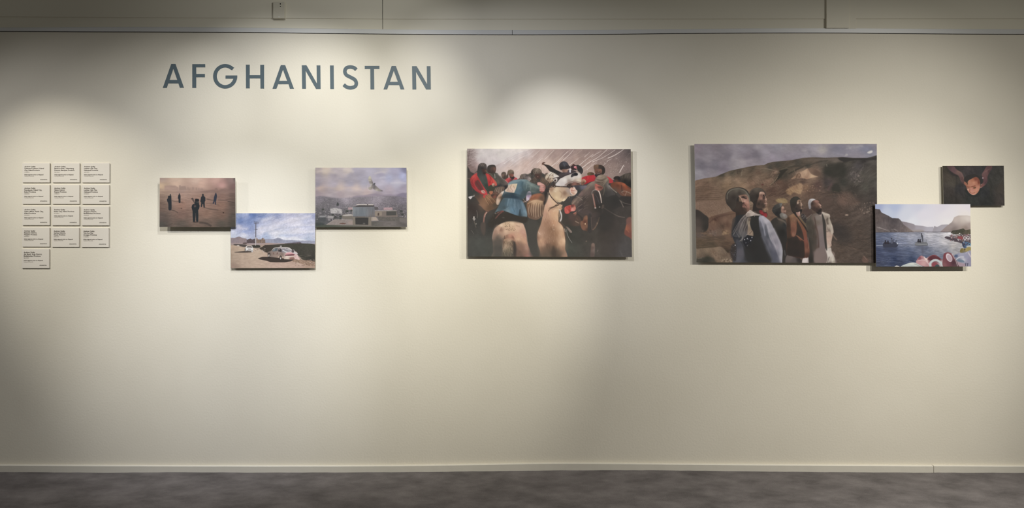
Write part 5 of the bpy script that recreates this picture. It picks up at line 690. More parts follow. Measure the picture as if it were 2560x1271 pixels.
    # ---- old man with beard, third figure
    c.P([(1560,400),(1640,320),(1740,310),(1850,360),(1890,430),(1960,520),(1960,1280),(1780,1280),(1780,900),(1700,700),(1600,500)],[(1650,380,(58,54,50)),(1780,380,(78,70,62)),(1850,440,(50,50,50)),(1800,600,(44,42,40)),(1900,560,(56,54,52)),(1850,900,(52,48,46)),(1860,1150,(58,54,52))],5); c.L([(1690,330),(1780,360),(1870,410)],14,(112,98,84),.7,5); c.L([(1870,420),(1880,500)],12,(96,96,100),.6,5,0); c.L([(1835,960),(1850,1070)],18,(96,92,92),.7,6,0)
    c.P([(1750,200),(1790,130),(1810,110),(1840,160),(1870,180),(1860,240),(1890,290),(1860,330),(1800,330),(1750,290)],[(1810,150,(176,136,116)),(1790,190,(130,96,82)),(1830,180,(80,58,52)),(1840,210,(150,120,104)),(1800,260,(110,96,88)),(1860,290,(122,112,104)),(1770,240,(66,54,48))],3); c.L([(1835,170),(1850,240)],6,(60,46,42),.8,2,0); c.E(1850,290,30,40,(116,108,100),8,.7)
    c.P([(1600,190),(1610,120),(1660,70),(1740,35),(1790,30),(1770,100),(1760,170),(1770,220),(1780,320),(1700,300),(1640,250)],[(1630,150,(56,54,54)),(1720,80,(66,62,60)),(1780,50,(96,92,88)),(1700,220,(46,44,42)),(1740,280,(48,44,42))],4)
    # ---- second man
    c.P([(1080,100),(1300,60),(1450,0),(1440,120),(1500,260),(1380,290),(1100,260)],(66,56,52),6)
    c.P([(1200,0),(1440,0),(1420,110),(1390,140),(1400,200),(1340,250),(1200,190)],[(1250,60,(60,48,44)),(1350,80,(56,46,42)),(1400,100,(80,58,50)),(1300,170,(64,54,50))],5)
    c.P([(1345,190),(1370,170),(1420,210),(1480,240),(1490,290),(1440,300),(1390,260),(1350,230)],[(1370,190,(140,46,50)),(1420,240,(120,40,44)),(1460,280,(150,50,54))],4); c.E(1450,150,44,40,(150,120,96),12,.8); c.P([(1130,190),(1160,10),(1210,40),(1215,120),(1180,180)],(140,116,98),8,.8); c.L([(1150,150),(1250,200),(1300,260)],16,(120,104,94),.7,6)
    A()
    c.P([(1140,1050),(1160,990),(1220,930),(1300,912),(1390,935),(1450,1000),(1470,1060),(1440,1110),(1400,1271),(1440,1330),(1230,1380),(1200,1300),(1160,1180)],[(1180,1020,(56,52,50)),(1300,950,(62,58,54)),(1400,970,(64,58,54)),(1250,1100,(46,42,40)),(1300,1200,(54,46,42)),(1380,1200,(60,50,46)),(1200,1250,(50,44,42))],4)
    c.P([(1360,1010),(1400,1000),(1440,1020),(1452,1060),(1445,1090),(1480,1150),(1478,1180),(1450,1200),(1490,1220),(1485,1250),(1470,1290),(1440,1330),(1380,1320),(1330,1200),(1340,1100),(1380,1070)],[(1390,1030,(206,166,146)),(1430,1045,(196,152,134)),(1400,1070,(120,84,72)),(1440,1110,(110,78,66)),(1460,1160,(196,150,126)),(1380,1120,(170,124,104)),(1350,1140,(150,108,90)),(1410,1130,(46,38,36)),(1400,1180,(52,42,38)),(1460,1210,(190,146,124)),(1430,1250,(76,58,50)),(1470,1250,(150,114,94)),(1370,1260,(66,52,46)),(1440,1300,(90,68,58))],3)
    c.P([(1395,1060),(1430,1070),(1445,1120),(1430,1170),(1415,1210),(1395,1150)],(50,42,40),5,.9); c.L([(1430,1095),(1472,1150),(1450,1180)],7,(216,176,150),.8,2); c.L([(1445,1210),(1495,1222)],7,(200,160,136),.8,2,0); c.P([(1350,1180),(1400,1210),(1440,1260),(1420,1310),(1360,1290),(1330,1220)],(56,48,46),8,.85)
    # ---- front man: head
    c.P([(665,1150),(675,1070),(720,990),(790,935),(880,910),(980,912),(1060,950),(1120,1010),(1150,1090),(1150,1200),(1120,1150),(1100,1050),(1040,1080),(980,1100),(940,1080),(930,1150),(960,1400),(860,1400),(780,1345),(740,1250),(700,1240)],[(700,1100,(62,56,50)),(760,1000,(70,64,58)),(880,930,(56,52,50)),(850,1050,(50,48,46)),(1000,950,(66,62,56)),(1000,1040,(44,42,40)),(900,1150,(50,46,44)),(800,1150,(54,50,48)),(1120,1100,(90,86,76)),(900,1300,(54,48,46)),(740,1200,(52,48,46))],4)
    c.L([(690,1180),(690,1080),(740,990),(830,935),(940,935),(1040,960),(1110,1040),(1145,1130),(1148,1210)],12,(116,110,98),.8,3); c.L([(780,960),(880,915),(1000,918),(1090,970),(1140,1060)],12,(40,38,38),.8,3); c.L([(1060,980),(1120,1070),(1140,1180)],16,(128,120,104),.6,4)
    c.P([(935,1075),(985,1095),(1040,1050),(1085,1055),(1105,1110),(1130,1180),(1140,1260),(1150,1360),(1110,1450),(1020,1400),(1000,1360),(1010,1300),(1010,1220),(990,1180),(960,1120)],
      [(950,1085,(160,124,108)),(980,1120,(130,96,82)),(1050,1070,(120,92,80)),(1090,1080,(130,98,84)),(1000,1180,(150,112,94)),(1040,1160,(140,104,90)),(1090,1190,(196,152,134)),(1120,1240,(176,126,108)),(1060,1220,(150,104,90)),(1030,1260,(130,90,80)),(1100,1300,(156,110,94)),(1130,1330,(150,108,92)),(1060,1330,(130,92,80)),(1110,1420,(84,64,56)),(1030,1380,(76,58,52))],4)
    c.P([(990,1095),(1020,1080),(1060,1090),(1090,1120),(1095,1150),(1050,1130),(1010,1115)],(42,38,38),4,.95); c.L([(935,1075),(975,1110),(1000,1170),(1020,1215)],10,(190,152,134),.7,4); c.L([(1040,1120),(1075,1140)],12,(30,28,30),.8,3,0)
    c.P([(1000,1230),(1020,1215),(1050,1225),(1045,1250),(1020,1260)],(70,46,42),4,.8); c.P([(1000,1270),(1040,1255),(1080,1270),(1110,1310),(1095,1330),(1060,1310),(1010,1300)],(80,62,58),4,.9); c.L([(1005,1290),(1050,1300),(1085,1320)],9,(176,120,108),.9,3); c.L([(1010,1310),(1050,1325)],7,(190,140,124),.7,3,0)
    c.P([(1020,1350),(1060,1360),(1110,1400),(1100,1450),(1040,1440),(1000,1400)],(66,56,52),8,.85); c.P([(1140,1190),(1180,1200),(1210,1240),(1200,1320),(1160,1380),(1140,1300)],[(1170,1230,(140,116,98)),(1190,1280,(120,96,80)),(1160,1340,(110,86,72))],6,.9)
    C_()
    # neck, dark vest, coat, sleeves
    c.P([(690,0),(1000,0),(1010,90),(1130,170),(1100,240),(1000,300),(880,330),(860,200),(760,120)],[(760,60,(50,46,44)),(900,100,(66,56,50)),(1000,150,(62,50,46)),(900,250,(56,48,44)),(1060,200,(66,54,48))],5)
    c.P([(1100,60),(1140,80),(1130,150),(1090,180),(1020,120)],(150,108,92),6,.8)
    c.P([(880,280),(1060,250),(1230,260),(1380,270),(1450,330),(1600,600),(1700,900),(1650,1280),(860,1280),(870,900),(800,690),(800,560),(850,400)],[(850,450,(48,48,50)),(820,620,(52,52,56)),(1250,350,(52,50,48)),(1250,600,(44,42,42)),(1200,900,(46,44,44)),(1300,1100,(48,48,50)),(1450,800,(60,60,64)),(900,900,(64,64,68)),(950,1150,(86,84,88)),(880,1150,(76,76,80)),(1050,1150,(62,62,66)),(1550,1150,(60,60,62))],5)
    # pale robe panel lower left
    c.P([(880,760),(960,800),(1010,900),(1040,1050),(1110,1280),(870,1280),(870,1040)],[(920,850,(70,70,76)),(950,1000,(90,86,92)),(920,1150,(88,86,92)),(1020,1200,(72,72,78))],8); c.L([(1010,900),(1030,1000),(1100,1200)],10,(96,96,104),.5,6)
    # blue-grey sleeve, bright
    c.P([(1325,310),(1360,275),(1420,280),(1500,340),(1560,400),(1640,560),(1720,720),(1770,830),(1800,960),(1790,1120),(1775,1280),(1610,1280),(1560,1150),(1480,1000),(1440,880),(1400,720),(1350,560),(1330,420)],
      [(1340,330,(150,146,158)),(1400,310,(166,160,168)),(1480,370,(176,170,176)),(1350,450,(116,114,124)),(1400,560,(84,86,94)),(1440,640,(104,104,114)),(1520,480,(150,146,152)),(1560,560,(156,150,156)),(1620,700,(150,142,150)),(1500,680,(76,78,84)),(1560,860,(120,116,126)),(1680,900,(150,142,150)),(1760,960,(150,146,154)),(1450,850,(60,60,66)),(1540,1000,(74,74,82)),(1650,1050,(92,92,102)),(1760,1100,(150,146,152)),(1600,1180,(76,76,84)),(1700,1200,(104,104,112)),(1750,1260,(156,152,158))],5)
    c.L([(1335,330),(1340,420),(1350,500)],12,(176,172,182),.7,4); c.L([(1400,450),(1430,560),(1450,680)],14,(150,148,158),.8,5); c.L([(1500,560),(1550,720),(1600,830)],12,(190,184,190),.5,6); c.L([(1500,460),(1560,640),(1660,900),(1740,1200)],14,(180,174,180),.5,8); c.L([(1480,440),(1460,560),(1500,700)],30,(84,84,92),.4,10); c.L([(1640,960),(1720,1120),(1740,1260)],16,(70,70,80),.5,8); c.L([(1360,680),(1480,900),(1600,1200)],14,(96,96,104),.5,6); c.L([(1790,960),(1785,1120),(1760,1270)],12,(184,180,186),.7,4); c.P([(1560,1000),(1680,1040),(1740,1200),(1720,1290),(1600,1280)],(78,78,90),16,.5)
    # scarf
    c.P([(1060,260),(1100,200),(1130,170),(1200,190),(1250,240),(1380,262),(1330,275),(1230,270),(1150,290),(1100,300),(1080,290)],[(1120,210,(196,176,166)),(1180,200,(206,190,180)),(1150,250,(176,156,146)),(1240,250,(196,176,166)),(1330,265,(150,140,138)),(1090,290,(170,150,138))],4)
    for p in ([(1100,220),(1160,230),(1230,240)],[(1090,260),(1170,260),(1250,255)],[(1130,190),(1180,215)]): c.L(p,7,(104,84,76),.6,3)
    c.P([(1060,250),(1090,290),(1090,400),(1110,500),(1130,600),(1100,660),(1040,760),(960,790),(990,700),(960,700),(880,700),(800,670),(830,600),(880,520),(940,400),(1000,300)],[(1040,300,(110,98,92)),(960,420,(110,98,98)),(900,520,(84,78,78)),(860,620,(64,64,68)),(1000,480,(110,102,98)),(1060,500,(78,70,68)),(980,620,(104,98,98)),(1000,720,(96,94,96)),(920,680,(66,66,70)),(1050,400,(84,74,70)),(950,780,(90,90,92))],5)
    c.P([(1090,320),(1170,320),(1150,420),(1180,540),(1215,600),(1215,680),(1150,670),(1100,640),(1110,500),(1090,420)],[(1110,350,(120,108,98)),(1150,360,(84,68,58)),(1120,460,(150,132,114)),(1150,540,(130,112,94)),(1190,620,(150,128,108)),(1130,640,(140,120,104)),(1130,400,(150,134,116))],4)
    for p in ([(1060,260),(960,400),(900,540),(820,660)],[(1060,290),(1010,400),(970,560),(980,680)],[(1040,380),(1000,480),(960,660),(940,700)],[(1100,330),(1090,440),(1040,560),(1020,700),(950,780)],[(880,600),(930,690),(960,700)]): c.L(p,8,(150,142,136),.6,3); c.L([(q[0]+16,q[1]+8) for q in p],8,(52,50,50),.5,4)
    c.L([(1190,580),(1150,630),(1110,650)],8,(72,56,48),.8,3); c.L([(1080,650),(1140,640)],9,(200,180,160),.7,3,0)
    # dark tassel/beads
    c.P([(1010,760),(1080,680),(1150,670),(1215,690),(1190,780),(1150,900),(1090,920),(1040,860)],(42,42,46),6,.9); 
    for x,y in ((1098,730),(1190,708),(1045,750),(1165,770),(1100,870)): c.E(x,y,9,14,(196,192,196),3,.9)
    c.dots((1020,690,1200,900),16,6,[(120,118,126),(90,88,94)],.7,78)
    c.P([(790,860),(880,840),(880,1100),(860,1180),(790,1130),(760,1010)],(56,52,52),8,.8); c.E(858,862,10,10,(206,202,206),3); c.dots((780,860,880,1100),18,7,[(110,106,112),(130,128,134)],.6,79)
    # ---- man in rust jacket
    D_()
    c.P([(60,1060),(320,1050),(300,1100),(370,1220),(60,1280)],[(120,1100,(104,92,88)),(200,1180,(88,80,78)),(300,1150,(56,50,48))],5); c.P([(390,1100),(480,1100),(510,1230),(365,1230)],[(430,1150,(206,192,188)),(480,1200,(190,176,172)),(400,1210,(206,192,186))],4)
    c.P([(50,400),(80,300),(140,255),(230,230),(310,300),(400,420),(450,560),(480,700),(500,800),(510,960),(500,1080),(440,1110),(300,1120),(150,1080),(60,1050),(40,900),(60,700)],
      [(80,330,(104,76,58)),(160,270,(140,106,80)),(70,480,(66,50,44)),(120,550,(76,56,48)),(200,400,(120,74,54)),(220,520,(134,82,60)),(160,600,(116,70,54)),(190,670,(134,86,66)),(290,340,(150,106,80)),(260,480,(74,56,48)),(320,460,(130,80,56)),(300,600,(50,44,40)),(380,560,(134,84,60)),(400,650,(120,70,52)),(330,700,(120,76,60)),(230,800,(48,44,40)),(100,750,(50,44,40)),(120,1000,(54,48,46)),(420,740,(134,66,54)),(450,850,(126,72,54)),(380,850,(70,54,48)),(470,960,(120,70,54)),(430,1020,(84,58,48)),(250,1000,(50,44,44))],4)
    c.H((150,300,250,660),26,70,82,12,8,[(150,92,66),(96,58,46)],.4,.2,81,2); c.L([(250,400),(255,530),(240,660)],14,(50,42,38),.7,5); c.L([(240,660),(300,700),(380,740)],14,(150,96,74),.7,5); c.L([(210,240),(300,350),(390,460),(460,550)],20,(44,42,40),.95,3); c.L([(290,300),(380,400),(460,520),(450,640)],14,(96,90,66),.8,5); c.L([(480,700),(500,800),(500,900)],8,(176,160,144),.6,3); c.L([(360,560),(420,700),(440,860)],10,(156,100,74),.5,6)
    c.P([(340,250),(380,240),(420,280),(460,350),(440,420),(400,400),(350,320)],(60,54,52),4); c.dots((350,240,440,330),14,10,[(140,130,124),(100,92,88)],.7,82,2); c.L([(440,340),(500,290),(550,250)],14,(120,110,104),.8,4)
    c.P([(130,20),(150,180),(200,220),(260,260),(310,290),(320,200),(350,150),(370,60),(300,0),(150,-10)],[(160,60,(48,44,42)),(220,150,(44,40,38)),(290,230,(206,170,156)),(280,270,(160,110,96)),(320,140,(46,42,40)),(200,220,(50,46,44)),(310,190,(150,124,110))],4)
    B()
    c.P([(120,1200),(140,1140),(190,1095),(260,1088),(310,1130),(330,1180),(350,1240),(360,1330),(350,1400),(300,1440),(200,1430),(150,1350)],[(150,1180,(54,54,50)),(230,1110,(48,48,44)),(200,1250,(46,42,40)),(300,1300,(44,40,38)),(250,1400,(44,40,38)),(180,1350,(48,44,42))],4)
    c.P([(280,1165),(310,1140),(340,1190),(362,1250),(350,1290),(360,1330),(335,1330),(325,1260),(310,1200)],[(300,1165,(176,146,126)),(330,1200,(110,84,72)),(350,1240,(206,176,150)),(345,1290,(190,156,134)),(345,1320,(150,116,100))],3); c.P([(262,1200),(285,1190),(285,1240),(265,1240)],(176,140,122),4,.85); c.E(335,1170,8,8,(210,180,150),3,.7)
    # ---- man in white cap and pale vest
    D_()
    c.P([(440,380),(500,320),(560,260),(620,230),(700,230),(770,260),(830,300),(840,900),(1010,1100),(1010,1280),(580,1280),(500,1260),(480,900),(450,600)],[(480,420,(70,64,56)),(520,330,(92,84,74)),(500,600,(66,60,54)),(540,800,(62,56,52)),(600,330,(110,92,84)),(650,400,(112,100,90)),(700,300,(120,106,98)),(700,500,(128,112,104)),(720,700,(124,110,108)),(740,850,(118,104,104)),(600,500,(84,70,60)),(620,700,(84,68,60)),(640,900,(92,76,68)),(650,1000,(122,104,98)),(650,1150,(128,108,102)),(780,1000,(122,104,100)),(780,1200,(124,104,98)),(530,1150,(56,50,46))],5)
    c.P([(490,700),(560,880),(580,1000),(580,1280),(500,1280)],(52,48,44),16,.8); c.L([(610,300),(640,500),(690,680),(690,900)],22,(78,60,52),.8,6); c.L([(560,330),(640,480),(660,620)],16,(110,92,82),.6,6); c.H((500,380,620,900),26,160,88,8,9,[(88,80,72),(48,44,42)],.4,.1,83,3)
    c.P([(700,210),(740,200),(760,260),(740,300),(700,270)],(206,176,160),4); c.L([(740,260),(750,330)],16,(212,196,186),.8,4,0)
    c.P([(745,250),(780,260),(830,420),(830,700),(860,940),(820,920),(800,700),(770,450)],(60,56,52),5)
    c.P([(750,205),(800,210),(860,230),(910,260),(905,330),(940,420),(970,500),(985,600),(970,640),(960,700),(940,800),(940,880),(880,920),(855,945),(840,820),(840,600),(830,430),(800,330)],
      [(780,230,(176,160,146)),(860,250,(186,170,154)),(820,310,(150,134,120)),(870,330,(96,84,74)),(900,300,(176,160,144)),(850,400,(170,152,138)),(940,460,(190,172,156)),(870,480,(176,160,144)),(900,430,(104,90,80)),(900,560,(130,114,102)),(970,590,(176,158,142)),(870,620,(186,158,140)),(920,680,(176,146,128)),(870,740,(190,158,140)),(920,850,(180,150,134)),(870,880,(196,176,158))],4)
    c.H((850,260,930,880),40,40,70,45,8,[(206,190,174),(130,112,100)],.35,.4,84,3); c.L([(905,330),(910,440),(940,560)],14,(80,70,62),.7,4); c.L([(830,430),(880,560),(940,580)],10,(96,82,74),.6,4); c.L([(860,590),(950,600)],7,(130,110,100),.7,3,0)
    c.P([(820,940),(880,920),(930,910),(950,1000),(1000,1100),(1010,1280),(840,1280),(860,1100)],[(850,970,(206,194,182)),(920,950,(190,176,164)),(900,1050,(206,194,182)),(870,1180,(190,176,164)),(960,1150,(196,184,168)),(900,1220,(96,84,78)),(1000,1200,(150,140,122))],5); c.L([(900,1090),(870,1180),(860,1270)],16,(84,72,68),.7,5); c.L([(920,980),(960,1120),(980,1260)],8,(224,212,200),.6,4)
    c.P([(530,100),(540,0),(680,-20),(720,20),(745,100),(740,160),(700,200),(620,190),(560,150)],[(560,60,(50,44,42)),(640,60,(72,54,48)),(700,80,(66,48,42)),(700,150,(42,38,38)),(600,140,(50,44,42)),(640,180,(46,40,38))],4)
    B()
    c.P([(530,1271),(560,1180),(620,1150),(690,1190),(740,1271),(735,1340),(640,1340),(560,1320)],[(570,1240,(56,46,42)),(630,1200,(76,54,46)),(680,1240,(96,66,56)),(640,1300,(72,54,48))],4)
    c.P([(480,1240),(500,1170),(560,1132),(630,1150),(590,1180),(550,1240),(535,1320),(500,1330)],[(500,1220,(150,144,146)),(560,1150,(176,170,170)),(540,1200,(140,134,136)),(515,1300,(130,124,126))],4)
    c.P([(620,1180),(660,1168),(700,1200),(690,1225),(650,1205)],(170,124,108),4); c.L([(690,1220),(720,1250),(738,1285)],11,(190,154,134),.95,3); c.L([(715,1300),(740,1330),(745,1370)],14,(176,146,132),.9,3); c.L([(700,1225),(715,1215)],7,(60,46,42),.8,2,0); c.E(650,1285,9,16,(110,84,72),4,.7); c.P([(640,1330),(700,1310),(735,1350),(745,1430),(700,1450),(640,1400)],(42,38,38),6,.9); c.L([(728,1320),(745,1345)],8,(206,180,164),.8,2,0)
    # ---- second pass on the five men
    c.view(1795,463,6.484)
    # front man: cap, face
    c.P([(122,200),(135,130),(180,75),(250,50),(350,45),(430,75),(490,140),(515,200),(518,260),(500,270),(480,200),(440,150),(390,150),(345,175),(330,180),(300,250),(290,340),(240,400),(180,340),(140,280)],[(150,180,(70,62,56)),(200,110,(82,74,66)),(300,80,(94,86,76)),(400,85,(88,80,70)),(480,160,(98,90,80)),(250,200,(58,51,47)),(180,300,(60,53,48)),(350,130,(68,60,54))],3)
    c.L([(150,230),(150,150),(200,90),(280,62),(360,62),(430,90),(480,150),(505,220),(510,270)],11,(122,116,102),.75,3); c.L([(126,200),(140,125),(190,70),(270,45),(370,45),(450,80),(500,150)],5,(40,38,38),.8,2); c.L([(450,110),(490,180),(500,250)],14,(112,104,90),.5,4)
    c.P([(330,180),(360,165),(420,150),(470,165),(500,230),(505,300),(515,380),(500,420),(460,430),(420,400),(395,350),(400,300),(380,230)],[(345,185,(140,108,92)),(400,170,(120,90,76)),(460,180,(140,106,90)),(490,240,(150,112,96)),(400,260,(150,112,96)),(430,260,(196,150,132)),(470,280,(186,134,116)),(440,310,(150,102,88)),(420,320,(120,84,74)),(490,340,(156,110,94)),(460,390,(110,80,70)),(420,380,(84,62,54)),(490,410,(120,90,76))],3)
    c.P([(375,192),(405,184),(440,196),(468,216),(466,228),(440,224),(410,212),(388,206)],(50,42,40),3,.85); c.L([(345,182),(365,200),(385,235),(400,285)],8,(186,150,132),.9,3); c.L([(395,190),(430,180),(470,200)],7,(34,30,30),.8,2); c.L([(420,222),(450,232)],5,(120,92,80),.8,2,0)
    c.P([(395,290),(410,280),(432,288),(428,300),(405,305)],(60,42,38),3,.9); c.L([(395,325),(420,318),(445,325),(460,352)],9,(66,48,44),.9,3); c.L([(400,350),(425,348),(450,358)],7,(180,124,112),.95,2); c.L([(405,340),(440,346)],5,(50,36,36),.9,2,0); c.P([(400,372),(450,378),(470,420),(430,425),(390,400)],(62,52,46),6,.7)
    c.P([(512,275),(545,265),(570,300),(560,350),(530,395),(512,400),(520,340)],[(530,290,(140,116,96)),(550,330,(120,98,82)),(525,380,(110,90,76))],3,1,nz=.15,nsc=2)
    # second man
    c.P([(512,150),(525,100),(570,60),(640,45),(710,65),(755,115),(770,150),(730,110),(690,112),(670,150),(660,230),(600,250),(560,280),(520,230)],[(540,120,(68,60,54)),(620,70,(90,80,70)),(700,85,(80,70,62)),(560,200,(56,50,46)),(640,180,(52,45,41))],3); c.L([(520,130),(560,75),(640,55),(720,80)],7,(104,96,84),.6,3)
    c.P([(670,125),(700,108),(740,115),(765,150),(760,180),(790,235),(785,255),(765,262),(795,290),(775,320),(740,360),(680,380),(620,350),(640,250),(660,190)],[(690,125,(206,168,146)),(730,130,(190,150,130)),(700,160,(110,80,68)),(740,170,(84,62,54)),(700,215,(176,130,112)),(680,200,(140,100,84)),(740,210,(50,42,40)),(775,230,(206,162,138)),(760,265,(90,66,56)),(780,290,(170,130,110)),(720,270,(76,58,52)),(690,260,(64,52,46)),(745,250,(96,70,60)),(720,310,(60,50,44)),(660,300,(54,46,42)),(740,340,(62,52,46))],3)
    c.P([(728,158),(748,160),(762,172),(758,186),(738,182)],(46,38,36),2,.85); c.P([(735,190),(755,195),(758,225),(745,240),(733,225)],(70,54,48),4,.6); c.L([(755,165),(785,225)],5,(216,176,150),.8,2,0); c.L([(750,300),(790,296)],5,(206,160,140),.8,2,0)
    c.P([(665,430),(680,405),(715,415),(745,445),(785,455),(792,500),(770,520),(735,480),(690,460)],[(680,420,(120,44,46)),(720,450,(160,54,58)),(770,490,(150,50,54)),(740,440,(96,36,38))],3); c.dots((715,370,800,430),14,10,[(156,128,100),(110,86,70)],.8,91,3)
    # old man
    c.P([(878,420),(890,370),(930,320),(985,300),(1035,295),(1030,340),(1015,380),(1020,440),(1010,500),(960,490),(910,460)],[(910,400,(58,56,54)),(970,330,(70,66,62)),(1020,310,(104,100,96)),(960,450,(44,42,42)),(1000,400,(52,48,46))],3); c.L([(1035,298),(1015,350)],9,(126,122,116),.7,3,0); c.L([(890,400),(960,375),(1020,350)],6,(84,80,74),.6,2)
    c.P([(1030,360),(1055,345),(1075,370),(1075,395),(1105,420),(1090,435),(1100,460),(1070,470),(1035,440)],[(1050,365,(190,146,124)),(1060,400,(110,82,70)),(1045,420,(150,116,100)),(1090,425,(176,138,118)),(1080,450,(90,68,60))],2.5); c.L([(1068,385),(1085,415)],5,(60,46,42),.9,2,0)
    c.P([(1000,480),(1030,450),(1080,465),(1115,490),(1120,530),(1070,545),(1020,530)],[(1020,490,(110,106,98)),(1070,490,(146,138,130)),(1100,520,(120,110,102)),(1040,530,(96,90,82))],5); c.P([(975,545),(1040,565),(1100,610),(1110,650),(1060,600),(980,565)],(110,96,84),5,.7)
    # fourth man
    c.P([(1170,280),(1180,230),(1220,200),(1280,192),(1320,215),(1335,240),(1300,235),(1275,260),(1260,320),(1270,420),(1220,440),(1195,380),(1180,330)],[(1200,240,(58,54,48)),(1260,205,(62,58,52)),(1230,330,(54,48,43)),(1230,400,(60,52,46))],3)
    c.P([(1285,250),(1320,235),(1340,255),(1345,285),(1365,325),(1355,345),(1362,380),(1330,400),(1320,440),(1260,450),(1240,400),(1260,330)],[(1300,262,(150,120,98)),(1325,250,(130,102,84)),(1275,330,(60,50,46)),(1310,300,(72,56,50)),(1300,340,(66,54,48)),(1350,300,(150,120,98)),(1358,325,(180,146,122)),(1330,360,(62,50,46)),(1355,370,(140,110,92)),(1320,400,(56,48,44)),(1270,380,(50,46,44)),(1290,430,(56,50,46))],3)
    c.E(1295,290,11,20,(196,166,142),3,.9); c.L([(1312,268),(1330,262),(1340,272)],7,(52,42,38),.8,2); c.L([(1335,260),(1362,322)],5,(206,172,146),.8,2,0)
    c.P([(1262,450),(1300,440),(1330,430),(1325,480),(1300,500)],[(1290,460,(150,112,100)),(1320,450,(196,160,146))],3)
    # jacket folds of the fourth man
    c.P([(1275,560),(1300,570),(1330,640),(1370,720),(1400,860),(1385,900),(1340,860),(1285,815),(1262,820),(1280,700)],(56,50,46),5,.85); c.P([(1175,850),(1230,835),(1275,820),(1330,900),(1390,910),(1400,1170),(1250,1150),(1130,1110),(1125,950)],(52,46,43),8,.85)
    c.P([(1118,560),(1150,520),(1170,600),(1175,760),(1195,840),(1140,860),(1115,760)],(66,52,44),7,.8); c.P([(1190,560),(1250,520),(1272,600),(1275,720),(1255,810),(1215,835),(1190,760),(1178,650)],[(1220,560,(124,90,70)),(1250,650,(128,84,66)),(1210,720,(112,74,60)),(1225,820,(138,96,78))],5); c.H((1185,560,1270,830),24,50,85,10,6,[(160,104,78),(100,62,50)],.4,.2,92,2)
    c.P([(1290,500),(1360,600),(1420,720),(1440,850),(1475,960),(1485,1090),(1460,1170),(1415,1160),(1400,960),(1385,820),(1340,680),(1280,560)],[(1310,550,(126,90,68)),(1360,650,(120,78,58)),(1410,800,(124,74,58)),(1440,880,(128,76,64)),(1460,1000,(110,68,56)),(1430,1050,(124,82,66)),(1450,1140,(80,56,48))],4); c.L([(1250,470),(1320,560),(1390,660),(1450,760)],16,(50,46,44),.95,3); c.L([(1310,500),(1380,590),(1440,690)],9,(104,98,76),.8,3); c.L([(1270,820),(1330,860),(1390,905)],9,(150,96,74),.8,3); c.L([(1455,850),(1475,940),(1470,1030)],6,(176,150,130),.6,2)
    # fifth man
    c.P([(1462,300),(1470,250),(1500,225),(1545,222),(1570,235),(1530,260),(1508,300),(1500,350),(1478,345)],[(1480,280,(160,154,154)),(1530,232,(190,184,182)),(1500,300,(130,124,126))],2.5)
    c.P([(1505,310),(1520,270),(1560,245),(1610,245),(1640,270),(1640,295),(1668,330),(1660,350),(1685,375),(1680,420),(1640,440),(1580,430),(1530,390),(1510,350)],[(1530,300,(56,46,42)),(1590,260,(160,116,102)),(1620,270,(140,98,86)),(1560,300,(90,66,56)),(1600,330,(110,78,66)),(1640,310,(170,130,112)),(1665,335,(190,150,130)),(1630,350,(80,58,50)),(1600,390,(60,48,44)),(1660,400,(46,40,38)),(1560,370,(64,50,46)),(1640,420,(42,38,36))],3); c.L([(1630,280),(1650,300)],7,(50,40,38),.8,2,0); c.L([(1640,300),(1672,335)],6,(210,172,150),.85,2,0); c.L([(1655,352),(1680,372)],6,(180,142,126),.8,2,0)
    c.L([(1690,440),(1740,480),(1790,480),(1815,520)],12,(196,182,164),.7,4); c.P([(1745,560),(1790,540),(1800,620),(1770,640),(1750,600)],(92,80,70),5,.7); c.P([(1800,520),(1840,640),(1860,740),(1845,800),(1815,700),(1790,600)],(190,176,158),5,.7); c.L([(1700,620),(1740,740),(1780,760)],9,(90,76,68),.6,3); c.P([(1520,560),(1550,620),(1580,760),(1600,960),(1560,1080),(1500,1000),(1470,760),(1460,620)],(70,64,56),12,.6); c.P([(1575,500),(1680,495),(1700,600),(1715,800),(1740,1000),(1760,1240),(1560,1240),(1590,1050),(1640,1000),(1620,800),(1590,600)],[(1620,540,(130,118,110)),(1660,700,(128,112,108)),(1680,900,(120,106,104)),(1650,1150,(126,108,102)),(1600,600,(110,96,86)),(1740,1180,(120,104,98))],7,.8); c.L([(1575,620),(1620,800),(1635,1020)],12,(84,64,58),.7,5)
    c.P([(1690,480),(1715,520),(1740,700),(1770,1040),(1745,1030),(1722,900),(1700,640)],(62,58,54),4,.9)
    # front man sleeve folds and dark shawl
    c.P([(665,560),(690,600),(720,700),(760,820),(830,960),(890,1120),(950,1250),(850,1250),(780,1060),(710,880),(670,700)],(84,84,92),12,.65); c.P([(760,620),(800,700),(830,820),(880,960),(850,940),(800,830),(770,720)],(78,80,88),8,.6)
    c.L([(680,520),(700,580),(740,680),(765,820)],13,(160,158,168),.75,5,1,.5); c.L([(720,510),(790,640),(850,860),(930,1000)],18,(186,178,184),.5,8); c.L([(900,700),(980,880),(1020,1050),(1010,1240)],26,(172,166,172),.5,10); c.P([(850,900),(900,980),(960,1100),(960,1250),(900,1250),(860,1080)],(84,84,96),14,.6); c.L([(700,820),(800,1000),(880,1240)],10,(110,110,116),.5,5)
    c.P([(560,560),(640,520),(665,620),(700,820),(790,1050),(860,1250),(470,1250),(430,1100),(440,1000),(560,900),(575,800)],(50,48,46),14,.75)
    c.P([(240,560),(290,520),(300,600),(260,720),(220,860),(210,820),(220,680)],(58,56,56),8,.7)
    for q in ([(440,490),(370,560),(310,680),(250,800)],[(480,500),(400,600),(350,740),(340,860)],[(460,520),(420,640),(390,760),(400,880),(340,910)],[(380,540),(300,660),(240,770)]): c.L(q,7,(146,136,130),.6,3); c.L([(p[0]+15,p[1]+6) for p in q],9,(60,56,56),.6,4)
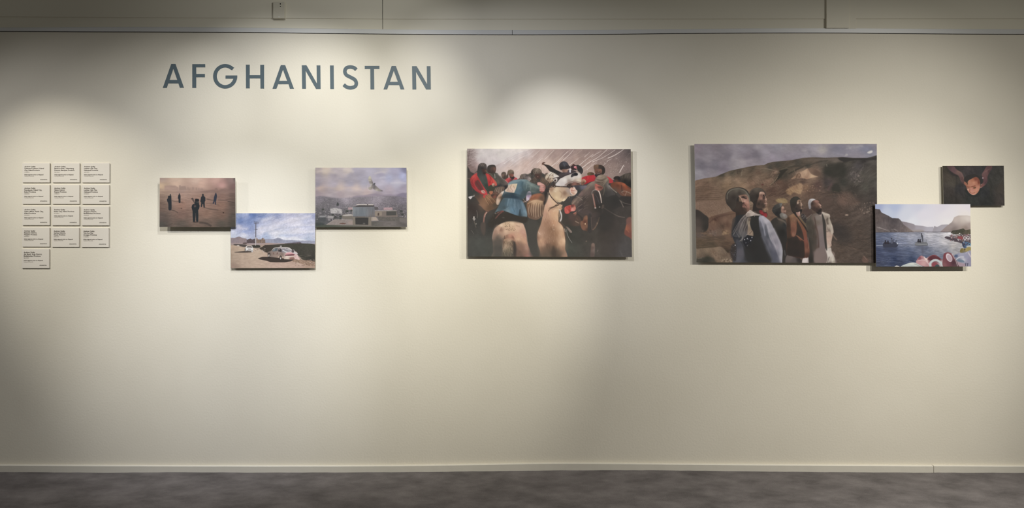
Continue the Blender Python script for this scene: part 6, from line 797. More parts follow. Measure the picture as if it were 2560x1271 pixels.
    c.P([(450,490),(500,430),(520,405),(560,430),(620,460),(700,488),(600,490),(530,510),(470,512)],[(480,480,(150,136,126)),(520,430,(186,168,156)),(560,460,(196,178,166)),(640,480,(160,146,138))],3); c.L([(470,470),(540,470),(610,475)],6,(110,94,86),.7,2); c.L([(510,430),(560,445)],5,(120,104,96),.7,2,0); c.L([(450,500),(520,505),(580,500)],6,(90,80,74),.7,2); c.L([(590,510),(600,495)],6,(190,180,172),.8,2,0)
    return c.fix(2,.86)
import bpy, bmesh
from mathutils import Vector
S=.0022                       # metres per photo pixel on the wall plane (y = 0)
CAMH=1.5; CAMD=4.07; F=CAMD/S # focal length in pixels of a 2560 px frame
HZ=1181-CAMH/S                # horizon row
def wp(x,y,t=0.):
    """photo pixel -> point on the plane standing t metres in front of the wall"""
    k=(CAMD-t)/F
    return Vector(((x-1280)*k,-t,CAMH+(HZ-y)*k))
COL=bpy.context.scene.collection
def link(o,parent=None):
    COL.objects.link(o)
    if parent: o.parent=parent
    return o
def mesh_obj(name,verts,faces,mat,parent=None,smooth=False):
    me=bpy.data.meshes.new(name); me.from_pydata([tuple(v) for v in verts],[],faces); me.materials.append(mat); me.update()
    bm=bmesh.new(); bm.from_mesh(me); bmesh.ops.recalc_face_normals(bm,faces=bm.faces); bm.to_mesh(me); bm.free()
    if smooth: me.polygons.foreach_set('use_smooth',[True]*len(me.polygons))
    return link(bpy.data.objects.new(name,me),parent)
def tag(o,label,cat,group=None):
    o['label']=label; o['category']=cat
    if group: o['group']=group
    return o
def struct(o,label=None):
    o['kind']='structure'
    if label: o['label']=label
    return o
def empty(name,loc): 
    o=bpy.data.objects.new(name,None); o.location=loc; o.empty_display_size=.05; return link(o)
def bevel_box(name,x0,x1,y0,y1,z0,z1,mat,parent=None,bev=.0,org=None,seg=2):
    bm=bmesh.new(); bmesh.ops.create_cube(bm,size=1)
    for v in bm.verts: v.co=Vector((x0+(v.co.x+.5)*(x1-x0),y0+(v.co.y+.5)*(y1-y0),z0+(v.co.z+.5)*(z1-z0)))
    if bev: bmesh.ops.bevel(bm,geom=bm.edges[:],offset=bev,segments=seg,affect='EDGES',profile=.7)
    if org is not None:
        for v in bm.verts: v.co-=org
    me=bpy.data.meshes.new(name); bm.to_mesh(me); bm.free(); me.materials.append(mat)
    return link(bpy.data.objects.new(name,me),parent)
def prism(name,pts,t0,t1,mat,parent=None,org=Vector((0,0,0)),loops=None):
    """closed outline of photo pixels extruded from t0 to t1 in front of the wall; pts = list of outlines (holes allowed)"""
    outs=loops or [pts]; bm=bmesh.new()
    for t in (t1,):
        es=[]
        for L in outs:
            vs=[bm.verts.new(wp(x,y,t1)-org) for x,y in L]
            es+= [bm.edges.new((vs[i],vs[(i+1)%len(vs)])) for i in range(len(vs))]
        bmesh.ops.triangle_fill(bm,edges=es,use_beauty=True,use_dissolve=False)
    r=bmesh.ops.extrude_face_region(bm,geom=bm.faces[:])
    for v in r['geom']:
        if isinstance(v,bmesh.types.BMVert): v.co.y+= (t1-t0)
    bmesh.ops.recalc_face_normals(bm,faces=bm.faces)
    me=bpy.data.meshes.new(name); bm.to_mesh(me); bm.free(); me.materials.append(mat)
    return link(bpy.data.objects.new(name,me),parent)
# ------------------------------------------------------------------ materials
def mat(name,col,rough=.6,spec=.3,metal=0,bump=None,mott=None):
    m=bpy.data.materials.new(name); m.use_nodes=True; n=m.node_tree.nodes; l=m.node_tree.links; b=n['Principled BSDF']
    b.inputs['Base Color'].default_value=(*col,1); b.inputs['Roughness'].default_value=rough
    b.inputs['Specular IOR Level'].default_value=spec; b.inputs['Metallic'].default_value=metal
    tc=n.new('ShaderNodeTexCoord')
    if mott:
        cols,sc,det,strv=mott
        mp=n.new('ShaderNodeMapping'); mp.inputs['Scale'].default_value=strv; l.new(tc.outputs['Object'],mp.inputs[0])
        t=n.new('ShaderNodeTexNoise'); t.inputs['Scale'].default_value=sc; t.inputs['Detail'].default_value=det; t.inputs['Roughness'].default_value=.65; l.new(mp.outputs[0],t.inputs['Vector'])
        r=n.new('ShaderNodeValToRGB'); r.color_ramp.elements[0].position=.32; r.color_ramp.elements[1].position=.68
        r.color_ramp.elements[0].color=(*cols[0],1); r.color_ramp.elements[1].color=(*cols[1],1)
        l.new(t.outputs['Fac'],r.inputs[0]); l.new(r.outputs[0],b.inputs['Base Color'])
    if bump:
        sc,st,dist=bump
        t=n.new('ShaderNodeTexNoise'); t.inputs['Scale'].default_value=sc; t.inputs['Detail'].default_value=4; l.new(tc.outputs['Object'],t.inputs['Vector'])
        bp=n.new('ShaderNodeBump'); bp.inputs['Strength'].default_value=st; bp.inputs['Distance'].default_value=dist; l.new(t.outputs['Fac'],bp.inputs['Height']); l.new(bp.outputs[0],b.inputs['Normal'])
    return m
WALL=(.68,.635,.53)
M_wall=mat('wall_paint',WALL,.75,.2,bump=(95,.35,.0016),mott=(((.665,.62,.515),(.695,.65,.545)),1.6,3,(1,1,1)))
M_panel=mat('upper_panel_paint',(.70,.66,.54),.7,.25,bump=(20,.1,.001))
M_rail=mat('picture_rail_metal',(.62,.62,.60),.5,.45,.08)
M_dark=mat('dark_gap',(.03,.028,.025),.8,.1)
M_base=mat('skirting_paint',(.63,.595,.51),.5,.4,bump=(18,.3,.003))
M_carpet=mat('carpet',(.1,.1,.1),.95,.1,bump=(420,.8,.004),mott=(((.098,.088,.085),(.19,.172,.167)),6,11,(.8,1.3,1)))
M_vinyl=mat('slate_vinyl_lettering',(.088,.118,.132),.45,.3)
M_card=mat('caption_card_board',(.67,.625,.55),.6,.25)
M_ink=mat('caption_ink',(.09,.075,.06),.7,.2)
M_ink2=mat('caption_light_ink',(.26,.23,.19),.7,.2)
M_edge=mat('print_panel_edge',(.55,.53,.48),.5,.3)
M_back=mat('print_spacer',(.35,.33,.3),.6,.2)
M_plastic=mat('sensor_plastic',(.60,.565,.46),.5,.35)
M_hole=mat('sensor_hole',(.02,.02,.018),.6,.2)
M_led=mat('sensor_badge',(.72,.70,.64),.4,.4)
M_other=mat('room_paint',(.5,.48,.42),.8,.2)
# ------------------------------------------------------------------ room shell
XW=(-3.5,3.5)
def interp(tab,x):
    xs=[p[0] for p in tab]; return float(np.interp(x,xs,[p[1] for p in tab]))
def smooth_tab(tab): 
    P=spline([(a,b) for a,b in tab],False,8); return [(float(a),float(b)) for a,b in P]
XS=list(range(-320,2881,20))
RAILB=smooth_tab([(-320,79),(0,79),(200,80),(400,80.5),(640,81.7),(800,84),(1040,86.3),(1300,87.6),(1500,86.4),(1700,84.3),(1900,83),(2100,83),(2200,84),(2400,85.6),(2560,86.2),(2880,87)])
RAILT=smooth_tab([(-320,69.5),(0,69),(200,68),(400,67.8),(640,69.8),(860,72.4),(1100,75),(1300,75.2),(1500,75),(1700,73),(1900,71.2),(2100,71),(2300,72.2),(2560,73.5),(2880,75)])
BASET=smooth_tab([(-320,1160.5),(0,1161.5),(200,1162.5),(640,1163.5),(1000,1162.6),(1200,1159.5),(1400,1156.8),(1640,1158.3),(1920,1160.6),(2250,1162.6),(2560,1164),(2880,1165)])
FLOORL=smooth_tab([(-320,1180.5),(0,1181),(200,1182.2),(300,1182.6),(440,1181.6),(640,1182.4),(1000,1181.3),(1220,1179),(1400,1177),(1640,1176.6),(1920,1180),(2200,1182),(2560,1182.8),(2880,1183)])
def wav(x): return .55*math.sin(x*.031)+.35*math.sin(x*.083+1.3)+.2*math.sin(x*.19)
WT=3.1
# main display wall
# dark shadow gap line under the rail, and the rail itself
def strip(name,top,bot,t0,t1,m,x0=-320,x1=2880,step=20,parent=None):
    """profile swept along the wall between two measured pixel curves, t0..t1 deep"""
    xs=list(np.arange(x0,x1+.1,step)); vs=[];fs=[]
    for x in xs:
        X=(x-1280)*S; zb=wp(0,bot(x),0).z; za=wp(0,top(x),0).z
        vs+=[(X,-t0,zb),(X,-t1,zb),(X,-t1,za),(X,-t0,za)]
    for i in range(len(xs)-1):
        a=4*i
        for k in range(4): fs.append((a+k,a+(k+1)%4,a+4+(k+1)%4,a+4+k))
    e=4*(len(xs)-1); fs+= [(0,1,2,3),(e+3,e+2,e+1,e)]
    return mesh_obj(name,vs,fs,m,parent)
rb=lambda x:interp(RAILB,x); rt=lambda x:interp(RAILT,x)
o=strip('wall_back',lambda x:rb(x),lambda x:1203,-.12,0,M_wall); struct(o,'off-white painted gallery wall')
gap=strip('trim_4',lambda x:rb(x)-.8,lambda x:rb(x)+.55,-.03,.0007,M_dark); struct(gap,'thin dark gap line under the picture rail')
r1=strip('trim_1',lambda x:rt(x)+.5,lambda x:rb(x)-.8,-.004,.006,M_rail,x1=1280); struct(r1,'aluminium picture rail, left length')
r2=strip('trim_2',lambda x:rt(x)+.5,lambda x:rb(x)-.8,-.004,.006,M_rail,x0=1281); struct(r2,'aluminium picture rail, right length')
g2=strip('trim_5',lambda x:rt(x)-.2,lambda x:rt(x)+.5,-.03,.001,M_dark,x0=150,x1=880); struct(g2,'thin dark line on top of the rail, left')
g3=strip('trim_6',lambda x:rt(x)-.1,lambda x:rt(x)+.5,-.03,.001,M_dark,x0=2300,x1=2880); struct(g3,'thin dark line on top of the rail, right')
# upper panels above the rail, two courses with a fine step and a vertical joint
jl=lambda x: 42+.006*x if x<1000 else (48-.0*x if x<1300 else 48-(x-1300)*.0008)
def upper(name,x0,x1,label):
    xs=list(np.arange(x0,x1+.1,20)); 
    if xs[-1]<x1: xs.append(x1)
    vs=[];fs=[]
    for x in xs:
        X=(x-1280)*S
        vs+=[(X,-.000,wp(0,rt(x)-.2,0).z),(X,-.000,wp(0,jl(x)+.4,0).z),(X,-.0035,wp(0,jl(x)-.4,0).z),(X,-.0035,WT)]
    for i in range(len(xs)-1):
        a=4*i
        for k in range(3): fs.append((a+k,a+4+k,a+5+k,a+k+1))
    return struct(mesh_obj(name,vs,fs,M_panel),label)
upper('trim_7',-320,956.2,'painted upper wall panel, left of the vertical joint')
upper('trim_8',957.4,2880,'painted upper wall panel, right of the vertical joint')
o=mesh_obj('wall_upper',[(XW[0],.012,2.38),(XW[1],.012,2.38),(XW[1],.012,WT),(XW[0],.012,WT)],[(0,1,2,3)],M_dark); struct(o,'dark backing behind the upper panel joint')
# raised cover panel at top right
p=wp(2066,71,.014); q=wp(2141,71,.014)
cv=bevel_box('trim_9',p.x,q.x-.041,-.016,.0,wp(0,70.2,.014).z,WT,M_panel,bev=.0015); struct(cv,'raised painted cover panel at the top right')
cv=bevel_box('trim_10',q.x-.041,q.x,-.007,.0,wp(0,71.5,.008).z,WT,M_panel,bev=.0012); struct(cv,'thin strip beside the raised cover panel')
# skirting board: tall thin board with a flat ledge
bt=lambda x:interp(BASET,x); fl=lambda x:interp(FLOORL,x)
def skirting(name,x0,x1,label,lift=0):
    T=.018; xs=list(np.arange(x0,x1+.1,12)); vs=[];fs=[]
    if xs[-1]<x1: xs.append(x1)
    for x in xs:
        X=(x-1280)*S; 
        zl=wp(0,bt(x)+lift,0).z; zt_=zl+ .0; zf=wp(0,fl(x),T).z-.012
        w=wav(x)*.0006
        vs+=[(X,.01,zf),(X,-T-w,zf),(X,-T-w,zt_-.002),(X,-T+.002-w,zt_),(X,.01,zt_)]
    for i in range(len(xs)-1):
        a=5*i
        for k in range(5): fs.append((a+k,a+(k+1)%5,a+5+(k+1)%5,a+5+k))
    e=5*(len(xs)-1); fs+=[tuple(range(5)),tuple(e+k for k in (4,3,2,1,0))]
    return struct(mesh_obj(name,vs,fs,M_base),label)
skirting('baseboard_left',-320,2329,'off-white painted skirting board')
skirting('baseboard_right',2330.2,2880,'off-white painted skirting board, short right length',-.4)
# floor: carpet, its edge rising and falling slightly along the skirting
nx=161; ys=[-.016,-.03,-.08,-.2,-.5,-.9,-1.5,-3,-6]; vs=[];fs=[]
for y in ys:
    for i in range(nx):
        x=-320+3200*i/(nx-1); X=(x-1280)*S
        ze=wp(0,fl(x)+.35*wav(x*1.7),.018).z; k=math.exp(-(-y-.016)/.5)
        vs.append((X,y,ze*k))
for j in range(len(ys)-1):
    for i in range(nx-1): a=j*nx+i; fs.append((a,a+1,a+nx+1,a+nx))
o=mesh_obj('floor',vs,fs,M_carpet,smooth=True); struct(o,'dark grey brown mottled carpet floor')
# ------------------------------------------------------------------ title letters (vinyl on the wall)
def vw(ox): return lambda P:[(ox+u/6.919,130+v/6.919) for u,v in P]
v1,v2=vw(380),vw(730)
def arc(cx,cy,rx,ry,a0,a1,n=24): return [(cx+rx*math.cos(math.radians(a0+(a1-a0)*i/n)),cy+ry*math.sin(math.radians(a0+(a1-a0)*i/n))) for i in range(n+1)]
def stroke(P,w):
    Q=spline(P,False,8); d=np.gradient(Q,axis=0); d/=np.linalg.norm(d,axis=1)[:,None]; n=np.stack([-d[:,1],d[:,0]],1)*w/2
    return [tuple(p) for p in np.concatenate([Q+n,(Q-n)[::-1]])]
LET=[]
LET.append(('A','first letter A, at the left end',[v1([(186,622),(333,207),(405,207),(552,620),(483,620),(458,544),(280,544),(255,622)]),v1([(303,484),(438,484),(369,288)])]))
LET.append(('F','letter F, second in the word',[v1([(697,210),(920,210),(920,265),(764,265),(764,380),(914,380),(914,437),(764,437),(764,622),(697,622)])]))
g=arc(1264,421,206,212,-40,-360+4,44); gi=arc(1264,421,144,150,-352+14,-44,36)
LET.append(('G','letter G, third in the word',[v1([(1424,268)]+arc(1266,421,209,213,-47,-354,44)+[(1474,406),(1272,406),(1272,462),(1411,462)]+arc(1266,421,146,152,-342,-49,36)[0:]+[(1386,314)])]))
LET.append(('H','letter H, fourth in the word',[v1([(1624,220),(1690,220),(1690,401),(1872,401),(1872,222),(1938,222),(1938,633),(1876,633),(1874,458),(1690,458),(1690,629),(1626,629)])]))
LET.append(('A','second letter A, between the H and the N',[v1([(2084,636),(2228,227),(2303,227),(2455,636),(2386,636),(2362,558),(2182,558),(2152,636)]),v1([(2200,500),(2338,500),(2265,306)])]))
LET.append(('N','first letter N, between the A and the I',[v2([(169,230),(250,230),(430,545),(425,232),(490,232),(495,640),(416,640),(236,325),(241,636),(175,636)])]))
LET.append(('I','letter I, seventh in the word',[v2([(656,233),(721,233),(725,640),(662,640)])]))
sc=[(1112,308),(1078,276),(1008,260),(940,278),(914,335),(938,395),(1010,436),(1085,480),(1112,540),(1090,596),(1012,620),(940,602),(894,566)]
LET.append(('S','letter S, eighth in the word',[v2(stroke(sc,62))]))
LET.append(('T','letter T, ninth in the word',[v2([(1258,240),(1512,240),(1512,295),(1419,295),(1423,648),(1357,648),(1354,295),(1258,295)])]))
LET.append(('A','third letter A, between the T and the last N',[v2([(1582,648),(1724,242),(1796,242),(1944,648),(1878,648),(1852,573),(1672,573),(1646,648)]),v2([(1694,516),(1830,516),(1760,325)])]))
LET.append(('N','last letter N, at the right end',[v2([(2076,245),(2155,245),(2336,556),(2331,245),(2395,245),(2400,650),(2320,650),(2144,345),(2149,650),(2083,650)])]))
for ch,which,loops in LET:
    xs=[p[0] for L in loops for p in L]; ys_=[p[1] for L in loops for p in L]
    org=wp((min(xs)+max(xs))/2,max(ys_),0)
    o=prism('wall_letter',None,.0,.0012,M_vinyl,org=org,loops=loops); o.location=org
    tag(o,'slate blue vinyl wall title '+which,'letter','letters of the wall title')
# ------------------------------------------------------------------ caption cards
def text_mesh(s,size,bold,target_w=None):
    cu=bpy.data.curves.new('t','FONT'); cu.body=s; cu.size=size; cu.offset=bold; cu.resolution_u=2; cu.extrude=0
    ob=bpy.data.objects.new('t',cu); COL.objects.link(ob); dg=bpy.context.evaluated_depsgraph_get(); dg.update()
    me=bpy.data.meshes.new_from_object(ob.evaluated_get(dg)); bpy.data.objects.remove(ob); bpy.data.curves.remove(cu)
    co=[Vector(v.co) for v in me.vertices]; fa=[tuple(p.vertices) for p in me.polygons]; bpy.data.meshes.remove(me)
    if target_w:
        w=max(v.x for v in co)-min(v.x for v in co); m=min(v.x for v in co)
        for v in co: v.x=(v.x-m)*target_w/w
    return co,fa
CT=.006
def card(x0,y0,x1,y1,head,date,label,hw,date_w):
    org=wp((x0+x1)/2,y1,0); root=empty('caption_card',org); tag(root,label,'caption card','white caption cards in the grid')
    a=wp(x0,y0,CT); b=wp(x1,y1,CT)
    bevel_box('card_board',a.x,b.x,-CT,.001,b.z,a.z,M_card,root,.0004,org,1)
    px=S*(CAMD-CT)/CAMD
    def put(lines,name,m):
        V=[];Fc=[]
        for s,size,bold,xl,yb,w in lines:
            co,fa=text_mesh(s,size,bold,w*px if w else None); o0=len(V)
            p=wp(xl,yb,CT+.0004)
            V+=[Vector((p.x+v.x,p.y,p.z+v.y))-org for v in co]; Fc+=[tuple(i+o0 for i in f) for f in fa]
        me=bpy.data.meshes.new(name); me.from_pydata([tuple(v) for v in V],[],Fc); me.materials.append(m); me.update()
        link(bpy.data.objects.new(name,me),root)
    xl=x0+5.4; lines=[('Andrew Quilty',.0105,.00022,xl,y0+10.1,27.9)]; yy=y0+14.7
    for h,w in zip(head,hw): lines.append((h,.0105,.00022,xl,yy,w)); yy+=4.65
    put(lines,'heading_text',M_ink)
    body=[(date,.0085,0,xl,yy-.2,date_w),('Courtesy of the artist',.0075,0,xl,yy+9.4,23.4)]
    put(body,'small_text',M_ink2)
    put([('Inkjet pigment print on Alupanel',.0085,.00016,xl,yy+6,47.3)],'medium_text',M_ink)
    put([('AFGHANISTAN',.0072,.00012,x1-24.2,y1-6.2,17.6)],'footer_text',M_ink)
    return root
CARDS=[
(55.6,408.3,124.3,456.7,['Chaman-e Hozuri, Kabul','City, Kabul Province'],[48.5,38.2],'17/12/2013','white caption card for Chaman-e Hozuri, top left corner of the grid'),
(130.7,408.3,198.8,456.7,['Band-e-Amir, Yakawlang','District, Bamiyan Province'],[48.5,49.8],'06/11/2014','white caption card for Band-e-Amir, middle of the top row'),
(204.7,408.3,273.4,456.8,['Lashkar Gah City,','Helmand Province'],[33.6,35],'10/01/2015','white caption card for Lashkar Gah, at the right end of the top row'),
(55.3,462.4,124.2,510.4,['Darulaman, Kabul City,','Kabul Province'],[44.2,28.7],'22/02/2014','white caption card for Darulaman, left card of the second row'),
(130.3,462.4,198.4,510.4,['Nijrab District,','Kapisa Province'],[26.8,30.4],'13/04/2014','white caption card for Nijrab District, middle card of the second row'),
(204.4,462.5,272.7,510.6,['Lashkar Gah City,','Helmand Province'],[33.4,34.6],'14/10/2015','white caption card for Lashkar Gah, right end of the second row'),
(55.5,516,124.1,563.7,['Qala-e-Musa, Kabul City,','Kabul Province'],[47.5,28.6],'19/12/2013','white caption card for Qala-e-Musa, left card of the third row'),
(129.7,516,198.1,563.9,['Kabul City, Kabul Province'],[50.2],'15/12/2013','white caption card for Kabul City, the only two-line heading, middle of the grid'),
(203.9,516.3,272.3,564.2,['Shugnan District,','Badakhshan Province'],[32.2,41.8],'07/10/2015','white caption card for Shugnan District, right end of the third row'),
(54.9,569.2,123.7,617.3,['Bazarak District,','Panjshir Province'],[31.6,32.6],'03/09/2015','white caption card for Bazarak District, left card of the fourth row'),
(129.1,569.7,197.5,617.9,['Gurbuz District,','Khost Province'],[29.4,28.6],'16/05/2014','white caption card for Gurbuz District, middle card of the fourth row'),
(203.1,570,271.6,618.2,['Tirin Kot City,','Uruzgan Province'],[24.6,33.6],'11/10/2016','white caption card for Tirin Kot City, right end of the fourth row'),
(54.1,622.9,122.9,671.1,['Aja Barah, Argo District,','Badakhshan Province'],[45.5,42],'06/12/2015','white caption card for Argo District, alone in the bottom row')]
for x0,y0,x1,y1,hd,hw,dt,lb in CARDS: card(x0,y0,x1,y1,hd,dt,lb,hw,12.8)
# ------------------------------------------------------------------ wall sensor
org=wp(695,47,0); root=empty('wall_sensor',org); tag(root,'small cream plastic wall sensor box with two black holes above the picture rail','sensor')
T=.022; a=wp(682.5,4.5,T); b=wp(711,46,T)
bevel_box('housing',a.x,b.x,-T,0,b.z,a.z,M_plastic,root,.002,org,3)
def disc(name,x,y,r,t,m,dep=.0012,sx=1.):
    bm=bmesh.new(); c=wp(x,y,t)
    bmesh.ops.create_cone(bm,cap_ends=True,segments=24,radius1=r,radius2=r,depth=dep)
    for v in bm.verts: v.co=Vector((v.co.x*sx,-v.co.z,v.co.y))+c-org
    bmesh.ops.recalc_face_normals(bm,faces=bm.faces)
    me=bpy.data.meshes.new(name); bm.to_mesh(me); bm.free(); me.materials.append(m); return link(bpy.data.objects.new(name,me),root)
disc('sensor_hole',701,9.8,.0034,T,M_hole); disc('sensor_hole',701.1,16.2,.0026,T,M_hole)
disc('badge',697.5,42.3,.0028,T,M_led,.0016,1.3)
P=[wp(685.5,24,T),wp(691,28.3,T),wp(696,31.2,T),wp(706,32.6,T)]
bm=bmesh.new(); prev=None
for p in spline([(q.x,q.z) for q in P],False,6):
    c=Vector((p[0],-T,p[1]))-org
    ring=[bm.verts.new(c+Vector((0,-.0009*math.cos(k*math.pi/3),.0009*math.sin(k*math.pi/3)))) for k in range(6)]
    if prev:
        for k in range(6): bm.faces.new((prev[k],prev[(k+1)%6],ring[(k+1)%6],ring[k]))
    prev=ring
me=bpy.data.meshes.new('cover_seam'); bm.to_mesh(me); bm.free(); me.materials.append(M_panel); link(bpy.data.objects.new('cover_seam',me),root)
# ------------------------------------------------------------------ lamps (track spotlights) and their light on the wall
LAMPS=[[-217.558, 1.516, 2.846, 215.097, 588.655, 17.933, 0.998, 0.885], [-427.665, 1.305, 2.622, 477.019, 901.799, 37.847, 0.751, -0.139], [1291.791, 1.799, 2.622, 813.712, 90.147, 24.832, 0.999, -0.532], [449.993, 1.368, 2.621, 1331.205, 280.226, 17.104, 0.998, 0.623], [1484.458, 1.8, 2.621, 1151.889, 732.169, 20.596, 0.999, 1.174], [2357.324, 1.798, 2.623, 2417.993, 703.094, 49.642, 0.933, -0.534], [750.41, 1.8, 2.62, 577.538, 789.092, 21.234, 1.0, 0.921], [1055.404, 1.799, 2.714, 888.8, 463.253, 27.119, 0.75, 0.14], [856.447, 1.301, 2.999, 664.481, 531.983, 31.296, 0.75, 0.109], [1151.936, 1.317, 2.777, 1436.914, 467.16, 18.341, 0.999, 0.457], [2564.114, 1.797, 2.623, 1674.431, 1310.326, 54.89, 0.977, 0.697], [3071.2, 1.799, 2.624, 1241.612, 1598.446, 33.807, 0.969, 1.744], [908.796, 1.3, 2.712, 391.343, 318.871, 17.011, 0.973, -0.587]]
AMB=(.072,.018)
TINT=[(1,.90,.68),(1,.93,.80),(1,.94,.78),(1,.955,.86),(1,.91,.69),(1,.905,.70),(1,.965,.87),(1,.93,.73),(1,.95,.82),(1,.945,.83),(1,.92,.74),(1,.905,.70),(1,.94,.78)]
GAIN=1.1
def wall_light(X,Z,t=0):
    E=AMB[0]+AMB[1]*(2.6-Z)/2.6; E=np.repeat((E*np.ones_like(X))[...,None],3,2)*np.array([1,.94,.80])
    for (lx,D,lz,ax,ay,hd,bl,I),tc in zip(LAMPS,TINT):
        lx=(lx-1280)*S; ax=(ax-1280)*S; az=(1181-ay)*S
        d=np.array([ax-lx,D,az-lz]); d/=np.linalg.norm(d); D2=D-t
        vx=X-lx; vz=Z-lz; r2=vx**2+D2**2+vz**2; r=np.sqrt(r2); c=(vx*d[0]+D2*d[1]+vz*d[2])/r; ch=math.cos(math.radians(hd))
        s=np.clip((c-ch)/((1-ch)*bl),0,1); E=E+(math.exp(I)*s*s*(3-2*s)*(D2/r)/r2)[...,None]*np.array(tc)
    return E       # display-linear value of the wall paint under this light
for (lx,D,lz,ax,ay,hd,bl,I),tc in zip(LAMPS,TINT):
    L=bpy.data.lights.new('track_spotlight','SPOT'); L.spot_size=2*math.radians(hd); L.spot_blend=bl; L.shadow_soft_size=.014
    # spot of power P gives irradiance P*cos/(4*pi^2*r^2)*... ; wall radiance = albedo*E/pi
    L.energy=GAIN*math.exp(I)*4*math.pi*math.pi/WALL[0]; L.color=[c*w/WALL[0]**0 for c,w in zip(tc,(1,WALL[0]/WALL[1],WALL[0]/WALL[2]))]
    o=bpy.data.objects.new('track_spotlight',L); COL.objects.link(o)
    p0=Vector(((lx-1280)*S,-D,lz)); p1=Vector(((ax-1280)*S,0,(1181-ay)*S)); o.location=p0; o.rotation_euler=(p1-p0).to_track_quat('-Z','Y').to_euler()
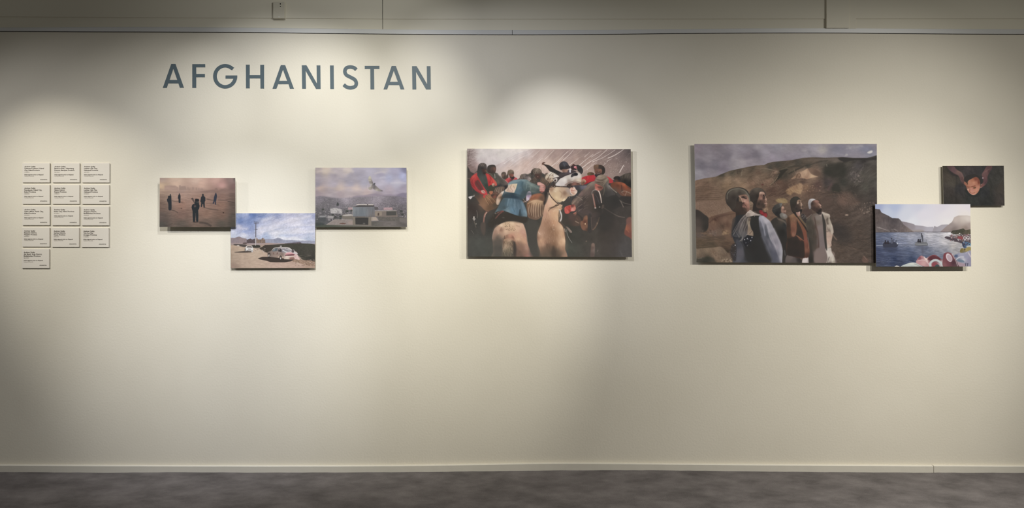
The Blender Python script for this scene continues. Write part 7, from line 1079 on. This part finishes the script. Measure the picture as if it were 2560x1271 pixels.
# ------------------------------------------------------------------ photographic prints
def lin(a): return np.where(a<=.04045,a/12.92,((a+.055)/1.055)**2.4)
M_print=bpy.data.materials.new('photo_print'); M_print.use_nodes=True
n=M_print.node_tree.nodes; b=n['Principled BSDF']; b.inputs['Roughness'].default_value=.55; b.inputs['Specular IOR Level'].default_value=.06
at=n.new('ShaderNodeAttribute'); at.attribute_name='picture'; M_print.node_tree.links.new(at.outputs['Color'],b.inputs['Base Color'])
def add_print(cv,TL,TR,BR,BL,t,label,spc):
    """TL..BR = corners in photo pixels of the face, t = distance of the face from the wall"""
    org=wp((BL[0]+BR[0])/2,BR[1],0); root=empty('photo_panel',org); tag(root,label,'photo print','unframed photographs mounted off the wall')
    nu=int(abs(TR[0]-TL[0])*cv.K)+1; nv=int(abs(BL[1]-TL[1])*cv.K)+1
    u,v=np.meshgrid(np.linspace(0,1,nu),np.linspace(0,1,nv))
    A,B,C_,D_=[np.array(p,float) for p in (TL,TR,BR,BL)]
    P=((1-u)*(1-v))[...,None]*A+(u*(1-v))[...,None]*B+(u*v)[...,None]*C_+((1-u)*v)[...,None]*D_
    X=np.clip((P[...,0]-cv.x0)*cv.K-.5,0,cv.ww-1.001); Y=np.clip((P[...,1]-cv.y0)*cv.K-.5,0,cv.hh-1.001)
    xi=X.astype(int); yi=Y.astype(int); fx=(X-xi)[...,None]; fy=(Y-yi)[...,None]; I=np.clip(cv.I,0,1)
    col=(I[yi,xi]*(1-fx)+I[yi,xi+1]*fx)*(1-fy)+(I[yi+1,xi]*(1-fx)+I[yi+1,xi+1]*fx)*fy
    k=(CAMD-t)/F; WX=(P[...,0]-1280)*k; WZ=CAMH+(HZ-P[...,1])*k
    alb=lin(col)/wall_light(WX,WZ,t)*np.array(WALL)*.9  # inverse lamp light baked in; lifted blacks carry the surface glare as colour
    alb=np.clip(alb,0.002,.92)
    co=np.stack([WX-org.x,np.full_like(WX,-t-org.y),WZ-org.z],-1).reshape(-1,3).astype(np.float32)
    idx=np.arange(nu*nv).reshape(nv,nu); q=np.stack([idx[1:,:-1],idx[1:,1:],idx[:-1,1:],idx[:-1,:-1]],-1).reshape(-1,4)
    me=bpy.data.meshes.new('picture'); me.vertices.add(nu*nv); me.vertices.foreach_set('co',co.ravel())
    me.loops.add(q.size); me.loops.foreach_set('vertex_index',q.ravel().astype(np.int32)); me.polygons.add(len(q))
    me.polygons.foreach_set('loop_start',np.arange(0,q.size,4,dtype=np.int32)); me.update(calc_edges=True)
    ca=me.color_attributes.new('picture','FLOAT_COLOR','POINT'); rgba=np.concatenate([alb.reshape(-1,3),np.ones((nu*nv,1))],1).astype(np.float32); ca.data.foreach_set('color',rgba.ravel())
    me.materials.append(M_print); link(bpy.data.objects.new('picture',me),root)
    th=.004
    f=[wp(*p,t)-org for p in (TL,TR,BR,BL)]; fr=[p+Vector((0,.00015,0)) for p in f]; bk=[p+Vector((0,th,0)) for p in f]
    mesh_obj('backing_board',fr+bk,[(0,3,2,1),(4,5,6,7),(0,1,5,4),(1,2,6,5),(2,3,7,6),(3,0,4,7)],M_edge,root)
    # hidden mounting frame that holds the panel off the wall
    c=sum(f,Vector((0,0,0)))/4; ins=[c+(p-c)*.55 for p in f]; fr=[Vector((p.x,-t-org.y+th,p.z)) for p in ins]; bk=[Vector((p.x,-org.y,p.z)) for p in ins]
    mesh_obj('mounting_block',fr+bk,[(0,3,2,1),(4,5,6,7),(0,1,5,4),(1,2,6,5),(2,3,7,6),(3,0,4,7)],M_back,root)
PR=[(pic_boys,(399.4,445.2),(588.1,445.6),(588.9,568.4),(398.7,568),.034,'small pink dusk print of boys with a bat, left of the road print'),
(pic_road,(576.9,533.5),(788.1,533.4),(787.6,670.4),(577,671),.017,'print of a wrecked car beside a road under blue sky, below the other small prints'),
(pic_city,(788.4,419.4),(1016,419.5),(1017.2,568.2),(788.4,568.6),.019,'print of a white bird flying over a grey city'),
(pic_riders,(1167.8,372),(1576.8,373),(1579.8,643.4),(1168.9,641.6),.020,'large print of horsemen crowding around a rearing pale horse'),
(pic_men,(1736,360.2),(2192,360),(2193.2,658.4),(1741,656.4),.018,'largest print, five men looking up before brown hills'),
(pic_lake,(2188,510.8),(2425.7,510.8),(2428,666.8),(2190.4,667.2),.034,'print of pedal boats on a blue lake, overlapping the two dark prints'),
(pic_child,(2356.6,414.7),(2509.5,414.4),(2511.5,514.4),(2359,514.9),.016,'smallest dark print of hands cradling a child, at the far right')]
for fn,TL,TR,BR,BL,t,lb in PR: add_print(fn(),TL,TR,BR,BL,t,lb,0)
# ------------------------------------------------------------------ world, camera, colour
w=bpy.data.worlds.new('gallery_ambient'); bpy.context.scene.world=w; w.use_nodes=True
bg=w.node_tree.nodes['Background']; bg.inputs[0].default_value=(1,.97,.90,1); bg.inputs[1].default_value=.11
cam=bpy.data.cameras.new('camera'); co=bpy.data.objects.new('camera',cam); COL.objects.link(co)
co.location=(0,-CAMD,CAMH); co.rotation_euler=(math.pi/2,0,0); cam.sensor_width=36; cam.lens=36*F/2560
cam.shift_y=-(635.5-HZ)/2560*1; cam.clip_start=.05
sc_=bpy.context.scene; sc_.camera=co
sc_.view_settings.view_transform='Standard'; sc_.view_settings.look='None'; sc_.view_settings.gamma=1; sc_.view_settings.exposure=0; sc_.view_settings.use_curve_mapping=False
